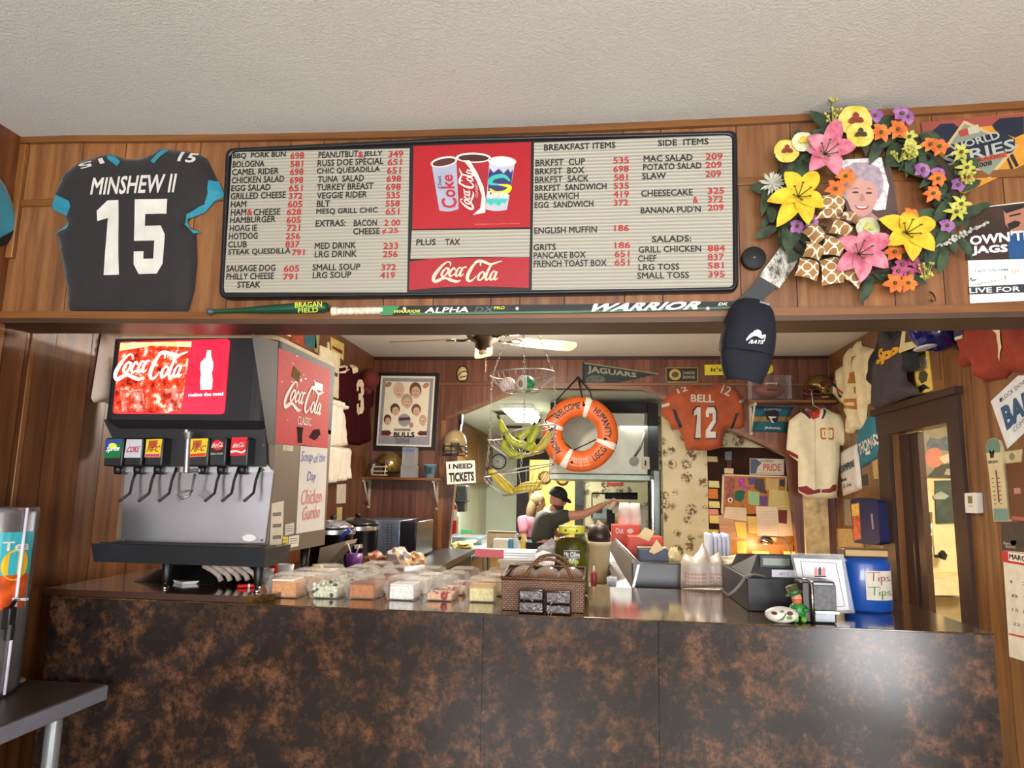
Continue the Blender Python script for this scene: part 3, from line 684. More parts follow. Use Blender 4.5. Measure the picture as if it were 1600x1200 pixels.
lay(MB(), strokes([[(1,.75,.1),(.7,1,.22),(.2,.9,.25),(.05,.6,.2),(.5,.5,.08)]]), pquad(FH, c3((598,465),(728,465),(728,352),(598,352)), PZ+.0026)).build('printed_swoosh', TG, bd)
lay(MB(), strokes([[(.05,.25,.1),(.35,.02,.22),(.85,.1,.25),(1,.4,.2),(.5,.5,.08)]]), pquad(FH, c3((598,465),(728,465),(728,352),(598,352)), PZ+.0028)).build('printed_swoosh', YEL, bd)
text('cup_lettering', 'Sprite', pquad(FH, c3((580,500),(715,502),(722,455),(585,448)), PZ+.003), WHITE, bd, .03, .2)
text('fine_print', 'TRADEMARK REG  ALL RIGHTS RESERVED', row(FH, *[c3((500,668))[0][0], c3((795,668))[0][0], c3((500,668))[0][1]], 1.6, PZ+.001), m('e08080', .5), bd, 0)

# ---- green souvenir bat and hockey stick resting on the ledge trim
bt = thing('baseball_bat', 'small green souvenir baseball bat on the ledge under the menu board', 'baseball bat', FH.pt(*FH.uv(418, 492, .03)))
a, b = FH.pt(*FH.uv(326, 487, .03), .03), FH.pt(*FH.uv(513, 480, .03), .03)
M_ = Matrix.Translation(a) @ (b-a).to_track_quat('Z', 'Y').to_matrix().to_4x4(); L_ = (b-a).length
GRN = m('10402c', .35)
MB().lathe([(0, 0), (.011, .001), (.013, .006), (.009, .012), (.0075, .03), (.009, .12), (.015, .22), (.018, .3), (.0185, L_-.02), (.015, L_-.004), (0, L_)], 18, 0, M_).build('barrel', GRN, bt)
MB().lathe([(.0, -.002), (.012, -.001), (.0138, .006), (.0098, .012), (.0085, .02), (0, .02)], 14, 0, M_).build('knob', m('3a4a50', .4), bt)
def pipe(a, b, r, px):                   # printing wrapped round a level tube
    def f(s, t):
        q = [px[0][i]*(1-s)*(1-t)+px[1][i]*s*(1-t)+px[2][i]*s*t+px[3][i]*(1-s)*t for i in (0, 1)]
        return FH.pt(*FH.uv(q[0], q[1], .03+r), .03+r)
    return f
YG = m('b9c83a', .5)
text('lettering', 'BRAGAN', pquad(FH, [(461,481),(503,479.5),(503,471),(461,472.5)], .0497), YG, bt, .03)
text('lettering', 'FIELD', pquad(FH, [(466,488.5),(497,488),(497,480.5),(466,482)], .0497), YG, bt, .03)
st = thing('hockey_stick', 'long black hockey stick with white lettering under the menu board', 'hockey stick', FH.pt(*FH.uv(840, 492, .03)))
FS = Fr((0, 0, 0), (1, 0, 0)); F2 = .03
SHB = m('151618', .3); TAPE = m('cfc6b2', .8, 0, .2, 60, .3)
def bar(name, px, mt, z0=.008, z1=F2): return MB().pprism(px, FH, z0, z1).build(name, mt, st)
bar('shaft', [(595,478),(900,475.5),(1165,470),(1165,483),(900,489),(595,492.5)], SHB)
tp = MB()
for i in range(9):
    x = 519+i*9; r = 6.2 if i else 7.5
    p, q = FH.pt(*FH.uv(x, 486.5-i*.15, .02), .02), FH.pt(*FH.uv(x+8.6, 486.3-i*.15, .02), .02)
    tp.cyl(p, q, r/473*1.05, (r-.5)/473*1.05, 10)
tp.build('tape_grip', TAPE, st)
bar('green_band', [(594,478.3),(625,478),(612,492.3),(594,492.6)], m('2f7d4a', .4), .0295, .0306)
bar('stripe', [(640,488.8),(900,485.5),(1160,478.5),(1160,481.5),(900,488.6),(640,492)], m('3d6e48', .4), .0295, .0306)
Z_ = .0312
text('lettering', 'WARRIOR', pquad(FH, [(614,489),(656,488.5),(658,484),(616,484.5)], Z_), m('d8d94a', .5), st, .04)
text('lettering', 'ALPHA', pquad(FH, [(664,489),(731,487.8),(734,479.4),(667,480.6)], Z_), WHITE, st, .03)
text('lettering', 'DX', pquad(FH, [(741,488),(769,487.5),(773,479),(745,479.6)], Z_), m('4a5a62', .5), st, .03)
text('lettering', 'PRO', pquad(FH, [(772,483.5),(788,483.2),(789,478.6),(773,479)], Z_), m('c8d030', .5), st, .03)
text('lettering', 'WARRIOR', pquad(FH, [(915,487.5),(1088,483.5),(1102,470.4),(930,474.5)], Z_), WHITE, st, .06)
text('lettering', 'DK', pquad(FH, [(1122,477.5),(1136,477.2),(1138,472.6),(1124,473)], Z_), WHITE, st, .03)
for x in (632, 808, 1106):
    MB().prism([(FH.uv(x, 482, Z_)[0]+.006*math.cos(t*PI/5), FH.uv(x, 482, Z_)[1]+.006*math.sin(t*PI/5)) for t in range(10)], FH, .03, .0313).build('dot', SILV, st)
bl = MB(); pts = [((1148,470),(1166,486)), ((1168,455),(1186,474)), ((1190,428),(1216,446)), ((1212,398),(1240,414)), ((1232,372),(1262,384)), ((1240,362),(1262,368))]
bl.pprism([p[0] for p in pts]+[p[1] for p in pts[::-1]], FH, .012, .026); bl.build('blade', m('2a2d2f', .5), st)
def tapemat():
    mt, nt, bs = newmat('worn_tape'); n = noise_n(nt, 45, 5, sc=(1, 1, .5), rough=.75); rp = ramp(nt, n.outputs[0], [(.38, '2c2c2a'), (.5, 'a9a69a'), (.62, 'd8d5c8')])
    nt.links.new(rp.outputs[0], bs.inputs['Base Color']); bs.inputs['Roughness'].default_value = .85; bump(nt, bs, n.outputs[0], .4, .003); return mt
tb = MB(); tb.pprism([(1186,431),(1212,396),(1232,368),(1242,360),(1264,367),(1242,416),(1218,450)], FH, .009, .029); tb.build('blade_tape', tapemat(), st)
# puck
pk = thing('hockey_puck', 'black hockey puck screwed to the wall right of the menu board', 'hockey puck', FH.pt(*FH.uv(1178, 418, 0)))
u_, v_ = FH.uv(1178, 403, .02)
Mw = FH.mat(u_, v_, 0)
MB().lathe([(.034, .0005), (.0385, .003), (.0385, .023), (.036, .0255), (0, .0255)], 32, 0, Mw).build('disc', BLACKM, pk)
MB().lathe([(.0045, .0255), (.0045, .0275), (0, .0285)], 10, 0, Mw).build('screw', STEEL, pk)
# ---- navy cap hanging brim-down on the stick
cp = thing('baseball_hat', 'navy baseball cap hanging brim down from the hockey stick blade', 'cap', FH.pt(*FH.uv(1165, 597, .1), .1))
u_, v_ = FH.uv(1174, 520, .09)
Mc = FH.mat(u_, v_, .03) @ Matrix.Rotation(math.radians(-9), 4, 'Z')
def capmat(): return NAVYC
cr_ = MB(); vs = []; nu, nv = 28, 12
# rows from the back strap (top) to the brim joint (bottom); cross-section domes outward
prof = [(.0, .128, .004), (.030, .124, .022), (.052, .112, .045), (.068, .085, .068), (.078, .045, .088), (.083, .0, .098), (.084, -.035, .094), (.082, -.06, .082)]
for w, y, z in prof:
    vs += [(w*math.sin(PI*(i/nu-.5)), y - .006*math.cos(PI*(i/nu-.5))*0, max(.002, z*max(0, math.cos(PI*(i/nu-.5)))**.6)) for i in range(nu+1)]
cr_.T = Mc; k = nu+1
cr_._add(vs, [(j_*k+i, j_*k+i+1, (j_+1)*k+i+1, (j_+1)*k+i) for j_ in range(len(prof)-1) for i in range(nu)], 0, True)
cr_._add([(w*s_, y, .0) for s_ in (-1, 1) for w, y, z in prof], [tuple(range(len(prof)))+tuple(range(2*len(prof)-1, len(prof)-1, -1))], 0)
cr_.build('crown', NAVYC, cp, weld=True)
br = MB(); br.T = Mc; vs = []
for t in range(9):
    f = t/8; w = .083*math.cos(f*1.12)**.55 if f else .083
    for i in range(nu+1):
        a_ = PI*(i/nu-.5); x = w*math.sin(a_)
        vs.append((x, -.058-f*.098 + .03*(x/.083)**2*(1-f), .012+.062*max(0, math.cos(a_*.92))*(1-.12*f)+.010*f))
n_ = len(vs)
vs += [(x, y, z-.004) for x, y, z in vs]
fs = [(j_*k+i, j_*k+i+1, (j_+1)*k+i+1, (j_+1)*k+i) for j_ in range(8) for i in range(nu)]
fs += [tuple(n_+q for q in f[::-1]) for f in fs]
bd_ = list(range(k))+[j_*k+k-1 for j_ in range(1, 9)]+[8*k+i for i in range(nu-1, -1, -1)]+[j_*k for j_ in range(7, 0, -1)]
fs += [(bd_[i], bd_[(i+1) % len(bd_)], n_+bd_[(i+1) % len(bd_)], n_+bd_[i]) for i in range(len(bd_))]
br._add(vs, fs, 0, True); br.build('brim', NAVYC, cp)
MB().ell((0, .055, .084), (.006, .006, .004), 10, 6, 0).build('button', NAVYC, cp, local=True) if False else None
def onc(x, y): return Mc @ Vector((x, y, .0985*max(0, math.cos(math.asin(max(-1, min(1, x/.084)))))**.6+.0022))
em = MB(); lay(em, strokes([[(-.026,-.012,.006),(-.012,.006,.012),(.004,.010,.014),(.018,.004,.012),(.028,.012,.004),(.026,-.006,.003)], [(-.006,.016,.008),(.004,.020,.010),(.012,.016,.008)]], .01, 4), lambda x, y: onc(x+.008, y-.022)); em.build('emblem', SILV, cp)
em = MB(); lay(em, glyphs('RAYS', .05, .25), lambda s, t: onc(-.012+s*.044+t*.004, -.046+t*.013+s*.006)); em.build('emblem_lettering', WHITE, cp)
em = MB(); lay(em, glyphs('2008', .02), lambda s, t: onc(.005+s*.03, .088+t*.006-s*.004)-FH.n*-.002); em.build('strap_lettering', SILV, cp)

# ---- memorial wreath
c5 = crop(3.243, 1140, 130); c6 = crop(3.335, 1400, 140)
wr = thing('flower_wreath', 'colourful silk flower wreath of lilies with a patterned burlap bow', 'wreath', FH.pt(*FH.uv(1345, 440, 0)))
def petal(mb, c, ang, L, w, lift, curl, fold=.25, n=6, mi=0, wf=None):
    C, S_ = math.cos(ang), math.sin(ang); vs = []
    for i in range(n+1):
        t = i/n; ww = w*(math.sin(PI*min(1, t*.88+.1)))**.8 if wf is None else w*wf(t)
        if i == n and wf is None: ww = w*.03
        h = lift*math.sin(t*PI*.55)-curl*t*t
        for k_ in (-1, 0, 1):
            x, y = t*L, k_*ww/2
            vs.append(FH.pt(c[0]+x*C-y*S_, c[1]+x*S_+y*C, c[2]+h+abs(k_)*fold*ww))
    mb._add(vs, [(3*i+k_, 3*i+k_+1, 3*i+k_+4, 3*i+k_+3) for i in range(n) for k_ in (0, 1)], mi, True)
def petalmat(name, a, b):
    mt, nt, bs = newmat(name); n = noise_n(nt, 30, 3); a, b = [tuple(x*.8 for x in lin(q)[:3]) for q in (a, b)]; rp = ramp(nt, n.outputs[0], [(.35, a), (.65, b)]); nt.links.new(rp.outputs[0], bs.inputs['Base Color'])
    bs.inputs['Roughness'].default_value = .7; bs.inputs['Sheen Weight'].default_value = .2; return mt
PK = petalmat('pink_petal', 'c4546e', 'e796a6'); YL = petalmat('yellow_petal', 'e0b010', 'f2d42a'); OR = petalmat('orange_petal', 'd0601a', 'ea8432')
PU = petalmat('purple_petal', '8a4a90', 'b878b4'); MG = petalmat('magenta_petal', '9c3060', 'c45a86'); YP = petalmat('pansy_petal', 'd8c23a', 'ecdc78'); WP = petalmat('white_petal', 'b8b8a6', 'dcdccc')
LF = petalmat('leaf_green', '1c2e18', '3c5430'); LG = petalmat('lime_petal', 'b4b23c', 'd6d066'); MAR = m('7a2a1c', .7); CEN = m('4c5418', .7)
def pos(px, z): u, v = FH.uv(px[0], px[1], z); return (u, v, z)
def lily(cpx, tips, mt, z, nm, w=.055):
    c = pos(cpx, z); mb = MB()
    for tp_ in tips:
        t = pos(tp_, z); L = math.hypot(t[0]-c[0], t[1]-c[1]); petal(mb, c, math.atan2(t[1]-c[1], t[0]-c[0]), L, w, .035, .03, .22, 7)
    o = mb.build(nm, mt, wr); s = MB()
    for k_ in range(6):
        a = k_*1.05+.4; p = FH.pt(c[0], c[1], z+.006); q = FH.pt(c[0]+.028*math.cos(a), c[1]+.028*math.sin(a), z+.05)
        s.tube([p, q], .0016, 5); s.ell(q, (.005, .003, .003), 6, 4)
    s.build('stamen', CEN, o)
lily(*[c5((480,365))[0], c5((545,185),(393,272),(637,325),(545,472),(402,450),(388,345))], PK, .10, 'pink_lily')
lily(*[c5((650,870))[0], c5((690,748),(812,775),(802,938),(662,1012),(538,955),(548,788))], PK, .11, 'pink_lily')
lily(*[c5((345,580))[0], c5((278,452),(442,452),(473,632),(397,722),(236,732),(187,602))], YL, .11, 'yellow_lily')
lily(*[c5((890,765))[0], c5((752,690),(884,655),(1040,705),(1035,852),(925,905),(795,825))], YL, .11, 'yellow_lily')
def small(px, r, mt, z, nm, n=6, w=None, a0=0, lift=.012, centre=CEN):
    c = pos(px, z); mb = MB()
    for k_ in range(n): petal(mb, c, a0+2*PI*k_/n+random.uniform(-.15, .15), r*random.uniform(.85, 1.1), w or r*.62, lift, .012, .15, 4)
    o = mb.build(nm, mt, wr)
    if centre: MB().ell(FH.pt(c[0], c[1], z+.008), (.006, .006, .006), 8, 5).build('flower_centre', centre, o)
def pansy(px, r, mt, z, cen=MAR):
    c = pos(px, z); mb = MB(); rnd = lambda t: min(1, t*2.2)**.7*(1 if t < .75 else max(0.05, 1-((t-.75)/.25)**2)**.5)
    for a in (90, 20, 160, 235, 305): petal(mb, c, math.radians(a+random.uniform(-8, 8)), r, r*1.25, .008, .008, .05, 7, 0, rnd)
    o = mb.build('pansy', mt, wr); mb = MB()
    for a in (90, 200, 340): petal(mb, (c[0], c[1], c[2]+.009), math.radians(a), r*.5, r*.4, .004, .004, .05, 4)
    mb.build('pansy_face', cen, o)
pansy(c5((635,190))[0], .052, YP, .09); pansy(c5((660,262))[0], .042, YP, .10, m('3a2c18', .7)); pansy(c5((288,345))[0], .040, YP, .08)
pansy(c5((370,298))[0], .034, petalmat('cream_petal', 'd8d29a', 'e8e4bc'), .09, YL); pansy(c5((700,735))[0], .036, petalmat('cream_petal_b', 'c8c89a', 'dcdcb4'), .08, LG)
for px in c5((765,252),(850,238),(585,475),(535,540),(832,858),(835,1015)): small(px, .036, OR, .09, 'orange_lily')
for px in c6((175,290),(222,300),(215,468),(190,545),(75,662),(450,690) if False else (60,1010)): small(px, .032, OR, .085, 'orange_lily')
for px in c5((865,158),(975,440),(340,728),(415,705),(735,168),(900,175)): small(px, .026, PU, .075, 'purple_blossom', 5, .026)
for px in c6((135,425),(215,440),(320,500),(262,712),(30,130)): small(px, .026, PU, .075, 'purple_blossom', 5, .026)
for px in c5((870,920),(925,905),(905,965),(850,955),(955,940)): small(px, .022, MG, .08, 'magenta_blossom', 5, .022)
for px in c6((65,250),(80,310),(335,330),(365,410),(310,640),(335,600)): small(px, .036, LG, .085, 'lime_lily', 6, .014)
mb = MB(); c = pos(c5((215,510))[0], .075)
for k_ in range(26): petal(mb, (c[0], c[1], c[2]+.001*(k_ % 3)), 2*PI*k_/26, .044-.006*(k_ % 3), .009, .010+.006*(k_ % 3), .008, .1, 4)
mb.build('white_chrysanthemum', WP, wr)
rnd = random.Random(4); mb = MB()
ctr = FH.uv(1345, 318, .03)
for k_ in range(210):
    a = rnd.uniform(0, 2*PI); R_ = .24+rnd.uniform(-.05, .035)
    c = (ctr[0]+R_*1.12*math.cos(a), ctr[1]+R_*.98*math.sin(a), rnd.uniform(.045, .07))
    petal(mb, c, rnd.uniform(0, 2*PI), rnd.uniform(.05, .10), rnd.uniform(.02, .04), .01, .02, .15, 4)
mb.build('leaves', LF, wr)['kind'] = 'stuff'
MB().tube([FH.pt(ctr[0]+.245*1.12*math.cos(2*PI*i/28), ctr[1]+.245*.98*math.sin(2*PI*i/28), .055) for i in range(28)], .017, 8, closed=True).build('vine_ring', m('2c2214', .8), wr)
for px, r in ((c5((860,350))[0], .03), (c5((995,950))[0], .028), (c5((525,75))[0], .012), (c6((370,450))[0], .022), (c5((525,165))[0], .026), (c6((70,330))[0], .02)):
    c = pos(px, .1); mb = MB()
    for k_ in range(14):
        q = FH.pt(c[0]+rnd.uniform(-r, r), c[1]+rnd.uniform(-r, r), .1+rnd.uniform(-.01, .012)); mb.ell(q, .0048, 6, 4); mb.tube([FH.pt(c[0], c[1]-r, .09), q], .0009, 4)
    mb.build('berry_sprig', LG, wr)
MB().tube([FH.pt(*pos(p, .09)) for p in c5((518,100),(512,130),(520,180))], .0015, 5).build('sprig_stem', LF, wr)
mb = MB(); pa, pb = pos(c6((205,820))[0], .08), pos(c6((485,690))[0], .08)
for k_ in range(60):
    t = rnd.random(); mb.ell(FH.pt(pa[0]+(pb[0]-pa[0])*t+rnd.uniform(-.006, .006), pa[1]+(pb[1]-pa[1])*t+rnd.uniform(-.011, .011)*(1.2-t), .08+rnd.uniform(-.008, .008)), (.005, .004, .004), 5, 4)
mb.tube([FH.pt(*pa), FH.pt(*pb)], .0015, 5); mb.build('white_sprig', WP, wr)
def quatre():
    mt, nt, bs = newmat('quatrefoil_burlap'); tc = N(nt, 'ShaderNodeTexCoord'); sx = N(nt, 'ShaderNodeSeparateXYZ'); nt.links.new(tc.outputs['Object'], sx.inputs[0])
    def M2(op, a, b=None):
        q = N(nt, 'ShaderNodeMath', operation=op)
        for i, v in enumerate((a, b)):
            if v is None: continue
            if isinstance(v, (int, float)): q.inputs[i].default_value = v
            else: nt.links.new(v, q.inputs[i])
        return q.outputs[0]
    x = M2('MULTIPLY', sx.outputs[0], 2*PI/.036); z = M2('MULTIPLY', sx.outputs[2], 2*PI/.036)
    s_ = M2('ADD', M2('COSINE', x), M2('COSINE', z)); t_ = M2('ADD', M2('COSINE', M2('MULTIPLY', x, 2)), M2('COSINE', M2('MULTIPLY', z, 2)))
    q = M2('ABSOLUTE', M2('ADD', s_, M2('MULTIPLY', t_, .18))); rp = ramp(nt, q, [(0, 'e6dcc6'), (.36, 'e6dcc6'), (.46, '9a7242')])
    nt.links.new(rp.outputs[0], bs.inputs['Base Color']); bs.inputs['Roughness'].default_value = .9; return mt
QF = quatre()
bw = MB()
def flap(px4, z, bulge):
    q = [FH.uv(x, y, z) for x, y in c5(*px4)]; vs = []; n = 7
    for j_ in range(n+1):
        for i in range(n+1):
            s_, t_ = i/n, j_/n
            a = [q[0][k_]*(1-s_)*(1-t_)+q[1][k_]*s_*(1-t_)+q[2][k_]*s_*t_+q[3][k_]*(1-s_)*t_ for k_ in (0, 1)]
            vs.append(FH.pt(a[0], a[1], z+bulge*math.sin(PI*t_)+.012*math.sin(s_*PI)))
    bw._add(vs, [(j_*(n+1)+i, j_*(n+1)+i+1, (j_+1)*(n+1)+i+1, (j_+1)*(n+1)+i) for j_ in range(n) for i in range(n)], 0, True)
for f_ in (((330,975),(440,1005),(450,910),(355,885)), ((465,1030),(580,1010),(560,880),(455,900)), ((570,985),(650,1045),(665,975),(600,900)), ((470,570),(580,575),(570,660),(450,640)),
           ((430,690),(560,690),(555,630),(470,640))): flap(f_, .085, .015)
for f_ in (((365,755),(430,830),(490,780),(440,715)), ((370,880),(450,900),(480,830),(380,800)), ((500,760),(600,785),(610,720),(520,690)), ((450,870),(565,880),(560,800),(480,770)), ((560,690),(640,715),(620,660),(560,660))): flap(f_, .11, .03)
bw.build('bow', [QF], wr)
# portrait photograph inside the wreath
pf = thing('portrait_photograph', 'photograph of a smiling grey-haired woman set inside the flower wreath', 'photograph', FH.pt(*FH.uv(1360, 346, .02)))
ppx = c5((560,392),(575,383),(790,369),(812,380),(858,690),(600,712)); MB().pprism(ppx, FH, .032, .036).build('print', m('54403c', .35), pf)
MB().wedge([FH.pt(*FH.uv(x, y, .03), .0) for x, y in c5((640,420),(740,420),(740,660),(640,660))], [FH.pt(*FH.uv(x, y, .032), .032) for x, y in c5((600,400),(780,400),(800,680),(620,690))]).build('backing', m('6a5040', .7), pf)
def pd(name, pts, mt, z): deco(name, FH, c5(*pts), .0364+z*.0004, mt, pf)
pd('birch_background', [(565,395),(590,386),(770,376),(785,440),(808,520),(790,640),(740,645),(600,560)], m('d6d0cc', .4, 0, .5, 60), 0)
GH, SKN = m('a08e98', .5, 0, .25, 60), m('bf8f84', .5, 0, .06)
pd('portrait_hair', [(560,480),(580,430),(630,402),(700,400),(760,430),(782,490),(775,550),(755,590),(600,600),(565,560)], GH, 1)
pd('portrait_shoulders', [(590,700),(600,660),(640,650),(720,655),(760,690)], m('a87880', .5), 1)
pd('portrait_face', [(588,540),(600,500),(660,488),(720,500),(750,545),(745,600),(720,650),(680,675),(650,672),(615,640),(595,590)], SKN, 2)
pd('portrait_neck', [(640,660),(710,655),(725,700),(640,705)], m('a8776e', .5), 1.5)
for px in (blob(638,553,17,5), blob(706,556,17,5)): pd('portrait_eye', px, m('3a2a28', .5), 3)
for px in ([(615,535),(640,528),(660,536),(640,533)], [(688,538),(706,530),(728,540),(706,535)]): pd('portrait_brow', px, m('6a504a', .5), 3)
pd('portrait_nose', [(666,560),(676,560),(688,592),(672,600),(656,592)], m('a9756a', .5), 3)
pd('portrait_mouth', [(632,618),(672,624),(708,620),(695,638),(670,642),(645,636)], m('8a3a3c', .5), 3); pd('portrait_teeth', [(640,621),(672,626),(700,622),(690,631),(670,634),(650,630)], m('e6dcd8', .5), 4)
# championship towel and poster at the right end
tw = thing('commemorative_towel', 'printed baseball championship towel pinned behind the right of the wreath', 'towel', FH.pt(*FH.uv(1540, 300, 0)))
tpx = [(1439,192),(1640,172),(1640,238),(1506,303),(1474,292)]
MB().pprism(tpx, FH, .001, .006).build('cloth', m('c4862a', .85, 0, .12, 20), tw)
def td(name, pts, mt, z): deco(name, FH, c6(*pts), .0066+z*.0005, mt, tw)
NV = m('151a2c', .8); SAL = m('8e4034', .8)
td('printed_sky', [(130,172),(667,122),(667,165),(480,190),(330,200),(140,240)], SAL, 0)
td('printed_palm', [(190,215),(230,180),(300,175),(330,200),(310,240),(290,290),(245,300),(200,260)], NV, 1); td('printed_palm', [(500,185),(540,150),(667,140),(667,230),(620,250),(560,225),(520,215)], NV, 1)
td('printed_palm_trunk', [(590,340),(610,335),(640,395),(625,405)], NV, 1); td('printed_palm_trunk', [(570,345),(582,342),(612,410),(600,418)], NV, 1)
td('printed_diamond', [(355,160),(640,290),(490,465),(360,390),(260,290)], m('b9a070', .8), 2); td('printed_diamond', [(357,178),(615,290),(486,445),(370,375),(280,290)], m('7a8270', .8), 3)
td('printed_badge', [(325,215),(428,180),(436,222),(335,245)], m('b0a890', .8), 4); td('printed_badge', [(325,215),(372,199),(380,236),(335,245)], m('9c3a2c', .8), 5)
td('printed_band', [(275,290),(550,215),(620,260),(620,310),(600,330),(280,395),(245,360)], NV, 5)
GY = m('a0a49a', .8)
def tt(name, s, pts, mt, bold=.03): text(name, s, pquad(FH, c6(*pts), .0098), mt, tw, bold)
tt('lettering', 'WORLD', ((290,320),(545,255),(530,215),(275,290)), GY); tt('lettering', 'SERIES', ((260,400),(622,315),(612,255),(245,345)), GY)
td('printed_ribbon', [(400,358),(575,322),(578,350),(400,385)], m('a4482e', .8), 6); tt('lettering', 'CLASSIC', ((405,378),(565,345),(563,330),(405,362)), m('5a2018', .8), 0)
tt('lettering', '2008', ((412,412),(500,392),(498,368),(410,388)), INK)
ps = thing('sports_poster', 'poster with bold white slogan and a moustached fan at the right end of the header', 'poster', FH.pt(*FH.uv(1575, 474, 0)))
MB().pprism([(1508,327),(1640,310),(1640,468),(1516,474)], FH, .001, .004).build('sheet', PAPER, ps)
def qd(name, pts, mt, z): deco(name, FH, c6(*pts), .0046+z*.0004, mt, ps)
qd('printed_scene', [(362,625),(800,575),(800,880),(365,890)], m('35241c', .4, 0, .5, 12), 0)
qd('printed_fan', [(560,625),(667,600),(720,610),(720,720),(600,745),(570,700)], m('a8705a', .4, 0, .15), 1); qd('printed_moustache', [(580,700),(620,682),(650,690),(640,712),(590,735)], INK, 2); qd('printed_hair', [(555,622),(667,598),(667,615),(575,645)], INK, 2)
qd('printed_eye', [(590,655),(650,642),(650,650),(592,664)], INK, 2); qd('printed_shirt', [(580,760),(720,735),(720,880),(590,882)], m('1f4a78', .4), 1)
def qt(s, pts, mt, bold=.03, z=.0066): text('lettering', s, pquad(FH, c6(*pts), z), mt, ps, bold)
qt("OWN'THE", ((388,812),(760,775),(755,722),(385,762)), WHITE, .05); qt('JAGS', ((400,866),(580,858),(578,806),(398,816)), WHITE, .05)
qt('1-877-775-1588', ((412,952),(585,943),(585,932),(412,941)), m('2a5a9a', .5), 0); qd('printed_fans_strip', [(378,1028),(720,1010),(720,1055),(380,1068)], m('2c3038', .5, 0, .5, 40), 0)
qt('LIVE FOR IT', ((384,1062),(720,1048),(720,1022),(382,1034)), WHITE, .03)
lay(MB(), strokes([[(0,.6),(.03,.9),(.06,.6),(.05,.5)], [(.08,.6),(.1,.7),(.12,.55),(.15,.75),(.17,.6)], [(.1,.1),(.2,.3),(.28,.1),(.36,.35),(.45,.15),(.55,.4),(.62,.2),(.72,.4),(.8,.3),(.86,.5)], [(.95,.9),(.94,.4)], [(.94,.2),(.945,.18)]], .018), pquad(FH, c6((385,1030),(580,1000),(580,965),(385,975)), .0056)).build('handwriting', INK, ps)
for k_ in range(3): qd('printed_mark', [(602+14*k_,925),(612+14*k_,945),(602+14*k_,968),(607+14*k_,945)], m('d0a050', .5), 0)
hk = thing('wall_hook', 'small dark hook screwed in the wood below the wreath', 'hook', FH.pt(*FH.uv(1457, 472, 0)))
MB().tube([FH.pt(*FH.uv(x, y, .01), z) for x, y, z in ((1455,455,.001),(1456,458,.012),(1459,464,.016),(1461,470,.014),(1457,472,.01),(1454,468,.01))], .0022, 6).build('wire', BLACK, hk)
# ------------------------------------------------------------------ back room: left wall
c7 = crop(4.616, 400, 500)      # left back corner
c8 = crop(4.137, 680, 510)      # baskets and ring
c9 = crop(4.571, 900, 500)      # orange jersey
ca_ = crop(4.21, 1220, 500)     # right wall
MARN = m('34080f', .9, 0, .2, 20, spec=.1)
def sheet(name, label, cat, fr, px, mt, z0=.001, z1=.004, group=None):
    c = fr.uv(*[sum(p[i] for p in px)/len(px) for i in (0, 1)], 0)
    o = thing(name, label, cat, fr.pt(c[0], min(fr.uv(*p, 0)[1] for p in px)), group=group)
    MB().pprism(px, fr, z0, z1).build('sheet', mt, o); o['z'] = z1; return o
def on(o, fr, name, px, mt, k=1, th=.0004): return deco(name, fr, px, o['z']+.0005*k, mt, o, th)
def ont(o, fr, s, px, mt, k=2, bold=.03, nm='lettering'): return text(nm, s, pquad(fr, px, o['z']+.0005*k), mt, o, bold)
o = sheet('cartoon_poster', 'colourful cartoon poster high on the left wall above the soda machine', 'poster', FL, c7((255,60),(465,60),(445,240),(255,150)), m('8a3a24', .6, 0, .5, 25))
on(o, FL, 'printed_bird', c7((350,110),(430,90),(440,200),(390,215),(350,180)), m('2c5a60', .6, 0, .5, 40)); on(o, FL, 'printed_border', c7((430,80),(463,80),(445,238),(425,225)), m('8a8a58', .6))
o = sheet('notice_card', 'small white card above the soda machine left of the cartoon poster', 'card', FL, c7((180,60),(250,60),(250,120),(180,92)), PAPER)
o = sheet('number_plate', 'yellow souvenir number plate near the ceiling on the left wall', 'plate', FL, c7((540,122),(636,172),(633,292),(541,232)), m('c9b266', .4))
on(o, FL, 'printed_cars', c7((550,185),(625,222),(622,248),(552,205)), m('6a2a20', .5)); on(o, FL, 'plate_bolts', c7((555,135),(560,137),(560,144),(555,142)), INK)
o = sheet('souvenir_board', 'cream cut-out board with a dark stripe below the yellow plate', 'board', FL, c7((462,182),(520,205),(522,160),(530,160),(532,215),(606,250),(606,572),(540,545),(462,500)), m('d8cfae', .6), .001, .012)
on(o, FL, 'printed_stripe', c7((520,350),(590,385),(588,412),(520,385)), m('5a4a3c', .6))
j = thing('football_jersey', 'maroon jersey with pale number hanging in the far left corner', 'jersey', FL.pt(*FL.uv(560, 695, 0)))
cl = Cloth(FL, c7((612,330),(650,318),(690,330),(715,322),(760,372),(800,430),(850,500),(840,640),(815,640),(828,880),(760,905),(640,892),(640,610),(608,590)), puff=.05, fold=.012, freq=20, seed=9); cl.build('body', MARN, j)
cl.text('number', '', c7((722,690),(782,670),(780,430),(718,430)), m('d8c6a8', .7), j, g=block('3')); cl.text('shoulder_number', '2', c7((630,385),(680,362),(672,318),(616,338)), m('d8c6a8', .7), j, .06); cl.text('shoulder_number', '1', c7((705,385),(730,375),(722,322),(700,330)), m('d8c6a8', .7), j, .04)
ht = thing('ball_hat', 'dark red cap hanging in the far left corner above the maroon jersey', 'cap', FL.pt(*FL.uv(582, 610, 0)))
u_, v_ = FL.uv(581, 592, .1); MB().ell(FL.pt(u_, v_, .08), (.09, .1, .1), 16, 8, 0, Matrix.Identity(4)).build('crown', m('5a1414', .8), ht)
MB().prism([(u_-.10+.2*i/8, v_-.09-.06*math.sin(PI*i/8)) for i in range(9)], FL, .01, .08).build('brim', m('5a1414', .8), ht)
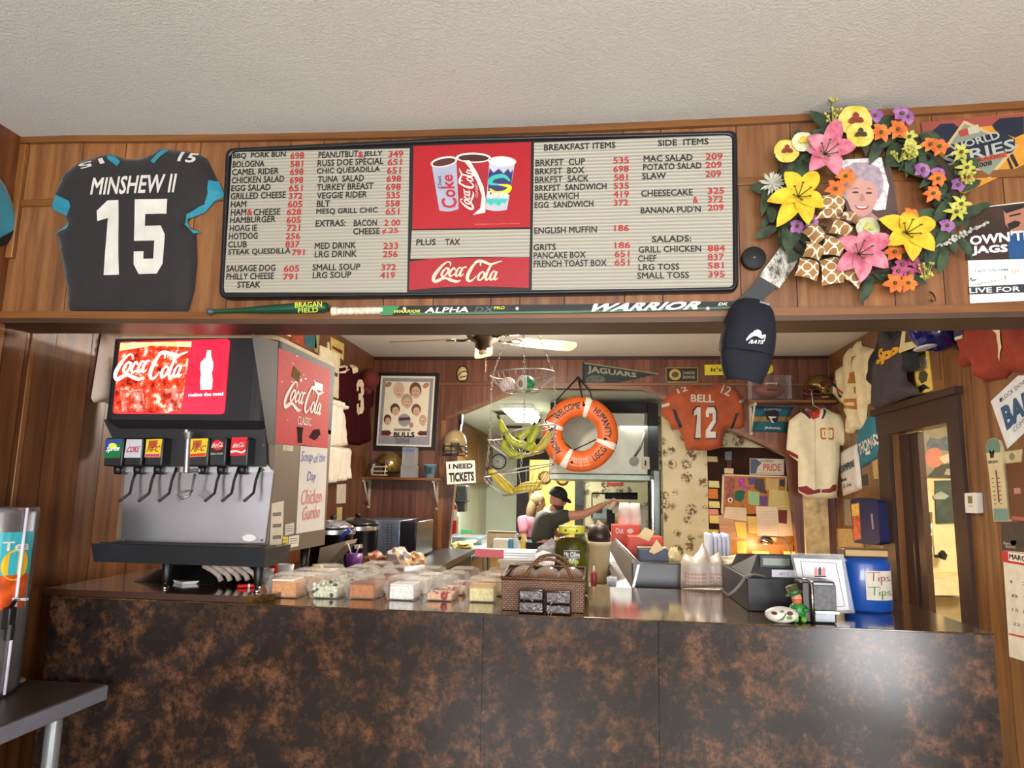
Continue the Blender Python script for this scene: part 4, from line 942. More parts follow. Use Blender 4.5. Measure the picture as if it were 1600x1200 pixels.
ap = thing('apron', 'frilly white apron hanging on the left wall beside the soda machine', 'apron', FL.pt(*FL.uv(530, 755, 0)))
APW = m('d0c8b8', .8, 0, .06, 20, .2)
Cloth(FL, off=.06, px=c7((470,610),(535,590),(600,600),(625,680),(632,800),(640,920),(470,920)), puff=.07, fold=.03, freq=34, seed=3).build('skirt', APW, ap)
Cloth(FL, off=.06, px=c7((470,560),(540,560),(600,575),(662,625),(640,655),(590,650),(530,625),(470,640)), puff=.09, fold=.02, freq=60, seed=4, edge=.02).build('waist_frill', APW, ap)
Cloth(FL, off=.06, px=c7((470,900),(560,905),(640,915),(655,1000),(664,1050),(640,1060),(668,1120),(640,1155),(590,1170),(540,1185),(470,1185)), puff=.10, fold=.035, freq=55, seed=6, edge=.02).build('hem_frill', APW, ap)
o = sheet('paper_notice', 'tall typed paper notice on the left wall below the apron', 'notice', FL, [(527,757),(541,756),(540,786),(526,787)], m('cfc4b0', .8))
o = sheet('paper_strip', 'narrow yellowed paper strip below the typed notice', 'notice', FL, [(527,793),(535,792),(534,824),(526,826)], m('c9b67c', .8))
MB().cyl(FL.pt(*FL.uv(538, 628, .05), .001), FL.pt(*FL.uv(538, 628, .05), .1), .008).build('peg', BLACK, ap)
sh = thing('shirt', 'pale pink garment hanging on the left wall behind the soda machine', 'shirt', FL.pt(*FL.uv(157, 630, 0)))
Cloth(FL, [(163,521),(200,521),(190,640),(172,628),(151,629),(147,622)], puff=.03, fold=.012, freq=40, seed=2).build('body', m('c9b4a6', .8), sh)
# ------------------------------------------------------------------ back wall
fp = thing('framed_print', 'black framed print of football players with caricature heads on the back wall', 'framed print', FB.pt(*FB.uv(633, 703, 0)))
MB().pprism(c7((882,378),(1320,382),(1292,937),(848,940)), FB, .0, .03).build('frame', m('140d0a', .4), fp)
MB().pprism(c7((902,402),(1293,407),(1262,915),(868,905)), FB, .03, .034).build('inner_frame', m('dcd8cc', .4), fp)
MB().pprism(c7((916,418),(1280,422),(1250,903),(880,893)), FB, .034, .035).build('mount', m('8d8c90', .5, 0, .15, 30), fp)
fp['z'] = .036
def fd(n_, pts, mt, k=1): return on(fp, FB, n_, c7(*pts), mt, k)
fd('printed_sheet', [(936,442),(1255,448),(1228,840),(905,835)], m('e4dcc2', .5, 0, .04))
HAIRS = ['c8b89a', '6a4432', 'a8947c', '4a342a', '6a4a36', '4a2c20', 'b89c80']; SK2 = m('cfa98a', .6)
for (x, y, rx, ry), h in zip(((1030,510,38,55),(1150,512,40,55),(1088,590,38,50),(1003,650,32,40),(1155,655,32,42),(948,725,25,36),(1203,730,25,38)), HAIRS):
    fd('printed_hair', blob(x, y-8, rx*1.08, ry*1.02), m(h, .6), 2); fd('printed_face', blob(x+3, y+ry*.18, rx*.78, ry*.8), SK2, 3)
    fd('printed_features', [(x-rx*.4,y),(x-rx*.1,y-3),(x-rx*.1,y+2),(x-rx*.4,y+4)], m('5a3a2c', .6), 4); fd('printed_features', [(x+rx*.15,y),(x+rx*.45,y-3),(x+rx*.45,y+2),(x+rx*.15,y+4)], m('5a3a2c', .6), 4)
    fd('printed_features', [(x-rx*.3,y+ry*.45),(x+rx*.35,y+ry*.45),(x+rx*.25,y+ry*.55),(x-rx*.2,y+ry*.55)], m('6a3428', .6), 4)
fd('printed_helmet', blob(1070,722,46,46), m('8f8f94', .6), 2); fd('printed_helmet_stripe', [(1030,705),(1110,700),(1112,720),(1030,728)], m('5a2430', .6), 3); fd('printed_mask', blob(1120,758,16,20), m('b07a70', .6), 3)
fd('printed_ball', [(905,797),(960,795),(978,815),(960,835),(905,832)], m('5a1e20', .6), 2); fd('printed_ball', [(1234,802),(1180,800),(1162,818),(1180,834),(1230,832)], m('5a1e20', .6), 2)
for x, y in ((955, 465), (1226, 472)): fd('printed_ball', blob(x, y, 26, 17, 14, 0, -.6), m('b07850', .6), 2)
ont(fp, FB, 'BULLS', c7((995,845),(1142,845),(1142,808),(995,808)), INK, 3, .07); fd('printed_bar', [(995,784),(1115,784),(1115,800),(995,800)], m('7a7a7c', .6), 2); fd('printed_signature', [(1000,855),(1110,855),(1105,890),(1010,890)], m('6e6c70', .6, 0, .4, 60), 2)
def shelf(name, label, a, b, zt, dep, brx, th=.025):
    s = thing(name, label, 'shelf', FB.pt((a+b)/2, zt-.3))
    MB().box2((a, YB-dep, zt-th), (b, YB-.001, zt), .003).build('board', W_TRIMX, s)
    BRM = m('c3b9a4', .5)
    for x in brx:
        q = MB(); q.box2((x-.012, YB-.012, zt-.30), (x+.012, YB-.001, zt-th)); q.box2((x-.012, YB-dep*.9, zt-th-.022), (x+.012, YB-.012, zt-th))
        q.tube([(x, YB-.008, zt-.28), (x, YB-dep*.8, zt-th-.012)], .009, 6); q.build('bracket', BRM, s)
    return s
sa, sb = FB.uv(558, 745, .12), FB.uv(692, 748, .12); ZS = sa[1]
shelf('wall_shelf', 'wooden shelf under the framed print on the left of the back wall', sa[0], sb[0], ZS, .24, (FB.uv(576, 800)[0], FB.uv(683, 800)[0]))
GOLD = m('8c7640', .28, .75, .1, 10); MASKC = m('cfc4a0', .35)
def helmet(name, label, loc, rotz, shell, mask, stripe, s=1.0, cat='helmet'):
    h = thing(name, label, cat, loc, rotz); L = Matrix.Diagonal((s, s, s, 1)); q = MB(); q.T = L    # local: faces +x
    n1, n2 = 26, 14; vs = []
    for j_ in range(n2+1):
        th = PI/2 - j_/n2*2.25
        for i in range(n1+1):
            ph = -PI+.0+2*PI*i/n1; x, y, z = math.cos(th)*math.cos(ph), math.cos(th)*math.sin(ph), math.sin(th)
            open_ = max(0, math.cos(ph))**1.5*(1 if z < .1 else 0)
            zz = max(z, -.02*(1-open_)-.95+.95*open_*1.05)
            vs.append((.125*x*(1-.5*open_*(z < 0)), .098*y, .15+.118*zz))
    k = n1+1; q._add(vs, [(j_*k+i, j_*k+i+1, (j_+1)*k+i+1, (j_+1)*k+i) for j_ in range(n2) for i in range(n1)], 0, True)
    o = q.build('shell', shell, h, True, True); sd = o.modifiers.new('thickness', 'SOLIDIFY'); sd.thickness = .006*s
    q = MB(); q.T = L
    for z, r in ((.125, .155), (.085, .165), (.05, .16)):
        q.tube([(r*math.cos(a), .098*math.sin(a)*1.02, z) for a in [(-1.35+2.7*i/12) for i in range(13)]], .005, 6)
    for y in (-.03, .03): q.tube([(.14, y, .15), (.163, y, .09), (.155, y, .05)], .005, 6)
    for y in (-.088, .088): q.tube([(.05, y, .15), (.06, y*1.05, .05)], .005, 6)
    q.build('face_mask', mask, h, True)
    for y in (-.099, .099): MB().ell((-.005*s, y*s, .11*s), (.012*s, .004*s, .014*s), 10, 6).build('ear_hole', INK, h, True)
    if stripe:
        for y in (-1, 1):
            q = MB(); q.T = L; q._add([(.02+.05*math.cos(a)*f, y*(.101-.03*abs(math.sin(a))*.3), .17+.03*math.sin(a)*f) for f in (1,) for a in [2*PI*i/12 for i in range(12)]], [range(12)]); q.build('side_emblem', stripe, h, True)
    return h
helmet('football_helmet', 'gold football helmet on the left shelf under the framed print', (FB.uv(608, 742, .12)[0], YB-.125, ZS+.001-.035), PI+.5, GOLD, MASKC, m('4a1420', .5), 1.05)
u0 = FB.uv(640, 742, .12)[0]
bx_ = thing('display_box', 'small clear plastic box on the left shelf beside the gold helmet', 'display box', (u0+.0, YB-.13, ZS))
CLR = clear('dfe6ea', .18)
MB().box2((u0-.07, YB-.2, ZS), (u0+.07, YB-.06, ZS+.12), .004).build('base', CLR, bx_); MB().box2((u0-.065, YB-.19, ZS+.12), (u0+.065, YB-.07, ZS+.29), .004).build('upper', CLR, bx_); MB().box2((u0-.055, YB-.195, ZS+.25), (u0+.055, YB-.191, ZS+.27)).build('label', m('5a74a8', .5), bx_)
u0 = FB.uv(672, 742, .12)[0]
bx_ = thing('candy_bucket', 'small pale blue tub with dark lettering on the left shelf', 'tub', (u0, YB-.13, ZS))
q = MB(); q.lathe([(.045, 0), (.06, .12), (.066, .12), (.066, .13), (.058, .13)], 16, 0, Matrix.Translation((u0, YB-.13, ZS))); q.build('tub', m('7aa0b0', .5), bx_)
text('lettering', 'TUBS', quadmap(FY(YB-.195), [(u0-.035, ZS+.04), (u0+.035, ZS+.04), (u0+.04, ZS+.1), (u0-.04, ZS+.1)], .001), INK, bx_)
op_ = thing('oval_plaque', 'small dark oval plaque with cream face on the back wall', 'plaque', FB.pt(*FB.uv(722, 600, 0)))
q = MB(); q.lathe([(1, 0), (1, .6), (.85, 1), (0, 1)], 28, 0, FB.mat(*FB.uv(722.5, 584.5, .01), .001) @ Matrix.Diagonal((.062, .088, .018, 1))); q.build('plaque', m('2a1810', .4), op_)
q = MB(); q.lathe([(1, 0), (1, 1), (0, 1)], 28, 0, FB.mat(*FB.uv(722.5, 584.5, .01), .018) @ Matrix.Diagonal((.05, .073, .003, 1))); q.build('face', m('d8c486', .5), op_)
lay(MB(), strokes([[(.1,.5),(.4,.8),(.8,.85),(.95,.6),(.6,.5),(.3,.45)], [(.1,.2),(.9,.25)]], .09), pquad(FB, [(713,600),(732,600),(732,577),(713,577)], .022)).build('engraving', m('4a3420', .5), op_)
pn = sheet('pennant', 'dark triangular football team pennant on the back wall above the life ring', 'pennant', FB, c9((45,302),(60,305),(590,385),(62,500),(45,500)), m('1e2a2e', .7, 0, .3, 18))
on(pn, FB, 'felt_edge', c9((45,302),(60,304),(60,500),(45,500)), m('11171a', .7)); on(pn, FB, 'gold_edge', c9((60,303),(592,383),(590,390),(60,311)), m('8a8468', .7))
ont(pn, FB, 'JAGUARS', c9((85,385),(430,420),(430,378),(85,325)), m('8d8a70', .7), 2, .04); on(pn, FB, 'printed_cat', c9(*blob(140,430,70,38)), m('4a5048', .7, 0, .5, 60))
o = sheet('license_plate', 'black and gold charter licence plate on the back wall', 'plate', FB, c9((640,338),(872,338),(872,446),(640,446)), m('1c1a14', .4), .001, .006)
on(o, FB, 'emblem_disc', c9(*blob(708,390,42,40)), m('b59a48', .4)); on(o, FB, 'emblem_figure', c9(*blob(708,390,26,22)), m('4a4020', .4), 2); ont(o, FB, 'CHARTER', c9((760,388),(850,388),(850,366),(760,366)), m('a59a78', .4)); ont(o, FB, '2005', c9((760,418),(850,418),(850,398),(760,398)), m('a59a78', .4))
for a, b, c_, d in ((640,338,872,344),(640,440,872,446),(640,338,646,446),(866,338,872,446)): on(o, FB, 'gold_border', c9((a,b),(c_,b),(c_,d),(a,d)), m('9a8648', .4))
o = sheet('bumper_sign', 'bright yellow strip sign partly hidden behind the navy cap', 'sign', FB, c9((918,320),(1385,310),(1408,330),(1408,365),(1385,385),(920,394)), m('d8c81c', .5))
ont(o, FB, "It's", c9((965,370),(1040,368),(1040,338),(965,340)), INK, 2, .03)
# orange jersey
ORJ = m('96431d', .8, 0, .15, 14, sheen=.1); NUMG = m('b8b0a4', .6)
j = thing('football_jersey', 'orange football jersey with number 12 hanging on the back wall', 'jersey', FB.pt(*FB.uv(1100, 703, 0)))
op_ = c9((820,448),(870,475),(930,485),(980,470),(1010,436),(1060,450),(1120,475),(1160,500),(1190,550),(1205,600),(1215,680),(1205,760),(1160,782),(1080,775),(1065,800),(1045,910),(960,930),(790,930),(770,850),(735,780),(690,785),(660,720),(612,680),(610,615),(630,560),(665,520),(700,490),(760,465))
cl = Cloth(FB, op_, puff=.06, fold=.014, freq=22, seed=12, edge=.06, h=.035); cl.build('body', ORJ, j)
cl.text('name_lettering', 'BELL', c9((822,583),(985,590),(985,535),(822,530)), NUMG, j, .04, .004, None, .03); 
cl.text('number', '12', c9((828,852),(1008,852),(1008,615),(828,612)), m('2a2420', .6), j, .09, .0035, block('12'), .03)
cl.text('number', '12', c9((838,842),(998,842),(998,625),(838,622)), NUMG, j, .04, .0055, block('12'), .03)
cl.text('shoulder_number', '12', c9((730,525),(800,505),(785,470),(720,490)), NUMG, j, .04, .004); cl.text('shoulder_number', '12', c9((1030,520),(1090,545),(1120,475),(1060,455)), NUMG, j, .04, .004)
cl.patch('side_stripe', c9((690,630),(712,640),(760,760),(745,775),(715,720)), BLACKM, j); cl.patch('side_stripe', c9((1140,670),(1165,660),(1125,775),(1105,775)), BLACKM, j)
for px in (c9((615,600),(668,590),(668,612),(615,622)), c9((1165,575),(1205,560),(1208,580),(1170,595))): cl.patch('sleeve_band', px, NUMG, j)
# right shelf of the back wall
sa, sb = FB.uv(1168, 627, .12), FB.uv(1345, 629, .12); ZS2 = sa[1]
shelf('wall_shelf', 'wooden shelf high on the right of the back wall holding a football', sa[0], XR-.02, ZS2, .24, (FB.uv(1173, 660)[0],))
fa, fb = FB.uv(1172, 622, .14)[0], FB.uv(1235, 622, .14)[0]
dc = thing('display_case', 'clear display case holding a brown football on the right shelf', 'display case', ((fa+fb)/2, YB-.13, ZS2+.001))
MB().box2((fa, YB-.21, ZS2+.001), (fb, YB-.04, ZS2+.012)).build('base', BLACK, dc)
MB().box2((fa+.004, YB-.205, ZS2+.012), (fb-.004, YB-.045, ZS2+.235)).build('cover', clear('e8ecf0', .03), dc)
fo = thing('american_football', 'brown football inside the clear display case on the right shelf', 'ball', ((fa+fb)/2, YB-.125, ZS2+.02))
q = MB(); q.lathe([(max(0, .082*(1-(t/10)**2)**.8), t/10*.14) for t in range(-10, 11)], 20, 0, Matrix.Translation(((fa+fb)/2, YB-.125, ZS2+.105)) @ Matrix.Rotation(PI/2, 4, 'Y')); q.build('body', m('6e3420', .6, 0, .1, 60, .3), fo)
q = MB()
for i in range(-3, 4): q.box(((fa+fb)/2+i*.016, YB-.185, ZS2+.155), (.005, .012, .03))
q.box(((fa+fb)/2, YB-.187, ZS2+.157), (.12, .008, .005)); q.build('laces', OFFW, fo)
text('lettering', 'Wilson', quadmap(FY(YB-.21), [((fa+fb)/2-.045, ZS2+.085), ((fa+fb)/2+.045, ZS2+.085), ((fa+fb)/2+.045, ZS2+.11), ((fa+fb)/2-.045, ZS2+.11)], -.003), m('2a120c', .5), fo)
helmet('football_helmet', 'gold football helmet with dark red mask on the right shelf', (FB.uv(1283, 622, .12)[0], YB-.13, ZS2+.001-.035), PI+.25, GOLD, m('5a1a1a', .4), m('5a1a1a', .5), 1.05)
fl = thing('team_flag', 'small teal flag with a cat head hanging below the right shelf', 'flag', FB.pt(*FB.uv(1207, 675, 0)))
cl = Cloth(FB, c9((1255,615),(1400,618),(1560,620),(1510,700),(1505,805),(1245,795)), puff=.02, fold=.012, freq=26, seed=4, h=.03); cl.build('cloth', m('12505e', .8), fl)
cl.patch('gold_band', c9((1252,690),(1540,690),(1520,725),(1250,725)), m('8a6a2c', .8), fl); cl.patch('cat_head', c9((1345,660),(1420,640),(1450,665),(1440,720),(1410,745),(1385,720),(1360,715)), m('1a1a1c', .8), fl, .004); cl.patch('cat_jaw', c9((1368,690),(1430,690),(1425,700),(1395,702),(1400,720),(1418,738),(1395,735),(1380,705)), OFFW, fl, .006)
cl.text('lettering', 'JAGUARS', c9((1345,782),(1460,785),(1460,768),(1345,762)), OFFW, fl, .03); cl.text('lettering', 'JACKSONVILLE', c9((1342,650),(1465,652),(1465,632),(1342,630)), m('9aa8a0', .8), fl, .03)
# life ring hanging on the back wall
lr = thing('life_ring', 'orange life ring with white bands hanging over the back opening', 'life ring', FB.pt(*FB.uv(906, 742, .1), .1))
rc = FB.uv(906, 678, .12); q = FB.uv(966, 678, .12)[0]-rc[0]; R1, r1 = .262, .098
ORR = m('c4581a', .5, 0, .12, 10, .1)
Mr = FB.mat(rc[0], rc[1], .12)
def torus(mb, M, R, r, a0, a1, n, seg=18, sz=.62, k=1.0):
    vs = [M @ Vector(((R+r*k*math.cos(b))*math.cos(a), (R+r*k*math.cos(b))*math.sin(a), r*k*sz*math.sin(b))) for i in range(n+1) for a in [a0+(a1-a0)*i/n] for b in [2*PI*j_/seg for j_ in range(seg)]]
    mb._add(vs, [(i*seg+j_, i*seg+(j_+1) % seg, (i+1)*seg+(j_+1) % seg, (i+1)*seg+j_) for i in range(n) for j_ in range(seg)], 0, True); return mb
torus(MB(), Mr, R1, r1, 0, 2*PI, 48).build('ring', ORR, lr, weld=True)
for a in (75, 165, 243, -20): torus(MB(), Mr, R1, r1, math.radians(a-5.5), math.radians(a+5.5), 4, k=1.015).build('white_band', OFFW, lr)
def onring(a, t): return Mr @ Vector(((R1+t*r1)*math.cos(a), (R1+t*r1)*math.sin(a), r1*.62*math.sqrt(max(0, 1-t*t))+.004))
def rtext(s, a0, a1, t0, t1, mt, bold=.04): lay(MB(), glyphs(s, bold), lambda x, y: onring(a0+(a1-a0)*x, t0+(t1-t0)*y)).build('lettering', mt, lr)
R_ = math.radians
rtext('WELCOME', R_(148), R_(90), -.3, .35, INK); rtext('HUMANITY', R_(58), R_(-8), -.3, .35, INK); rtext('USCG', R_(-62), R_(-30), .35, -.3, INK); rtext('ABOARD', R_(225), R_(180), -.3, .3, INK)
for k_, (t0, t1) in enumerate(((.5, .3), (.2, .0), (-.1, -.3))): rtext('PLEASE KEEP RING', R_(252), R_(288), t0, t1, m('e8c0a0', .6), 0)
ROPE = m('1a1614', .8)
nail = FB.pt(*FB.uv(903, 589, .03), .03)
q = MB(); q.tube([onring(R_(142), .4), FB.pt(*FB.uv(870,625,.1), .1), nail], .007, 6); q.tube([nail, onring(R_(82), .1)], .008, 6); q.tube([nail, FB.pt(*FB.uv(922,612,.1), .1), onring(R_(70), .8)], .007, 6)
q.cyl(nail-FB.n*.03, nail+FB.n*.02, .006); q.build('hanging_rope', ROPE, lr)
q = MB(); q.tube([onring(R_(142), .4), onring(R_(160), .9), onring(R_(172), .2)], .007, 6); q.tube([onring(R_(196), -.9), FB.pt(*FB.uv(880,690,.12), .12), onring(R_(243), -1.)], .006, 6); q.tube([onring(R_(250), -1.), onring(R_(-18), -1.)], .006, 6); q.tube([onring(R_(-12), -.2), onring(R_(-14), .95)], .007, 6)
for a, t in ((172, .2), (82, .1), (-12, -.2), (255, .2)): q.ell(onring(R_(a), t), .014, 8, 6)
q.build('grab_rope', ROPE, lr)
# ticket sign hanging from a helmet on the left post of the opening
helmet('football_helmet', 'tan helmet with black straps hanging on the left post of the opening', FB.pt(*FB.uv(710, 722, .17), .17), -PI/2+.2, m('a89468', .4), m('1a1614', .5), None, 1.15)
tk = thing('ticket_sign', 'white card sign reading i need tickets hanging below the tan helmet', 'sign', FB.pt(*FB.uv(721, 757, .32), .32))
tpx = c8((70,875),(255,865),(263,1010),(77,1022)); MB().pprism(tpx, FB, .316, .32).build('card', PAPER, tk)
text('lettering', 'I NEED', pquad(FB, c8((90,922),(240,918),(240,884),(90,890)), .3215), INK, tk, .08); text('lettering', 'TICKETS', pquad(FB, c8((92,1008),(250,998),(248,938),(90,946)), .3215), INK, tk, .08)
q = MB(); q.tube([FB.pt(*FB.uv(706,722,.31), .31), FB.pt(*FB.uv(712,712,.29), .29), FB.pt(*FB.uv(722,712,.29), .29), FB.pt(*FB.uv(732,720,.31), .31)], .003, 5); q.build('string', ROPE, tk)
q = MB(); a = FB.pt(*FB.uv(719, 655, .02), .012); q.box(a, (.03, .02, .1)); q.tube([a, a+Vector((0, -.05, -.1)), FB.pt(*FB.uv(716, 704, .17), .17)], .008, 6); tag(q.build('strap_hook', BLACKM), 'black strap and hook holding the tan helmet', 'hook')
# ------------------------------------------------------------------ ceiling fan and lamp
zf = 2.50
hub = oZ(756, 531, zf); fan = thing('ceiling_fan', 'ceiling fan with five pale wooden blades in the back room', 'ceiling fan', (hub.x, hub.y, zf-.08))
Mh = Matrix.Translation((hub.x, hub.y, 0)); BRONZE = m('6e6454', .3, .9)
MB().lathe([(.0, zf-.075), (.03, zf-.075), (.055, zf-.055), (.06, zf-.02), (.10, zf+.0), (.12, zf+.03), (.12, zf+.08), (.09, zf+.10), (.03, zf+.11), (.014, zf+.12), (.014, ZC-.06), (.06, ZC-.05), (.065, ZC-.015)], 28, 0, Mh).build('motor_housing', BRONZE, fan)
MB().ell((hub.x, hub.y, zf-.085), (.035, .035, .022), 16, 8).build('end_cap', m('d8cc9c', .2, .3), fan)
tipr = oZ(908, 546, zf); a0 = math.atan2(tipr.y-hub.y, tipr.x-hub.x); BLD = wood('blade_wood', [(.3, 'a8855a'), (.6, 'c9a678'), (.8, 'b89468')], 'x', tone=False)
for k_ in range(5):
    a = a0+2*PI*k_/5; Mb = Matrix.Translation((hub.x, hub.y, zf+.012)) @ Matrix.Rotation(a, 4, 'Z') @ Matrix.Rotation(-.24, 4, 'X')
    q = MB(); q.T = Mb; pl = [(.22, -.045), (.28, -.062), (.58, -.07), (.66, -.062), (.68, -.03), (.68, .03), (.66, .062), (.58, .07), (.28, .062), (.22, .045)]
    q._add([(x, y, z) for z in (-.004, .004) for x, y in pl], [range(10)[::-1], range(10, 20)]+[(i, (i+1) % 10, 10+(i+1) % 10, 10+i) for i in range(10)]); b = q.build('blade', BLD, fan)
    q = MB(); q.T = Mb; q.tube([(.08, 0, .0), (.14, .012, -.012), (.2, .0, -.008)], .009, 6); q.tube([(.2, -.03, -.007), (.25, -.035, -.007), (.27, 0, -.007), (.25, .035, -.007), (.2, .03, -.007)], .006, 6, closed=True); q.build('blade_bracket', BRONZE, b)
q = MB(); [q.ell((hub.x+.02, hub.y-.03, zf-.1-.011*i), .0038, 6, 4) for i in range(12)]; q.build('pull_chain', BRONZE, fan)
lx = oZ(917, 520, ZC-.05); cl_ = thing('ceiling_light', 'glowing strip light on the back room ceiling right of the fan', 'ceiling light', (lx.x, 1.9, ZC-.09))
MB().box2((lx.x-.09, 1.3, ZC-.05), (lx.x+.09, 2.5, ZC-.001), .01).build('housing', WHITE, cl_); MB().box2((lx.x-.075, 1.33, ZC-.075), (lx.x+.075, 2.47, ZC-.05), .02).build('diffuser', m('ffe2a0', .4, 0, .02, emit=2.5), cl_)
# ------------------------------------------------------------------ three-tier wire basket with fruit
YK = 1.15; FK = FY(YK)
WIREM = m('b4b0a6', .35, .8)
bk = thing('hanging_basket', 'three-tier hanging wire basket on chains below the ceiling', 'basket', FK.pt(*FK.uv(815, 778, 0)))
def tierM(cx, cy, tilt, rx):
    a = FK.uv(cx, cy, 0); return FK.pt(*a), tilt
TI = [((818, 587), 50, 50, 42, 13, -.06), ((768+8, 685+4), 50, 54, 44, 15, .0), ((812, 735), 57, 58, 44, 10, 0)]
tiers = []
for (name_, top, bot_, RT, RB, tx) in (('basket', (816, 585), (813, 612), .165, .085, .05), ('basket', (815, 676), (806, 712), .175, .09, .22), ('basket', (810, 735), (804, 770), .18, .095, .2)):
    tc = FK.pt(*FK.uv(*top, 0)); bc = FK.pt(*FK.uv(*bot_, 0)); hgt = tc.z-bc.z
    M_ = Matrix.Translation(tc) @ Matrix.Rotation(-tx, 4, 'Y')
    q = MB(); q.T = M_
    circ = lambda R, z, n=28: [(R*math.cos(2*PI*i/n), R*math.sin(2*PI*i/n), z) for i in range(n)]
    q.tube(circ(RT, 0), .0035, 6, closed=True); q.tube(circ(RB, -hgt), .003, 6, closed=True); q.tube(circ(RB*.5, -hgt), .002, 5, closed=True)
    for i in range(30):
        a = 2*PI*i/30; C, S_ = math.cos(a), math.sin(a)
        q.tube([(RT*C, RT*S_, 0), ((RT*.93)*C, RT*.93*S_, -hgt*.3), (RB*1.12*C, RB*1.12*S_, -hgt*.85), (RB*C, RB*S_, -hgt)], .0014, 4)
    for i in range(8): q.tube([(RB*math.cos(PI*i/8), RB*math.sin(PI*i/8), -hgt), (-RB*math.cos(PI*i/8), -RB*math.sin(PI*i/8), -hgt)], .0014, 4)
    q.build('basket', WIREM, bk); tiers.append((M_, RT, RB, hgt))
def links(a, b, name='chain'):
    q = MB(); n = max(2, int((b-a).length/.017)); d = (b-a)/n; Z = d.to_track_quat('Z', 'Y').to_matrix().to_4x4()
    for i in range(n):
        T = Matrix.Translation(a+d*(i+.5)) @ Z @ Matrix.Rotation(PI/2*(i % 2), 4, 'Z'); q.tube([T @ Vector((.0055*math.cos(t*PI/3), 0, .0115*math.sin(t*PI/3))) for t in range(6)], .0016, 4, closed=True)
    q.build(name, WIREM, bk)
top = Vector((tiers[0][0].translation.x-.01, YK, zceil(0, YK))); apx = Vector((top.x, YK, top.z-.28))
links(top, apx); q = MB(); q.tube([top, top-Vector((0, 0, .03))], .004, 6); q.build('ceiling_hook', WIREM, bk)
for a in (2.9, .25, -1.4):
    pts = [M_ @ Vector((RT*math.cos(a), RT*math.sin(a), 0)) for M_, RT, RB, h_ in tiers]
    links(apx, pts[0]); links(pts[0], pts[1]); links(pts[1], pts[2])
def ball(name, label, px, r, mt, extra=None):
    c = FY(YK+.0).pt(*FY(YK).uv(*px, 0)); o = thing(name, label, 'ball', c-Vector((0, 0, r))); q = MB(); q.ell(c, r, 24, 14); q.build('cover', mt, o); return o, c
def striped(name, a, b, n=14):
    mt, nt, bs = newmat(name); tc = N(nt, 'ShaderNodeTexCoord'); w = N(nt, 'ShaderNodeTexWave'); w.inputs['Scale'].default_value = n; w.inputs['Distortion'].default_value = 1.5
    nt.links.new(tc.outputs['Object'], w.inputs[0]); rp = ramp(nt, w.outputs[0], [(.3, a), (.6, b)]); nt.links.new(rp.outputs[0], bs.inputs['Base Color']); return mt
ball('souvenir_ball', 'pale pink souvenir ball in the top tier of the hanging basket', (793, 602), .042, striped('pink_ball', 'c9a8a4', 'e0cac4', 24))
o, c = ball('souvenir_ball', 'green and white souvenir ball in the top tier of the hanging basket', (822, 600), .045, m('0c7a4a', .4))
MB().ell(c+Vector((-.012, -.012, 0)), (.038, .038, .0445), 20, 12).build('white_panel', OFFW, o); MB().ell(c+Vector((-.02, -.042, -.004)), (.014, .01, .02), 10, 6).build('printed_figure', m('8a7030', .6), o)
def bananamat(name, a, b):
    mt, nt, bs = newmat(name); n = noise_n(nt, 22, 5); rp = ramp(nt, n.outputs[0], [(.3, a), (.62, b), (.75, tuple(x*.7 for x in lin(a)[:3]))]); nt.links.new(rp.outputs[0], bs.inputs['Base Color']); bs.inputs['Roughness'].default_value = .45; return mt
BG, BY = bananamat('green_banana', '8a9a1c', 'b4b82e'), bananamat('yellow_banana', 'b49c16', 'd2b92a'); TIPM = m('2a2010', .7)
def banana(px3, r, mt, label, group, dy=0):
    fr = FY(YK+dy); P = [fr.pt(*fr.uv(x, y, 0)) for x, y in px3]; pts = [Vector(v) for v in catmull([tuple(p) for p in P], 5)]; n = len(pts)
    o = thing('banana', label, 'banana', pts[n//2]-Vector((0, 0, r)), group=group)
    rr_ = [r*(.3+.7*min(1, 3.2*min(i/(n-1), 1-i/(n-1)))**.6) if 0 < i < n-1 else r*.28 for i in range(n)]
    MB().tube(pts, r, 6, rr=rr_).build('peel', mt, o); d = (pts[0]-pts[1]).normalized()
    q = MB(); q.cyl(pts[0], pts[0]+d*r*1.0, r*.3, r*.38, 6); q.build('stem', TIPM, o)
g1 = 'bananas in the middle tier'; g2 = 'bananas in the bottom tier'
for px, mt, dy, lb in ((c8((415,600),(448,680),(500,745),(600,775)), BG, -.03, 'long green banana curving up at the left of the middle tier'), (c8((630,640),(580,690),(540,720),(520,760)), BG, .05, 'green banana leaning right behind the long one in the middle tier'), (c8((670,620),(640,690),(615,740),(610,800)), BG, .02, 'upright green banana at the right of the middle tier'),
                 (c8((445,735),(455,790),(520,830),(595,830)), BG, -.05, 'plump green banana lying lowest at the front of the middle tier'), (c8((745,680),(715,740),(670,790),(610,820)), BY, -.01, 'green banana along the right rim of the middle tier'), (c8((540,735),(580,770),(620,780),(650,760)), BG, .0, 'short green banana in the centre of the middle tier')):
    banana(px, .021, mt, lb, g1, dy)
for px, dy, lb in ((c8((345,930),(395,980),(450,1040),(510,1085)), -.05, 'ripe banana sloping down the left of the bottom tier'), (c8((360,925),(420,985),(470,1030),(500,1050)), .02, 'ripe banana behind the sloping one in the bottom tier'), (c8((505,1060),(560,1050),(620,1045),(670,1030)), -.05, 'ripe banana lying along the front of the bottom tier'), (c8((540,1035),(590,1030),(640,1025),(690,1005)), .03, 'ripe banana lying behind at the right of the bottom tier')):
    banana(px, .02, BY, lb, g2, dy)
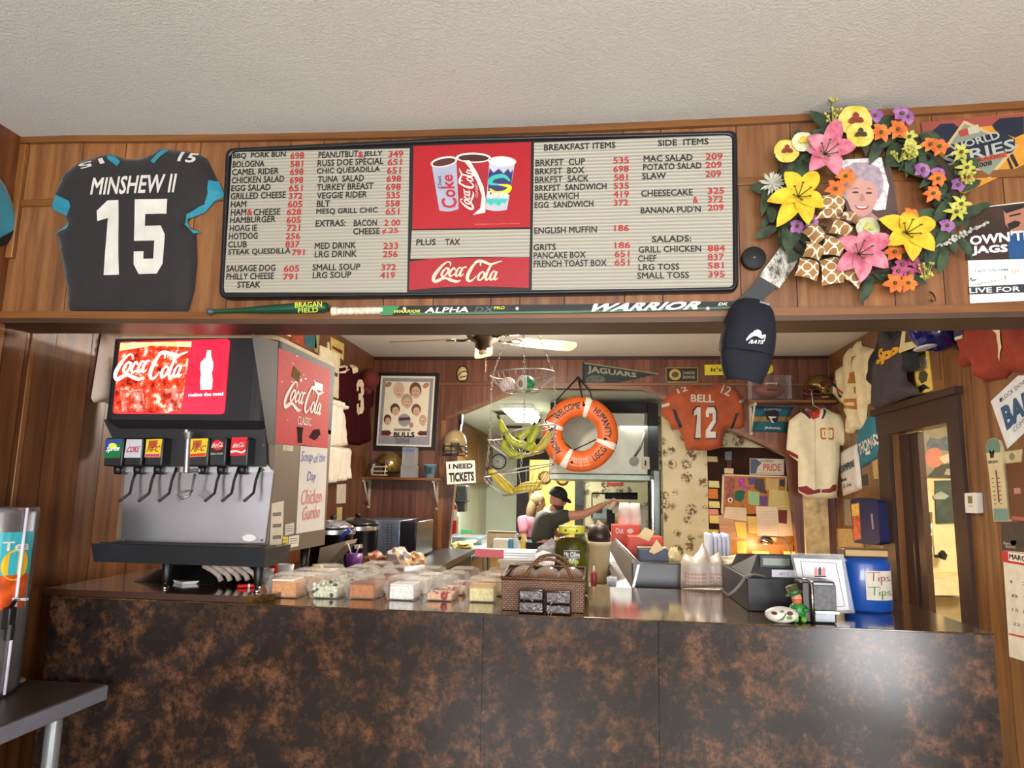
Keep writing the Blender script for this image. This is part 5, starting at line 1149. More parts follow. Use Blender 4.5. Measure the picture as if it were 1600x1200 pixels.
# ------------------------------------------------------------------ right wall
j = thing('baseball_jersey', 'cream button jersey numbered 00 hanging from the right shelf', 'jersey', FB.pt(*FB.uv(1285, 780, .26), .26))
cB = FY(YB-.27); CRJ = m('d9ccaa', .75, 0, .05, 20, .1)
jp = ca_((175,580),(215,600),(290,575),(340,600),(400,620),(430,660),(450,720),(490,790),(440,840),(395,820),(392,960),(382,1040),(375,1150),(380,1170),(250,1180),(170,1165),(120,1130),(118,1000),(118,930),(40,870),(50,740),(60,660),(110,620))
cl = Cloth(cB, jp, off=0, puff=.05, fold=.012, freq=30, seed=21, h=.03, edge=.05); cl.build('body', CRJ, j)
cl.text('number', '00', ca_((262,785),(348,790),(348,708),(258,708)), m('b46a24', .7), j, .05, .003, block('00')); cl.text('number', '00', ca_((272,772),(338,776),(340,722),(270,722)), m('e2d4b0', .7), j, .05, .0045, block('00'))
RDB = m('7a1c20', .7); NVB = m('20243c', .7)
for px, mt in ((((140,600),(165,585),(205,640),(190,650)), NVB), (((265,650),(290,575),(300,600),(278,650)), NVB), (((172,582),(215,600),(265,578),(250,640),(215,655),(190,630)), m('a82818', .7)), (((36,868),(45,850),(115,890),(118,912)), RDB), (((430,830),(478,765),(490,790),(442,842)), RDB), (((122,1100),(170,1090),(215,1120),(260,1110),(262,1135),(180,1150),(130,1125)), RDB), (((270,1115),(320,1110),(340,1085),(375,1080),(372,1120),(320,1138),(270,1135)), RDB)): cl.patch('knit_trim', ca_(*px), mt, j)
cl.text('front_placket', '', ca_((226,1115),(230,1115),(228,650),(224,650)), m('b8ab8c', .7), j, g=([(0, 0), (1, 0), (1, 1), (0, 1)], [(0, 1, 2, 3)]))
hg = thing('coat_hanger', 'wire hanger holding the cream jersey on the right shelf', 'hanger', cB.pt(*cB.uv(1268, 640, 0)))
q = MB(); q.tube([cB.pt(*cB.uv(x, y, 0), 0) for x, y in ca_((215,465),(200,470),(205,500),(210,540),(212,560),(300,610),(120,620),(212,560))], .004, 6); q.build('wire', STEEL, hg)
def wallcloth(name, label, px, mt, puff=.03, fold=.01, freq=24, seed=1, fr=FR_, cat='jersey', **k):
    c_ = [sum(p[i] for p in px)/len(px) for i in (0, 1)]; o = thing(name, label, cat, fr.pt(*fr.uv(c_[0], max(p[1] for p in px), 0)))
    cl = Cloth(fr, px, off=k.get('off', .004), puff=puff, fold=fold, freq=freq, seed=seed, h=k.get('h', .035), edge=k.get('edge', .05)); cl.build('body', mt, o); return o, cl
o, cl = wallcloth('football_jersey', 'old ragged cream jersey with orange numerals high on the right wall', ca_((440,185),(450,185),(470,200),(495,140),(520,140),(522,170),(605,190),(600,300),(590,420),(580,470),(590,540),(560,560),(555,640),(545,700),(520,730),(490,720),(470,745),(430,750),(425,640),(415,560),(380,540),(335,480),(340,420),(370,320),(410,290),(420,230)), m('d8c9a0', .8, 0, .12, 14), .03, .02, 30, 31)
OG = m('b07028', .7)
for px in (((455,345),(500,340),(500,415),(450,418),(455,380)), ((480,440),(502,445),(500,490),(480,480)), ((440,520),(502,515),(502,590),(440,580),(445,560),(480,565),(480,540),(440,545)), ((458,250),(500,235),(470,310),(460,310))): cl.patch('numeral', ca_(*px), OG, o, .004)
for px, mt in ((((345,405),(410,500),(405,515),(340,425)), NVB), (((350,385),(412,475),(410,490),(345,400)), m('a04030', .7))): cl.patch('sleeve_stripe', ca_(*px), mt, o, .004)
o, cl = wallcloth('football_jersey', 'dark grey jersey with yellow script high on the right wall', ca_((655,50),(690,40),(735,130),(800,40),(830,60),(860,200),(870,310),(830,340),(800,345),(810,400),(860,440),(880,490),(830,500),(600,590),(590,560),(600,430),(560,415),(555,360),(600,240),(630,140)), m('3a3338', .8, 0, .2, 14), .05, .014, 26, 33, off=.05)
cl.patch('collar', ca_((655,50),(690,40),(730,125),(800,42),(815,60),(735,160),(690,110)), m('1a2430', .8), o, .004); cl.text('lettering', 'Spo', ca_((625,320),(780,240),(780,150),(645,195)), m('d8a020', .7), o, .08, .006); cl.patch('sleeve', ca_((555,360),(600,240),(630,150),(640,200),(605,320),(590,425),(560,412)), m('15171c', .8), o, .003); cl.patch('sleeve', ca_((790,210),(855,200),(870,310),(830,340),(780,340),(800,280)), m('15171c', .8), o, .003)
o = sheet('boat_poster', 'cream poster with a dark drawing by the ceiling on the right wall', 'poster', FR_, ca_((805,20),(965,20),(960,150),(775,220)), m('d2c694', .5), .12, .123)
on(o, FR_, 'printed_drawing', ca_((825,40),(925,40),(920,110),(870,140),(815,150)), m('3e2a20', .6, 0, .4, 30)); MB().pprism(ca_((805,20),(965,20),(960,60),(800,60)), FR_, .0, .12).build('mount', m('5a3a20', .6), o)
o = sheet('team_card', 'yellow rounded card with a drawn head beside the grey jersey', 'card', FR_, rr(ca_((872,215),(970,183),(998,465),(895,492)), 3), m('d6bb58', .5), .001, .008)
on(o, FR_, 'printed_head', ca_((910,345),(945,330),(968,355),(960,400),(925,420),(905,385)), m('4a4030', .6)); on(o, FR_, 'printed_bird', ca_((900,440),(940,420),(985,450),(950,455),(915,480)), INK); ont(o, FR_, 'BRAVES', ca_((885,330),(968,305),(965,240),(882,265)), WHITE, 2, .05); on(o, FR_, 'printed_title', ca_((882,235),(948,207),(950,222),(884,250)), m('6a5a30', .6))
o = sheet('paper_notice', 'brown faded paper behind the yellow card on the right wall', 'notice', FR_, ca_((985,210),(1040,190),(1052,395),(1005,400)), m('6a4426', .7))
bh = thing('batting_helmet', 'glossy blue batting helmet hanging under the header on the right wall', 'helmet', FR_.pt(*FR_.uv(1472, 545, .1), .1))
u_, v_ = FR_.uv(1470, 512, .1); q = MB(); q.ell((0, 0, 0), (.155, .13, .15), 28, 14); q.bm.transform(Matrix.Translation(FR_.pt(u_, v_, .13))); q.build('shell', m('0c1560', .12, 0, .05, coat=.5), bh)
q = MB(); q.ell((0, 0, 0), (.05, .11, .012), 20, 8); q.bm.transform(Matrix.Translation(FR_.pt(u_, v_-.125, .2))); q.build('brim', m('c8c8d0', .3), bh)
o, cl = wallcloth('football_jersey', 'orange and navy jersey hanging on the right wall under the header', ca_((1180,20),(1300,0),(1700,-20),(1700,330),(1590,355),(1470,340),(1430,385),(1290,415),(1295,300),(1270,270),(1165,312),(1142,285),(1165,150)), m('8a2c14', .8, 0, .15, 12), .07, .03, 20, 35)
cl.patch('number', ca_((1405,20),(1440,20),(1478,70),(1480,180),(1430,270),(1425,240),(1445,170),(1440,90),(1408,60)), m('d9cba6', .7), o, .005)
for px, mt in ((((1180,40),(1228,35),(1225,55),(1175,70)), OFFW), (((1172,72),(1226,56),(1224,95),(1168,115)), NVB), (((1166,118),(1224,96),(1220,118),(1160,140)), OFFW)): cl.patch('sleeve_stripe', ca_(*px), mt, o, .004)
o = sheet('plate_pennant', 'white home-plate shaped pennant with blue letters on the right wall', 'pennant', FR_, ca_((1380,535),(1560,365),(1750,365),(1750,600),(1490,848)), m('cfd2d6', .6), .001, .004)
ont(o, FR_, 'BANK', ca_((1490,725),(1760,500),(1745,370),(1450,575)), m('1c4a72', .6), 2, .08); ont(o, FR_, 'LOCK DOWN', ca_((1462,530),(1640,390),(1632,365),(1452,505)), m('3a4a58', .6), 2, .0); ont(o, FR_, 'COMMUNITY', ca_((1535,740),(1720,560),(1712,535),(1522,715)), m('5a6a78', .6), 2, 0); on(o, FR_, 'printed_mark', ca_((1438,515),(1452,510),(1456,535),(1440,540)), INK)
th = thing('wall_thermometer', 'tall cream dial thermometer with rounded top on the right wall', 'thermometer', FR_.pt(*FR_.uv(1558, 815, 0)))
tp_ = crop(4.21, 1220, 500)((1345,830),(1360,790),(1395,775),(1430,790),(1445,830),(1470,1020),(1500,1325),(1400,1325),(1370,1020)); MB().pprism(tp_, FR_, .001, .018).build('body', m('c2b590', .5, 0, .1, 10), th); th['z'] = .018
on(th, FR_, 'teal_top', ca_((1347,828),(1360,792),(1395,777),(1430,792),(1444,828),(1444,870),(1350,875)), m('5a7a6c', .5)); on(th, FR_, 'teal_base', ca_((1398,1240),(1490,1240),(1498,1320),(1402,1322)), m('6a8a80', .5)); on(th, FR_, 'bird_mark', ca_((1370,850),(1388,870),(1405,850),(1400,905),(1378,908)), INK); ont(th, FR_, 'SIGN', ca_((1365,945),(1425,940),(1424,922),(1364,926)), m('3a3a34', .5))
q = MB(); q.tube([FR_.pt(*FR_.uv(1556, 735, .021), .021), FR_.pt(*FR_.uv(1561, 785, .021), .021)], .003, 6); q.build('glass_tube', m('8a3a30', .3), th)
for k_ in range(7): on(th, FR_, 'scale_mark', ca_((1386+3*k_,1040+28*k_),(1400+3*k_,1039+28*k_),(1400+3*k_,1044+28*k_),(1386+3*k_,1045+28*k_)), INK); on(th, FR_, 'scale_mark', ca_((1425+3*k_,1038+28*k_),(1440+3*k_,1037+28*k_),(1440+3*k_,1042+28*k_),(1425+3*k_,1043+28*k_)), INK)
o = sheet('dollar_bill', 'pale banknote pinned to the right wall beside the thermometer', 'banknote', FR_, ca_((1452,870),(1588,850),(1580,935),(1470,945)), m('b4ac84', .7, 0, .15, 40)); on(o, FR_, 'printed_oval', ca_(*blob(1520,898,18,24)), m('7a7a58', .7))
o = sheet('wooden_plaque', 'dark wooden plaque at the right edge below the banknote', 'plaque', FR_, [(1573,724),(1660,716),(1660,822),(1580,812)], m('5c3416', .4), .001, .02); on(o, FR_, 'red_edge', [(1580,806),(1660,815),(1660,822),(1580,812)], m('a05040', .5)); on(o, FR_, 'brass_tag', [(1584,763),(1594,762),(1595,771),(1585,772)], m('b08070', .4))
ca2 = crop(4.21, 1220, 740)
cd = sheet('wall_calendar', 'hanging wall calendar turned to march at the right edge', 'calendar', FR_, [(1564,818),(1660,810),(1660,1052),(1577,1026)], m('d8d2c2', .6), .001, .006)
on(cd, FR_, 'dark_header', [(1564,818),(1660,810),(1660,868),(1565,860)], m('3a322c', .5, 0, .2, 20)); on(cd, FR_, 'red_band', ca2((1448,505),(1640,530),(1640,612),(1455,580)), m('b8242c', .5)); on(cd, FR_, 'month_plate', ca2((1495,515),(1640,535),(1640,595),(1498,572)), PAPER, 2); ont(cd, FR_, 'MARCH', ca2((1503,562),(1640,585),(1640,548),(1503,525)), INK, 3, .04)
on(cd, FR_, 'red_line', ca2((1497,1048),(1640,1078),(1640,1092),(1500,1060)), m('b8342c', .5)); ont(cd, FR_, 'Owens', ca2((1462,465),(1510,470),(1510,450),(1462,445)), OFFW, 2, .0); ont(cd, FR_, 'Brothers', ca2((1480,487),(1545,492),(1545,474),(1480,468)), OFFW, 2, .0); on(cd, FR_, 'red_mark', ca2(*blob(1530,455,20,18)), m('c03030', .5))
for k_, s in enumerate(('1 2', '8 9', '15 16', '22 23')): ont(cd, FR_, s, ca2((1510+6*k_,720+92*k_),(1640,738+95*k_),(1640,718+95*k_),(1510+6*k_,700+92*k_)), m('5a5a5a', .6), 2, 0)
tm = thing('thermostat', 'white wall thermostat beside the door casing', 'thermostat', FR_.pt(*FR_.uv(1518, 803, 0)))
MB().pprism(rr(ca2((1207,128),(1290,125),(1298,262),(1215,258)), 2), FR_, .001, .03).build('case', m('d4d0cc', .4), tm); tm['z'] = .03; on(tm, FR_, 'display', ca2((1228,148),(1258,148),(1260,196),(1231,196)), m('7a6a30', .3)); on(tm, FR_, 'buttons', ca2((1232,212),(1265,212),(1266,218),(1233,218)), m('9a9894', .4))
o, cl = wallcloth('rally_towel', 'teal towel with white lettering hanging left of the door', ca_((490,730),(540,690),(570,625),(620,595),(665,885),(520,975)), m('2a7284', .85), .02, .008, 26, 41, cat='towel'); cl.text('lettering', 'THOMASS', ca_((522,895),(650,815),(640,740),(515,815)), OFFW, o, .06, .005); cl.patch('badge', ca_((565,870),(590,855),(592,880),(568,890)), OFFW, o, .005)
o, cl = wallcloth('rally_towel', 'white championship towel with dark print below the teal one', ca_((385,870),(500,810),(528,1110),(500,1125),(400,1160),(390,1010)), m('cdc9c2', .85), .02, .008, 26, 43, cat='towel'); cl.text('lettering', 'CHAMPIONS', ca_((400,1010),(490,965),(488,915),(396,960)), m('22304a', .8), o, .05, .005); cl.text('lettering', 'Back', ca_((400,1065),(440,1055),(438,1035),(400,1042)), INK, o, .04, .005); cl.text('lettering', '2-06', ca_((420,1105),(470,1090),(468,1070),(418,1082)), INK, o, 0, .005)
cs = thing('plastic_case', 'navy blue plastic case with a colourful label hung left of the door', 'case', FR_.pt(*FR_.uv(1355, 850, 0)))
MB().pprism(rr(ca2((455,170),(510,160),(635,180),(655,460),(590,468),(480,455)), 4), FR_, .001, .09).build('shell', m('141c50', .6, 0, .1, spec=.3), cs); cs['z'] = .09
on(cs, FR_, 'label', ca2((462,200),(515,190),(528,430),(482,440)), m('c8582a', .5, 0, .5, 22)); on(cs, FR_, 'label_print', ca2((465,205),(512,196),(516,275),(470,280)), m('d8b84a', .5, 0, .4, 60), 2); on(cs, FR_, 'handle', ca2((592,265),(603,262),(612,365),(602,368)), m('8890a0', .3))
for k_, (nm, lb, px, c_) in enumerate((('dark_card', 'small dark printed card below the teal towel on the right wall', ca2((520,20),(565,0),(572,78),(530,80)), '3a302c'), ('newspaper_clipping', 'yellowed newspaper clipping beside the door casing', ca_((600,930),(660,905),(668,1045),(612,1045)), 'b89a5c'), ('grey_flyer', 'narrow grey flyer beside the navy case', ca2((415,170),(455,168),(478,345),(422,340)), '8c8470'), ('brown_flyer', 'tan paper sheet below the navy case on the right wall', ca2((363,360),(470,365),(478,440),(545,465),(545,510),(365,505)), 'b49a66'))):
    o = sheet(nm, lb, 'paper', FR_, px, m(c_, .7, 0, .2, 40))
# ------------------------------------------------------------------ soda machine on its raised board
ZP = ZT+.024
px_ = [oZ(372, 935, ZP), oZ(413, 926, ZP)]
bo = thing('riser_board', 'dark brown raised board under the soda machine', 'board', (-1.65, .3, ZT))
MB().prism([(XL+.1, yf+.012), (px_[0].x, yf+.012), (px_[0].x+.075, yf+.10), (px_[0].x+.075, yb-.02), (XL+.1, yb-.02)], Fr((0, 0, 0), (1, 0, 0), (0, 1, 0)), ZT+.0005, ZP).build('board', TOPM, bo)
MB().box2((XL+.1, yf+.006, ZT+.0005), (px_[0].x, yf+.0118, ZP), .001).build('front_edge', m('3a2118', .35), bo)
c0 = crop(2.79, 130, 500)
YS, YH, YT, YD = .30, .235, .20, .95                # splash panel, head, tray, back
FS_, FHd, FTr = FY(YS), FY(YH), FY(YT)
xr = FS_.uv(425, 740)[0]; xl = FS_.uv(192, 740)[0]-.01
FSd = Fr((xr, 0, 0), (0, 1, 0))                      # right side, facing +x
YD = FSd.uv(516, 700)[0]
zt_ = FTr.uv(280, 853)[1]; zb_ = FTr.uv(280, 882)[1]; zh = FHd.uv(250, 656)[1]; ztop = FHd.uv(260, 521)[1]
sm = thing('soda_dispenser', 'soda fountain machine with glowing red sign and six valves on the counter', 'drink dispenser', ((xl+xr)/2, .6, ZP))
DG = m('232123', .6, 0, .08, 20, spec=.3); BRN = m('6a5a4a', .6, .2, .06, 8); BSTEEL = m('a2a2a6', .27, .92, .07, 6)
MB().box2((xl, YS+.012, zb_+.03), (xr, YD, zh+.02)).build('cabinet', BRN, sm)
hx0 = FHd.uv(160, 640)[0]
hd = MB(); hp = []
R = .075
for (cx, cy, a0, a1) in ((xr-R, YH+R, -PI/2, 0), (hx0+R*.6, YH+R*.6, -PI, -PI/2)):
    rr0 = R if cx > -1.5 else R*.6
    hp += [(cx+rr0*math.cos(a0+(a1-a0)*i/6), cy+rr0*math.sin(a0+(a1-a0)*i/6)) for i in range(7)]
hp = hp[7:]+hp[:7]
hp = [(hx0, YD)]+hp+[(xr, YD)]
FZp = Fr((0, 0, 0), (1, 0, 0), (0, 1, 0))
hd.prism(hp, FZp, zh, ztop-.02); hd.build('head_cover', DG, sm)
def inset(p, k): return [(hx0+(x-hx0)*(1-k/.8)+k*.5, YD+(y-YD)*(1-k/.75)) for x, y in p]
a_, b_ = [(x, y, ztop-.02) for x, y in hp], [(x, y, ztop) for x, y in inset(hp, .02)]
MB().wedge([FZp.pt(*p) for p in a_], [FZp.pt(*p) for p in b_]).build('lid', m('cdbf98', .5), sm)
for f in [p for p in bpy.data.objects if p.parent == sm and p.name.startswith('head_cover')]:
    for q in f.data.polygons: q.use_smooth = False
# arched lower lip and black valve bay
lip = MB(); pts = c0((88,432),(190,468),(330,475),(440,468),(540,432),(620,420),(720,430),(795,470),(800,640),(185,640))
lip.pprism(pts, FHd, -.085, -.055); lip.build('valve_bay', m('1c1c1f', .4), sm)
lp2 = MB(); lp2.wedge([FZp.pt(x, y, zh-.03) for x, y in inset(hp, .05)], [FZp.pt(*p, zh) for p in hp]); lp2.build('head_lip', DG, sm)
MB().pprism([(196,729),(428,733),(414,848),(188.5,848)], FS_, -.012, .0).build('splash_panel', BSTEEL, sm)
MB().pprism(c0((160,630),(800,630),(830,664),(180,664)), FS_, -.005, .008).build('panel_seam', STEEL, sm)
tr = MB(); x0, x1 = FTr.uv(145, 855)[0], FTr.uv(417.5, 853)[0]
tr.wedge([(x0+.01, YT, zb_), (x1-.005, YT, zb_), (x1-.01, YS+.10, zb_), (x0+.02, YS+.10, zb_)], [(x0, YT-.012, zt_), (x1, YT-.012, zt_), (x1, YS+.11, zt_), (x0, YS+.11, zt_)]); tr.build('drip_tray', m('303236', .35, .5), sm)
g = MB(); g.box2((x0+.02, YT+.01, zt_+.0005), (x1-.02, YS+.02, zt_+.004)); g.build('tray_grille', BLACK, sm)
for x, y in ((FTr.uv(224, 890)[0], YS+.05), (xr-.05, YS+.05), (xr-.06, YD-.08), (xl+.06, YD-.08)):
    l = MB(); l.lathe([(.011, ZP+.022), (.015, ZP+.03), (.022, zb_-.002+.03), (.0, zb_+.03)], 14, 0, Matrix.Translation((x, y, 0))); o = l.build('leg', BLACK, sm)
    MB().lathe([(.014, ZP), (.014, ZP+.006), (.010, ZP+.01), (.010, ZP+.024), (0, ZP+.024)], 12, 0, Matrix.Translation((x, y, 0))).build('leveling_foot', CHROME, o)
# illuminated sign
def emis(name, stops, sc, st):
    mt, nt, bs = newmat(name); n = noise_n(nt, sc, 3, rough=.6); rp = ramp(nt, n.outputs[0], stops); nt.links.new(rp.outputs[0], bs.inputs['Base Color']); nt.links.new(rp.outputs[0], bs.inputs['Emission Color']); bs.inputs['Emission Strength'].default_value = st; bs.inputs['Roughness'].default_value = .2; return mt
scr = rr(c0((160,95),(638,82),(613,410),(128,408)), 6)
EM = 1.0
sg = MB().pprism(scr, FHd, .0, .006).build('sign_panel', emis('sign_red', [(.3, 'e01830'), (.7, 'ee2c44')], 6, EM), sm)
def sd(n_, pts, mt, k): return deco(n_, FHd, c0(*pts), .0065+.0005*k, mt, sg)
sd('printed_glass', [(160,98),(470,92),(455,200),(425,405),(132,403)], emis('sign_ice', [(.34, '5a0c06'), (.46, 'b82a14'), (.56, 'd8452a'), (.64, 'f0b49a')], 26, EM), 1)
sd('printed_foam', [(163,100),(472,93),(470,118),(300,112),(158,135)], emis('sign_foam', [(.3, 'f0a860'), (.7, 'f8d8a0')], 10, EM), 2)
for pts in ([(160,310),(185,318),(200,402),(172,402)], [(205,308),(260,300),(270,395),(215,402)], [(355,300),(425,305),(415,395),(362,400)]): sd('printed_ice', pts, emis('sign_cube', [(.4, '8a1a10'), (.55, 'd07060'), (.68, 'f0d0c8')], 30, EM), 2)
WEM = emis('sign_white', [(.3, 'fff2e0'), (.7, 'fff8ec')], 3, 1.25)
lay(MB(), SG, pquad(FHd, c0((134,268),(440,262),(462,135),(145,150)), .0085)).build('logo_lettering', WEM, sg)
sd('bottle_mark', [(540,132),(556,132),(558,160),(566,185),(566,210),(560,230),(564,262),(560,302),(512,304),(510,265),(514,235),(510,212),(512,185),(536,162)], WEM, 2)
text('sign_lettering', 'makes the meal', pquad(FHd, c0((460,334),(610,328),(610,314),(460,320)), .0085), WEM, sg, .03)
# valves
fr_v = FY(YH+.0)
VL = [(((97,520),(172,517),(160,600),(90,602)), '0c6a34', 'Sprite', 'f0f0f0'), (((190,520),(257,520),(250,600),(178,600)), 'b8bac0', 'COKE', 'b02030'), (((275,520),(345,518),(335,598),(268,598)), 'd8b828', 'HI-C', '8a2a20'),
      (((468,518),(545,516),(535,594),(460,598)), 'd8b828', 'HI-C', '8a2a20'), (((560,515),(620,513),(615,592),(550,594)), '151515', '', ''), (((648,512),(716,510),(706,590),(640,592)), 'c41424', '', '')]
YV = YH-.0; FV = FY(YV)
for i, (lab, col, s_, tc) in enumerate(VL):
    (xa, ya), (xb, yb_) = c0(lab[3], lab[1]); p = FV.uv(*c0((lab[3][0]-4, 637))[0]); q = FV.uv(*c0((lab[1][0]+8, 514))[0])
    v = MB(); v.box2((p[0], YV, p[1]), (q[0], YS+.02, q[1]), .006); vo = v.build('valve', m('17171a', .4), sm)
    deco('flavour_label', FV, c0(*lab), .001, m(col, .3, 0, .1, 30), vo)
    if s_: text('label_lettering', s_, pquad(FV, [tuple(Vector(lab[k]).lerp(Vector(lab[(k+2) % 4]), .1 if k != 1 else .12)) for k in ()] or c0((lab[3][0]+8,lab[3][1]-22),(lab[2][0]-8,lab[2][1]-24),(lab[1][0]-8,lab[1][1]+30),(lab[0][0]+8,lab[0][1]+32)), .0022), m(tc, .4), vo, .03, .2)
    if i in (2, 3):
        deco('label_art', FV, c0((lab[0][0]+12,526),(lab[0][0]+50,524),(lab[0][0]+44,556),(lab[0][0]+8,558)), .0018, m('a04a20', .4, 0, .4, 90), vo); deco('label_art', FV, c0((lab[3][0]+2,lab[3][1]-14),(lab[2][0]-2,lab[2][1]-14),(lab[2][0]-2,lab[2][1]-2),(lab[3][0]+2,lab[3][1]-2)), .0018, m('b8307a' if i == 2 else 'c03028', .4), vo)
    if i == 0: deco('label_art', FV, c0(*blob(128,548,18,12)), .0018, m('d8d848', .4), vo); deco('label_art', FV, c0((98,522),(170,519),(160,535),(120,545),(94,570)), .0015, m('2c3a90', .4), vo)
    if i == 4: deco('label_art', FV, c0(*blob(586,545,24,22)), .0018, m('c41424', .4), vo); text('label_lettering', 'ZERO SUGAR', pquad(FV, c0((556,588),(610,586),(610,578),(556,580)), .0022), OFFW, vo, 0)
    if i in (4, 5):
        cx = 586 if i == 4 else 678; lay(MB(), SG, pquad(FV, c0((cx-26,558),(cx+26,555),(cx+28,533),(cx-24,536)), .0026)).build('label_lettering', OFFW, vo)
    if i == 5: deco('label_art', FV, c0((642,570),(665,566),(690,574),(708,564),(708,572),(690,582),(665,575),(641,580)), .0022, OFFW, vo)
    xm = (p[0]+q[0])/2-.005; zz = p[1]
    n_ = MB(); n_.lathe([(.016, zz+.002), (.017, zz-.012), (.013, zz-.03), (0, zz-.03)], 12, 0, Matrix.Translation((xm, YV+.045, 0))); n_.build('nozzle', BLACK, vo)
    lv = MB(); a = [FV.uv(*c0(k)[0]) for k in ((lab[1][0]+30,640),(lab[1][0]+15,700),(lab[1][0]+10,755),(lab[1][0]-12,790))]
    lv.tube([FV.pt(*a[0], -.05), FV.pt(*a[1], -.04), FV.pt(*a[2], -.03), FV.pt(*a[3], .005)], .0055, 6); lv.build('lever', BLACK, vo)
wt = MB(); P = lambda x, y, d: FV.pt(*FV.uv(*c0((x, y))[0]), d)
wt.cyl(P(458,490,.0), P(458,520,.0), .022, .014); wt.cyl(P(458,520,-.0), P(450,665,-.0), .012); wt.cyl(P(435,660,-.01), P(500,655,-.01), .007); wt.tube([P(475,670,-.02), P(462,740,-.02), P(440,748,.01), P(424,762,.015), P(440,778,.015), P(468,768,.01), P(470,745,-.01)], .005, 8); wt.cyl(P(458,480,.01), P(458,492,.01), .012)
wt.build('water_faucet', m('8e8c8c', .3, .8), sm)
bg_ = MB(); c_ = FS_.uv(*c0((724, 950))[0]); bg_.prism([(c_[0]+.028*math.cos(t*PI/12), c_[1]+.013*math.sin(t*PI/12)) for t in range(24)], FS_, .0, .002); bo2 = bg_.build('maker_badge', m('d8d4cc', .3), sm)
for px in ((172,960),(780,960),(790,545),(790,655)):
    c_ = FS_.uv(*c0(px)[0]); MB().lathe([(.005, 0), (.004, .003), (0, .003)], 8, 0, FS_.mat(c_[0], c_[1], .008 if px[0] > 789 else 0)).build('screw', DSTEEL, sm)
# right side: poster, handwritten soup card, stickers
def sidep(name, px, mt, k=1, parent=None): return deco(name, FSd, c0(*px), .0005+.0006*k, mt, parent or sm)
REDS = m('b01616', .65, 0, .12, 40, spec=.25)
po = sidep('side_poster', [(852,122),(1078,218),(1065,560),(838,538)], REDS)
MB().pprism(c0((735,60),(850,95),(838,545),(805,540)), FSd, .0003, .0008).build('side_cover', DG, sm)
lay(MB(), SG, pquad(FSd, c0((872,385),(1040,430),(1052,312),(895,255)), .0026)).build('poster_lettering', OFFW, po)
text('poster_lettering', 'CLASSIC', pquad(FSd, c0((935,455),(993,462),(995,428),(937,418)), .0024), OFFW, po, 0)
sidep('magnet', [(920,200),(947,232),(940,270),(910,245)], m('6a5a34', .9, spec=.1), 4, po); sidep('price_sticker', [(1010,268),(1045,282),(1042,312),(1008,298)], m('d0c8bc', .5), 4, po)
sidep('printed_bottle', [(932,465),(960,468),(955,500),(955,535),(936,535),(936,500)], m('1e0c0a', .9, spec=.1), 3, po); sidep('printed_bottle', [(985,510),(1005,478),(1030,475),(1035,500),(1010,525)], m('2a0c0c', .9, spec=.1), 3, po)
for k_ in range(26):
    x = random.uniform(862, 1060); y = random.uniform(150, 540); sidep('printed_droplet', blob(x, y+ (x-860)*.1, random.uniform(1.5, 4), random.uniform(2, 6), 8), m('e87868', .4), 2, po) if k_ < 12 else None
cdp = sidep('soup_card', [(948,545),(1065,560),(1050,912),(928,932)], m('c9c6c0', .7, 0, .03, spec=.2))
BL_ = m('4a58a8', .5); RE_ = m('d07060', .5)
def hand(s, px, mt, shear=.25): text('handwriting', s, pquad(FSd, c0(*px), .003), mt, cdp, .0, shear)
hand('Soup', ((948,632),(1000,628),(1003,575),(952,570)), BL_); hand('of the', ((1006,625),(1055,615),(1056,578),(1010,582)), BL_); hand('Day', ((975,715),(1015,712),(1018,660),(978,660)), BL_); hand('Chicken', ((950,808),(1040,795),(1042,735),(955,738)), RE_); hand('Gumbo', ((955,875),(1032,862),(1035,805),(960,812)), RE_)
for px, c_ in (([(822,800),(875,788),(868,1000),(812,1018)], 'c9bfae'), ([(882,892),(920,883),(918,930),(880,940)], 'c4c2b8'), ([(868,945),(893,945),(890,1005),(862,1012)], 'd8cc20'), ([(897,945),(942,936),(938,985),(894,995)], 'd6d2c6'), ([(872,545),(915,548),(914,572),(870,568)], 'c9b890')):
    o = sidep('spec_sticker', px, m(c_, .5))
    (xa, ya), (xb, yb2) = px[0], px[2]
    for t in (.2, .45, .7): sidep('sticker_print', [(xa+(xb-xa)*.1, ya+(yb2-ya)*t), (xa+(xb-xa)*.9, ya+(yb2-ya)*t-3), (xa+(xb-xa)*.9, ya+(yb2-ya)*(t+.08)-3), (xa+(xb-xa)*.1, ya+(yb2-ya)*(t+.08))], m('6a6458', .6, 0, .5, 120), 2, o)
# things stowed under the machine
gb = thing('black_bag', 'limp black bag lying under the soda machine', 'bag', (-1.7, .62, ZP)); pa = [oZ(168, 915, ZP), oZ(330, 908, ZP)]
q = MB(); vs = []
for i in range(13):
    t = i/12; X_ = pa[0].x+.02+t*(pa[1].x-pa[0].x+.1); H_ = .09*min(1, (t*3)**.6)*(1-.15*t)
    vs += [(X_, .50+.30*(j_/6), ZP+.001+H_*math.sin(PI*j_/6)**.5+.004*math.sin(i*3+j_)*(0 < j_ < 6)) for j_ in range(7)]
q._add(vs, [(i*7+j_, i*7+j_+1, i*7+j_+8, i*7+j_+7) for i in range(12) for j_ in range(6)], 0, True); q.build('cover', m('0e0e10', .35), gb)
gb = thing('soft_hoses', 'bundle of grey ribbed hoses behind the soda machine leg', 'hose', oZ(340, 905, ZP)); Fq = FY(.48)
q = MB()
for k_ in range(5): q.tube([Fq.pt(*Fq.uv(x+12*k_, y, 0), -.01*k_) for x, y in ((318,884),(330,890),(342,899),(346,908))], .011, 8)
q.build('tubes', m('a8988c', .5, 0, .2, 60), gb)
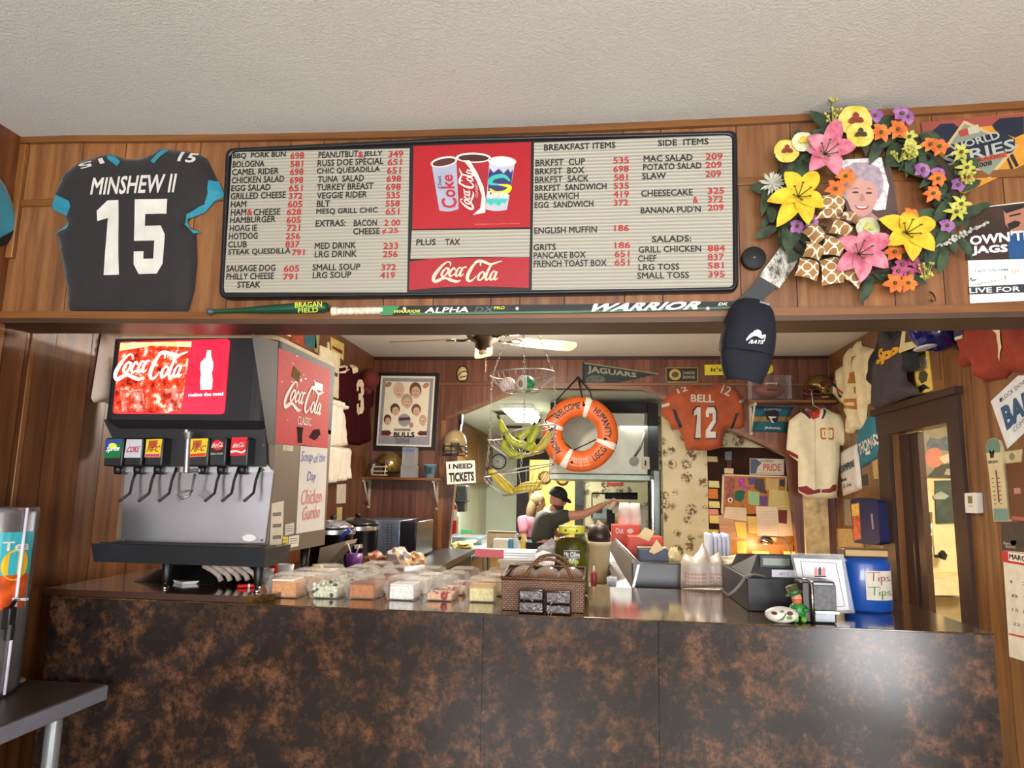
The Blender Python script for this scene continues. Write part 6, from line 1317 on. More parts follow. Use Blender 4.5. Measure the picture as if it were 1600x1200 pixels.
tag(MB().prism([(oZ(x, y, ZP).x, oZ(x, y, ZP).y) for x, y in ((262,909),(300,902),(338,904),(330,911),(285,914))], FZp, ZP+.0005, ZP+.012).build('napkin_stack', m('d8d8d4', .7)), 'flattened white paper sheets under the soda machine', 'paper')
mk = thing('marker_pen', 'red marker pen lying below the soda machine leg', 'marker', oZ(385, 915, ZP)); a, b = oZ(371, 916, ZP+.008), oZ(398, 915, ZP+.008)
MB().cyl(a, b, .008).build('barrel', RED, mk); MB().cyl(a.lerp(b, .6), a.lerp(b, .72), .0085).build('band', WHITE, mk)
# ------------------------------------------------------------------ cake slices in clear clamshells
SHELL = clear('f6f2ea', .045, .05)
def clamshell(label, loc, rotz, kind, group):
    t = thing('cake_container', label, 'food container', loc, rotz, group)
    w, d, h = .066, .070, .046
    def tub(z0, z1, k0, k1, name, flange, ridge):
        q = MB(); b, tp_ = [(-w*k0, -d*k0), (w*k0, -d*k0), (w*k0, d*k0), (-w*k0, d*k0)], [(-w*k1, -d*k1), (w*k1, -d*k1), (w*k1, d*k1), (-w*k1, d*k1)]
        vs = [(*p, z0) for p in b]+[(*p, z1) for p in tp_]; q._add(vs, [(0, 1, 2, 3)]+[(i, (i+1) % 4, 4+(i+1) % 4, 4+i) for i in range(4)])
        if flange:
            f = [(-w*1.14, -d*1.14), (w*1.14, -d*1.14), (w*1.14, d*1.14), (-w*1.14, d*1.14)]; zf_ = h
            q._add([(-w, -d, zf_), (w, -d, zf_), (w, d, zf_), (-w, d, zf_)]+[(*p, zf_) for p in f], [(i, (i+1) % 4, 4+(i+1) % 4, 4+i) for i in range(4)])
        if ridge:
            for y in (-.036, -.012, .012, .036): q.box((0, y, z0+.003), (w*1.2, .011, .006), .002)
        q.build(name, SHELL, t, True)
    tub(.001, h, .82, 1.0, 'base', True, False); tub(h+.04, h+.0012, .80, 1.0, 'lid', False, True)
    c1_, c2_ = kind[:2]
    q = MB()
    def slab(z0, z1, k, mt_i=0): q.box2((-w*k, -d*k, z0), (w*k, d*k, z1), .006, mt_i)
    mats = [m(c1_, .8, 0, .25, 90, .6), m(c2_, .7, 0, .15, 60, .3)]
    if kind[2] == 'loaf': slab(.003, .062, .74); q.build('cake', mats[0], t, True); MB().box2((-w*.74, -d*.74, .0622), (w*.6, d*.74, .070), .003).build('icing', mats[1], t, True)
    elif kind[2] == 'crumbs':
        rnd = random.Random(3); slab(.003, .045, .72); o = q.build('cake', mats[0], t, True); e = MB()
        for i in range(60): e.ell((rnd.uniform(-w*.72, w*.72), rnd.choice((-d*.74, rnd.uniform(-d*.7, d*.7))), rnd.uniform(.008, .06)), rnd.uniform(.005, .01), 6, 4, 0 if rnd.random() < .72 else 1)
        e.build('crumb_topping', [m('d4d8c0', .8), INK], t, True)
    elif kind[2] == 'berry':
        slab(.003, .028, .74); q.build('cake', mats[0], t, True); e = MB()
        for x, y, r in ((.02, -.045, .017), (-.01, -.04, .012), (.03, -.02, .014), (-.03, .0, .012)): e.ell((x, y, .02), r, 10, 6)
        e.build('strawberry_topping', m('9a1414', .35), t, True)
    else: slab(.003, .055, .73); q.build('cake', mats[0], t, True); MB().box2((-w*.73, -d*.73, .0552), (w*.73, d*.73, .061), .004).build('icing', mats[1], t, True)
    return t
KIND = [('c98a4a', 'f0e8dc', 'loaf', 'golden loaf cake'), ('c8c8ac', '2a2420', 'crumbs', 'cookie crumb cake'), ('b06a30', '8a4a20', 'slab', 'brown crumb cake'), ('e6e4dc', 'f0eee8', 'slab', 'white coconut cake'), ('d8a884', 'b01818', 'berry', 'strawberry cake'), ('d8c890', 'c8a060', 'slab', 'pale yellow cake')]
COLX = [(440, 937), (505, 938), (563, 939), (626, 941), (685, 942), (751, 944)]
ROWN = ['at the front edge of the counter', 'second from the front of its row', 'third from the front of its row', 'at the back of its row']
for ci, ((px, py), kd) in enumerate(zip(COLX, KIND)):
    p0 = oZ(px, py-2, ZT); y0 = max(yf+.082, p0.y+.06)
    for ri in range(4 if 0 < ci < 5 else 3):
        y = y0+ri*.165; 
        if y > yb-.085: break
        clamshell('clear clamshell of %s %s' % (kd[3], ROWN[ri]), (p0.x+.014*ri, y, ZT+.0006), random.uniform(-.05, .05), kd, 'cake slices in clear clamshells')
# ------------------------------------------------------------------ wicker basket, brownies, cookies
def wicker():
    mt, nt, bs = newmat('wicker'); tc = N(nt, 'ShaderNodeTexCoord'); br_ = N(nt, 'ShaderNodeTexBrick'); br_.inputs['Scale'].default_value = 1
    mp = N(nt, 'ShaderNodeMapping'); mp.inputs['Rotation'].default_value = (PI/2, 0, 0); nt.links.new(tc.outputs['Object'], mp.inputs[0])
    for k, v in (('Brick Width', .014), ('Row Height', .007), ('Mortar Size', .0015)): br_.inputs[k].default_value = v
    br_.inputs['Color1'].default_value = lin('8a5a30'); br_.inputs['Color2'].default_value = lin('6e4422'); br_.inputs['Mortar'].default_value = lin('2e1a0c')
    nt.links.new(mp.outputs[0], br_.inputs['Vector']); nt.links.new(br_.outputs[0], bs.inputs['Base Color']); bs.inputs['Roughness'].default_value = .6; bump(nt, bs, br_.outputs['Fac'], -.6, .003); return mt
WK = wicker()
YW = yf+.075; FW = FY(YW); wl, wrr = FW.uv(783, 946)[0], FW.uv(913, 946)[0]; wzt = FW.uv(845, 907)[1]; wd = .24
wb = thing('wicker_basket', 'brown wicker basket of cookies with an arched handle on the counter', 'basket', ((wl+wrr)/2, YW+wd/2, ZT))
q = MB(); th_ = .008
for a, b in (((wl, YW, ZT+.0006), (wrr, YW+th_, wzt)), ((wl, YW+wd-th_, ZT+.0006), (wrr, YW+wd, wzt+.02)), ((wl, YW+th_, ZT+.0006), (wl+th_, YW+wd-th_, wzt+.01)), ((wrr-th_, YW+th_, ZT+.0006), (wrr, YW+wd-th_, wzt+.01))): q.box2(a, b, .003)
q.box2((wl+th_, YW+th_, ZT+.0006), (wrr-th_, YW+wd-th_, ZT+.008)); q.build('body', WK, wb)
MB().tube([(wl, YW, wzt+.004), (wrr, YW, wzt+.004), (wrr, YW+wd, wzt+.024), (wl, YW+wd, wzt+.024)], .006, 8, closed=True).build('rim', WK, wb)
hx = (wl+wrr)/2+.02
for dy, nm in ((.02, 'handle'), (.19, 'handle')): MB().tube([(hx+.085*math.cos(PI*i/16)*1.0, YW+dy, wzt-.01+.085*math.sin(PI*i/16)) for i in range(17)], .006, 8).build(nm, WK, wb)
CK = m('8a5a34', .7, 0, .3, 80, .4)
for i, (x, lb) in enumerate(((.24, 'leftmost'), (.53, 'middle'), (.82, 'rightmost'))):
    c = (wl+(wrr-wl)*x, YW+.12, wzt-.022); t = thing('cookie_pack', '%s wrapped pack of round cookies standing in the wicker basket' % lb, 'cookie pack', (c[0], c[1], ZT+.01))
    M_ = Matrix.Translation(c) @ Matrix.Rotation(math.radians(62), 4, 'X'); M_ = Matrix.Translation(c) @ Matrix.Rotation(math.radians(90-28), 4, 'X')
    for k_ in range(3): MB().lathe([(0, -.006), (.046, -.006), (.05, 0), (.046, .006), (0, .007)], 20, 0, M_ @ Matrix.Translation((0, 0, .015*(k_-1)))).build('cookie', CK, t)
    MB().lathe([(.03, -.026), (.056, -.02), (.058, .02), (.03, .026)], 20, 0, M_).build('wrapper', SHELL, t)
BRW = m('2c1812', .3, 0, .4, 70, .5, coat=.6); bxs = [FW.uv(x, 930)[0] for x in (812, 850.5, 853.5, 893)]
for (a, b, z0, z1, lb) in ((bxs[0], bxs[1], ZT+.0006, ZT+.042, 'lower left'), (bxs[2], bxs[3], ZT+.0006, ZT+.034, 'lower right'), (bxs[0], bxs[1], ZT+.044, ZT+.082, 'upper left'), (bxs[2], bxs[3], ZT+.036, ZT+.080, 'upper right')):
    o = MB(); o.box2((a, YW-.052, z0), (b, YW-.004, z1), .006); t = thing('brownie', 'film-wrapped dark brownie, %s of the four against the wicker basket' % lb, 'brownie', ((a+b)/2, YW-.03, z0), group='wrapped brownies'); o.build('cake', BRW, t)
    w_ = MB(); rnd = random.Random(int(a*99+z0*999)); 
    for k_ in range(14):
        x = rnd.uniform(a+.004, b-.004); z = rnd.uniform(z0+.004, z1-.004); w_.tube([(x, YW-.0526, z), (x+rnd.uniform(-.012, .012), YW-.0532, z+rnd.uniform(-.012, .012))], .0009, 4)
    w_.build('wrapper_creases', m('c8c4cc', .2), t)
# ------------------------------------------------------------------ pickle jar
YJ = .74; FJ = FY(YJ); jc = FJ.uv(893, 870)[0]; R0 = (FJ.uv(921.5, 880)[0]-FJ.uv(866, 880)[0])/2; zl = FJ.uv(894, 824)[1]; Mj = Matrix.Translation((jc, YJ, ZT+.0006)); H0 = zl-ZT
pj = thing('pickle_jar', 'large glass jar of green pickles with a yellow lid on the counter', 'jar', (jc, YJ, ZT))
MB().lathe([(R0*.86, 0), (R0*.98, .012), (R0, .03), (R0, H0*.68), (R0*.93, H0*.8), (R0*.70, H0*.9), (R0*.66, H0*.96)], 36, 0, Mj).build('glass', clear('6a6a30', .05, .04), pj)
def brine():
    mt, nt, bs = newmat('pickle_brine'); n = noise_n(nt, 16, 3, sc=(1, 1, .35)); rp = ramp(nt, n.outputs[0], [(.32, '221f06'), (.5, '3c3a0a'), (.66, '5c5a14')]); nt.links.new(rp.outputs[0], bs.inputs['Base Color']); bs.inputs['Roughness'].default_value = .15; return mt
MB().lathe([(0, .006), (R0*.92, .008), (R0*.95, .03), (R0*.95, H0*.67), (R0*.88, H0*.79), (R0*.6, H0*.85), (0, H0*.85)], 32, 0, Mj).build('pickles', brine(), pj)
MB().lathe([(R0*.70, H0*.91), (R0*.74, H0*.915), (R0*.75, H0*1.0), (R0*.72, H0*1.02), (0, H0*1.02)], 32, 0, Mj).build('lid', m('c2c03a', .4), pj)
def onjar(x0, x1, z0, z1, k=1.0):           # angles about the jar front
    def f(s, t): a = -PI/2+(x0+(x1-x0)*s); return Vector((jc+(R0*1.004+.0005*k)*math.cos(a), YJ+(R0*1.004+.0005*k)*math.sin(a), ZT+z0+(z1-z0)*t))
    return f
def jp(name, a0, a1, z0, z1, mt, k=1): lay(MB(), ([(i/10, j_) for i in range(11) for j_ in (0, 1)], [(2*i, 2*i+2, 2*i+3, 2*i+1) for i in range(10)]), onjar(a0, a1, z0, z1, k)).build(name, mt, pj)
zA = FY(YJ-R0).uv(893, 867)[1]-ZT
jp('label_panel', -.45, .55, zA-.016, zA+.02, m('16140e', .4), 1); jp('label_frame', -.42, .52, zA+.016, zA+.0175, m('d8d0b0', .4), 2); jp('label_frame', -.42, .52, zA-.0135, zA-.012, m('d8d0b0', .4), 2)
lay(MB(), glyphs('Mt Olive', .05), onjar(-.38, .48, zA-.009, zA+.013, 4)).build('lettering', OFFW, pj); lay(MB(), glyphs('KOSHER', .06), onjar(-.35, .42, zA-.036, zA-.022, 3)).build('lettering', m('b8c838', .4), pj); lay(MB(), glyphs('DILLS', .06), onjar(-.22, .30, zA-.052, zA-.039, 3)).build('lettering', m('b8c838', .4), pj)
jp('label_band', -.6, .6, zA-.064, zA-.058, m('3a6a4a', .4), 1); jp('lid_print', 0, 0, 0, 0, INK) if False else None
for a in (-.5, .35): lay(MB(), ([(i/4, j_) for i in range(5) for j_ in (0, 1)], [(2*i, 2*i+2, 2*i+3, 2*i+1) for i in range(4)]), lambda s, t, a=a: Vector((jc+R0*.755*math.cos(-PI/2+a+.14*s), YJ+R0*.755*math.sin(-PI/2+a+.14*s), ZT+H0*(.945+.03*t)))).build('lid_print', INK, pj)
# tub, roll box, note and film behind the basket
YB2 = .98; F2_ = FY(.86)
tb_ = thing('plastic_tub', 'clear rectangular plastic tub behind the wicker basket', 'tub', F2_.pt(*F2_.uv(800, 905, 0)))
xa, xb = F2_.uv(784, 895)[0], F2_.uv(850, 895)[0]; zz = F2_.uv(805, 872)[1]
MB().wedge([(xa+.012, .80, ZT+.0006), (xb-.012, .80, ZT+.0006), (xb-.012, .94, ZT+.0006), (xa+.012, .94, ZT+.0006)], [(xa, .78, zz-.012), (xb, .78, zz-.012), (xb, .96, zz-.012), (xa, .96, zz-.012)]).build('body', clear('e8e2d4', .3), tb_)
MB().box2((xa-.008, .775, zz-.012), (xb+.008, .965, zz), .003).build('lid', clear('ece8dc', .4), tb_)
F3_ = FY(.87); xa, xc = F3_.uv(743, 866)[0], F3_.uv(838, 866)[0]; xm = F3_.uv(788, 866)[0]
rb = thing('foil_box', 'long red and silver roll box lying across the plastic tub', 'box', ((xa+xc)/2, .87, zz)); MB().box2((xa, .85, zz+.0006), (xm, .91, zz+.036)).build('red_end', m('b8303a', .45), rb); MB().box2((xm, .85, zz+.0006), (xc, .91, zz+.036)).build('silver_end', m('b4b4b0', .4, .3), rb)
for z in (.010, .02): MB().box2((xm+.002, .8492, zz+z), (xc, .85, zz+z+.003)).build('stripe', m('7a7c80', .5), rb)
F4 = FY(YW+.20)
nc = thing('price_note', 'torn white price note with handwriting sticking up from the wicker basket', 'note', F4.pt(*F4.uv(852, 885, 0))); MB().pprism([(836,866),(848,860),(860,863),(868,870),(866,882),(850,884),(838,880)], F4, 0, .002).build('paper', PAPER, nc)
for s_, y0_, c_ in (('Cookies', 869, 'a04038'), ('Brownies Tarts', 874, '4a3a48'), ('1.00 each', 880, 'a04038')): text('handwriting', s_, pquad(F4, [(841,y0_+2.5),(864,y0_+2.5),(864,y0_-1.5),(841,y0_-1.5)], .0025), m(c_, .6), nc, 0, .2)
F5 = FY(.90)
fm = thing('cling_film', 'crumpled clear film bag behind the basket and jar', 'plastic bag', F5.pt(*F5.uv(850, 880, 0)))
def crumple(o, c, r, mt, seed, name='film', n=3):
    q = MB(); bmesh.ops.create_icosphere(q.bm, subdivisions=n, radius=1)
    for v in q.bm.verts:
        d = 1+.35*noise.noise(v.co*2.2+Vector((seed, 0, 0)))+.2*noise.noise(v.co*5+Vector((0, seed, 0))); v.co = Vector((v.co.x*r[0]*d+c[0], v.co.y*r[1]*d+c[1], max(c[2]-r[2], v.co.z*r[2]*d+c[2])))
    return q.build(name, mt, o)
p_ = F5.pt(*F5.uv(858, 858, 0)); crumple(fm, (p_.x, .98, ZT+.10), (.075, .05, .095), clear('e4e4ea', .3), 2)
# ------------------------------------------------------------------ right end of the counter: till, tips jug, napkins
YR = .50; F6 = FY(YR)
tl_ = thing('cash_register', 'dark grey cash register seen from behind with a small display', 'cash register', (1.0, .75, ZT)); DKG = m('28282a', .5, 0, .08); DKG2 = m('1e1e20', .45)
xa, xb = F6.uv(1168, 930)[0], F6.uv(1300, 930)[0]; zc_ = F6.uv(1200, 904)[1]
MB().box2((xa, YR, ZT+.0006), (xb, yb-.03, zc_), .004).build('cash_drawer', DKG, tl_)
F7 = FY(.56); xa2, xb2 = F7.uv(1184, 890)[0], F7.uv(1318, 890)[0]; zz2 = F7.uv(1220, 866)[1]
MB().wedge([(xa+.015, .53, zc_+.0003), (xb2, .53, zc_+.0003), (xb2, .9, zc_+.0003), (xa+.015, .9, zc_+.0003)], [(xa2, .56, zz2), (xb2, .56, zz2), (xb2, .8, zz2-.02), (xa2-.03, .8, zz2-.02)]).build('rear_housing', DKG2, tl_)
F8 = FY(.535)
def dk(name, px, mt, k=1, fr=F8): return deco(name, fr, px, .002+k*.001, mt, tl_, .001)
dk('display_hood', [(1188,868),(1250,868),(1250,888),(1188,886)], BLACK); dk('display', [(1192,872),(1234,873),(1234,884),(1192,883)], m('6a7464', .2), 2); dk('price_tag', [(1206,890),(1245,891),(1245,904),(1206,902)], m('c8c8d0', .4), 2)
text('tag_lettering', 'NO. 5', pquad(F8, [(1218,899),(1232,899),(1232,894),(1218,894)], .005), INK, tl_, 0)
MB().tube([F8.pt(*F8.uv(x, y, .01), .01) for x, y in ((1201,903),(1190,899),(1178,897),(1165,902),(1157,914),(1148,924),(1138,930),(1126,921))], .006, 8).build('cable', m('5a544c', .5), tl_)
ac = thing('menu_stand', 'clear slanted stand holding a white bordered drinks card', 'sign holder', F6.pt(*F6.uv(1290, 958, 0))); Fm = FY(.44)
MB().pprism([(1235,864),(1318,866),(1336,958),(1254,960)], Fm, -.004, -.001).build('acrylic_sheet', clear('e4e8ea', .12), ac)
MB().pprism([(1240,872),(1315,875),(1327,953),(1258,955)], Fm, 0, .001).build('card', m('d4d4d8', .5, 0, .02), ac)
for a, b in (((1251,877),(1306,880)),((1306,880),(1320,947)),((1262,950),(1320,947)),((1251,877),(1262,950))):
    lay(MB(), strokes([[(0, 0), (1, 0)]], .01), lambda s, t, a=a, b=b: Fm.pt(*Fm.uv(a[0]+(b[0]-a[0])*s+(b[1]-a[1])*t, a[1]+(b[1]-a[1])*s-(b[0]-a[0])*t, .002), .002)).build('printed_border', INK, ac)
for x, c_ in ((1275, 'd08078'), (1281, '2a2020'), (1287, 'd08078')): deco('printed_bottle', Fm, [(x-2.5,899),(x-2.5,890),(x-1,886),(x+1,886),(x+2.5,890),(x+2.5,899)], .002, m(c_, .5), ac)
deco('printed_bar', Fm, [(1273,899.5),(1291,899.5),(1291,901.5),(1273,901.5)], .002, INK, ac)
Fn = FY(yf+.055); na, nb = Fn.uv(1272, 955)[0], Fn.uv(1308, 955)[0]; nz = Fn.uv(1290, 909)[1]
nd = thing('napkin_dispenser', 'chrome napkin dispenser in front of the drinks card', 'napkin dispenser', ((na+nb)/2, Fn.o.y+.05, ZT))
MB().box2((na, Fn.o.y+.006, ZT+.0006), (nb, Fn.o.y+.11, nz), .006).build('body', DSTEEL, nd)
MB().box2((na+.002, Fn.o.y, ZT+.045), (nb, Fn.o.y+.006, nz-.012), .002).build('face_plate', m('5e5e60', .6, .3, .3, 60), nd); MB().box2((na, Fn.o.y-.012, ZT+.034), (nb+.004, Fn.o.y+.006, ZT+.045), .002).build('lip', CHROME, nd)
MB().tube([(na-.004, Fn.o.y, ZT+.002), (na-.004, Fn.o.y, nz-.012), (na-.012, Fn.o.y+.02, nz+.002), (na-.03, Fn.o.y+.06, nz+.004)], .004, 8).build('edge_trim', CHROME, nd)
MB().box2((na-.034, Fn.o.y+.012, ZT+.0006), (na-.002, Fn.o.y+.11, nz-.004), .005).build('side', m('241f1c', .3, .4), nd)
# tips jug
YG_ = .56; F9 = FY(YG_); ja, jb_ = F9.uv(1326, 910)[0], F9.uv(1402, 910)[0]; jx = (ja+jb_)/2; JR = (jb_-ja)/2; jz = F9.uv(1362, 873)[1]
tj = thing('tip_jug', 'big blue plastic jug labelled tips at the right end of the counter', 'tip jar', (jx, YG_+JR*.6, ZT)); Mt = Matrix.Translation((jx, YG_+.06, ZT+.0006)); jh = jz-ZT
MB().lathe([(JR*.9, 0), (JR*1.0, .012), (JR*1.02, jh*.55), (JR*1.0, jh*.88), (JR*.9, jh), (0, jh)], 40, 0, Mt, sy=.72).build('body', m('16489a', .3, 0, .12, 6, coat=.3), tj)
lx0, lx1, lz0, lz1 = *[F9.uv(x, 915)[0] for x in (1352, 1396)], F9.uv(1375, 938)[1], F9.uv(1375, 892)[1]
def onjug(k):
    def f(s, t):
        x = lx0+(lx1-lx0)*s; u = max(-1, min(1, (x-jx)/(JR*1.03))); return Vector((x, YG_+.06-.72*JR*1.03*math.sqrt(1-u*u)-.002*k-.001, lz0+(lz1-lz0)*t))
    return f
lay(MB(), ([(i/8, j_) for i in range(9) for j_ in (0, 1)], [(2*i, 2*i+2, 2*i+3, 2*i+1) for i in range(8)]), onjug(1)).build('label', m('c8c2b0', .6), tj)
def sub(f, s0, s1, t0, t1): return lambda s, t: f(s0+(s1-s0)*s, t0+(t1-t0)*t)
TIPS = [[(.0,.95),(.5,1.0)], [(.25,.98),(.22,.35)], [(.45,.62),(.44,.35)], [(.45,.8),(.455,.82)], [(.56,.65),(.55,.05)], [(.56,.6),(.68,.65),(.72,.5),(.66,.36),(.56,.42)], [(.95,.64),(.84,.62),(.84,.52),(.96,.46),(.94,.36),(.80,.36)]]
lay(MB(), strokes(TIPS, .045), sub(onjug(2), .08, .95, .5, .95)).build('handwriting', m('8a3a30', .6), tj); lay(MB(), strokes(TIPS, .045), sub(onjug(2), .08, .95, .02, .46)).build('handwriting', m('4a6a4a', .6), tj)
cb_ = MB(); cb_.box2((ja+.0, YG_+.03, jz+.001), (jb_-.01, YG_+.11, jz+.034), .006); tag(cb_.build('tin_lid', m('7a6038', .35, .4)), 'tan flat tin resting on top of the blue tips jug', 'tin')
# leprechaun and painted stone
lpn = FY(yf+.07); lc = lpn.pt(*lpn.uv(1247, 955, 0)); lx_, ly_ = lc.x, lpn.o.y
lf = thing('figurine', 'small leprechaun figurine in green beside the napkin dispenser', 'figurine', (lx_, ly_, ZT)); Ml = Matrix.Translation((lx_, ly_, ZT+.0006)); GF = m('2a7a34', .4); 
MB().lathe([(0, .02), (.022, .022), (.026, .04), (.024, .055), (.014, .066), (0, .066)], 16, 0, Ml).build('coat', GF, lf); q = MB(); [q.ell((lx_+x, ly_-.012, ZT+.012), (.011, .016, .0115), 10, 6) for x in (-.012, .014)]; q.build('shoes', m('5a9a34', .4), lf)
MB().ell((lx_-.004, ly_-.002, ZT+.082), (.018, .017, .02), 14, 8).build('head', m('c88a68', .5), lf); MB().ell((lx_-.004, ly_-.008, ZT+.072), (.017, .014, .013), 12, 6).build('beard', m('b4583a', .6), lf)
Mh_ = Matrix.Translation((lx_-.010, ly_, ZT+.094)) @ Matrix.Rotation(-.35, 4, 'Y'); MB().lathe([(.0, 0), (.030, 0), (.030, .003), (.019, .004), (.021, .03), (0, .031)], 16, 0, Mh_).build('hat', m('4a4a2a', .5), lf); MB().lathe([(.0195, .005), (.0200, .012)], 16, 0, Mh_).build('hat_band', GF, lf)
for s_ in (-1, 1): MB().tube([(lx_+s_*.02, ly_, ZT+.055), (lx_+s_*.03, ly_-.015, ZT+.042), (lx_+s_*.012, ly_-.028, ZT+.045)], .006, 6).build('arm', GF, lf)
Fst = FY(yf+.045); sc_ = Fst.pt(*Fst.uv(1221, 953, 0)); srx = (Fst.uv(1248, 953)[0]-Fst.uv(1195, 953)[0])/2
stn = thing('painted_stone', 'white oval stone painted with flowers near the till', 'stone', (sc_.x, sc_.y, ZT)); szz = (Fst.uv(1221, 940)[1]-Fst.uv(1221, 966)[1])/2
MB().ell((sc_.x, sc_.y, ZT+szz*.98), (srx, .035, szz), 24, 12).build('body', m('d4d0c4', .3), stn)
def ons(k): return lambda s, t: Vector((sc_.x+srx*s, sc_.y-.035*math.sqrt(max(.01, 1-s*s-t*t))-.0012*k, ZT+szz*.98+szz*t))
for pts, c_ in (((.0, .1), None),):
    lay(MB(), strokes([[(-.35,-.6),(-.1,-.2),(.1,.35)], [(-.15,-.5),(.0,-.1),(.1,.3)]], .07), ons(1)).build('painted_stems', m('3a6a34', .5), stn)
for (x, y, r, c_) in ((-.55, .3, .17, '4a2a22'), (.35, .35, .2, '5a3026'), (.3, -.15, .2, '6a8a3a'), (-.1, .55, .12, '7a8a4a')): lay(MB(), (blob(x, y, r, r*1.2, 10), [range(10)]), ons(2)).build('painted_flower', m(c_, .5, 0, .3, 60), stn)
# ------------------------------------------------------------------ prep table behind the counter and what stands on it
pt = thing('prep_table', 'stainless prep table standing behind the counter', 'table', (.5, 1.6, 0)); zq = 1.02
MB().box2((.12, 1.2, zq-.04), (1.02, 1.95, zq), .004).build('top', STEEL, pt); MB().box2((.16, 1.24, .25), (.98, 1.9, .28)).build('shelf', STEEL, pt)
for x in (.15, .99):
    for y in (1.23, 1.92): MB().cyl((x, y, .0), (x, y, zq-.04), .02).build('leg', STEEL, pt)
q = lambda px, py, y: oY(px, py, y)
A_, B_, C_, D_ = q(935, 814, 2.3), q(1000, 882, 1.22), q(991, 920, 1.2), q(966, 920, 1.3)
sp = thing('steel_guard', 'slanted stainless steel side panel running back from the counter', 'panel', (D_.x, D_.y, 1.0)); n_ = Vector((-.012, 0, 0))
E_ = q(932, 822, 2.3)
MB().wedge([A_, B_, C_, D_, E_], [p+n_ for p in (A_, B_, C_, D_, E_)]).build('panel', m('a8a6a8', .3, .85, .06, 12), sp); MB().tube([A_, B_], .008, 8).build('rolled_edge', STEEL, sp)
def pbox(name, label, cat, px, y, d, mt, z0=None, parts=None, bev=.003):
    f = FY(y); u = [f.uv(*p) for p in px]; x0, x1 = min(a[0] for a in u), max(a[0] for a in u); za, zb = min(a[1] for a in u), max(a[1] for a in u)
    if z0 is not None: za = z0
    o = thing(name, label, cat, ((x0+x1)/2, y+d/2, za)); MB().box2((x0, y, za), (x1, y+d, zb), bev).build('body', mt, o); o['z'] = 0; return o, f, (x0, x1, za, zb)
bb, f, bx4 = pbox('black_panel_box', 'low black box with a scuffed panel behind the counter', 'box', [(988,879),(1065,918)], 1.22, .1, m('17171a', .35, 0, .5, 8), zq)
zt3 = bx4[3]
o, f, b4 = pbox('tissue_box', 'dark blue box holding loose slips above the black panel', 'box', [(998,858),(1044,878)], 1.36, .16, m('2a3450', .5, 0, .2), zq)
cr = MB(); rnd = random.Random(5)
for k_ in range(9): cr.box((b4[0]+.02+rnd.random()*(b4[1]-b4[0]-.04), 1.40+rnd.random()*.06, b4[3]+.006), (.05, .03, .004), 0, 0, None); 
cr.build('paper_slips', m('c8c49a', .7, 0, .2), o)
OB = m('c83c14', .5, 0, .12, 20); OB2 = m('8a1c10', .5)
o1, f, b1 = pbox('snack_box', 'orange snack box standing lowest behind the blue box', 'box', [(982,838),(1036,868)], 1.56, .16, OB, zq)
text('lettering', 'REESE', quadmap(f, [(b1[0]+.02, b1[3]-.05), (b1[1]-.02, b1[3]-.05), (b1[1]-.02, b1[3]-.02), (b1[0]+.02, b1[3]-.02)], .001), m('e8b838', .5), o1, .04) if False else None
o2, f, b2 = pbox('snack_box', 'orange lidded snack box farthest back beside the steel panel', 'box', [(956,820),(1000,846)], 1.78, .14, OB, zq)
text('lettering', 'Out', pquad(f, [(962,834),(974,833),(974,824),(962,825)], .001), OFFW, o2, .03); deco('badge', f, blob(985,830,5,4), .001, OFFW, o2)
for i, (x, lb) in enumerate(((977, 'left stack of upturned white foam cups on the orange box'), (992, 'right stack of upturned white foam cups on the orange box'))):
    F_ = FY(1.86); c = F_.uv(x, 820); t = thing('foam_cup_stack', lb, 'cups', (c[0], 1.86, b2[3]), group=None); zz3 = b2[3]+.0006
    for k_ in range(3): MB().lathe([(.040, 0), (.028, .085), (.024, .088), (0, .088)], 18, 0, Matrix.Translation((c[0]-.005*(i == 0), 1.85, zz3+.018*k_))).build('cup', m('d8d2c8', .6), t)
for px, y, lb in ((((996,838),(1008,824),(1023,830),(1014,846)), 1.55, 'tilted cream paper slip leaning on the orange boxes'), (((1014,862),(1026,843),(1037,858),(1022,866)), 1.345, 'cream heart-shaped slip hanging over the blue box')):
    f = FY(y); pp = MB(); pp.pprism(px, f, 0, .003); tag(pp.build('paper_slip', m('e2c894', .6)), lb, 'paper')
w1 = thing('paper_bags', 'crumpled cream paper wrapping left of the plastic carrier bag', 'paper bag', (.49, 1.5, zq)); p_ = oY(1053, 868, 1.45); crumple(w1, (p_.x, 1.46, zq+.10), (.045, .05, .10), m('d8c89a', .7), 4, 'paper')
# carrier bag
Fb_ = FY(1.16); bp_ = [(1065,921),(1066,880),(1072,866),(1085,872),(1095,860),(1100,848),(1106,860),(1112,872),(1125,864),(1133,878),(1137,921)]
cbg = thing('carrier_bag', 'white plastic carrier bag with faint red print behind the counter', 'plastic bag', Fb_.pt(*Fb_.uv(1100, 921, 0))); cl = Cloth(Fb_, bp_, off=0, puff=.09, fold=.012, freq=60, seed=8, h=.016, edge=.03); cl.build('bag', m('cfc2b4', .35, 0, .06), cbg)
for k_ in range(4): cl.text('red_print', 'THANK YOU', [(1070,900+6*k_),(1130,900+6*k_),(1130,896+6*k_),(1070,896+6*k_)], m('c08070', .5), cbg, .02, .002, None, .012)
MB().box2((Fb_.uv(1065, 921)[0]+.01, 1.16, .2), (Fb_.uv(1137, 921)[0]-.01, 1.2, Fb_.uv(1100, 921)[1]), 0).build('lower_bag', m('cfc2b4', .35), cbg)
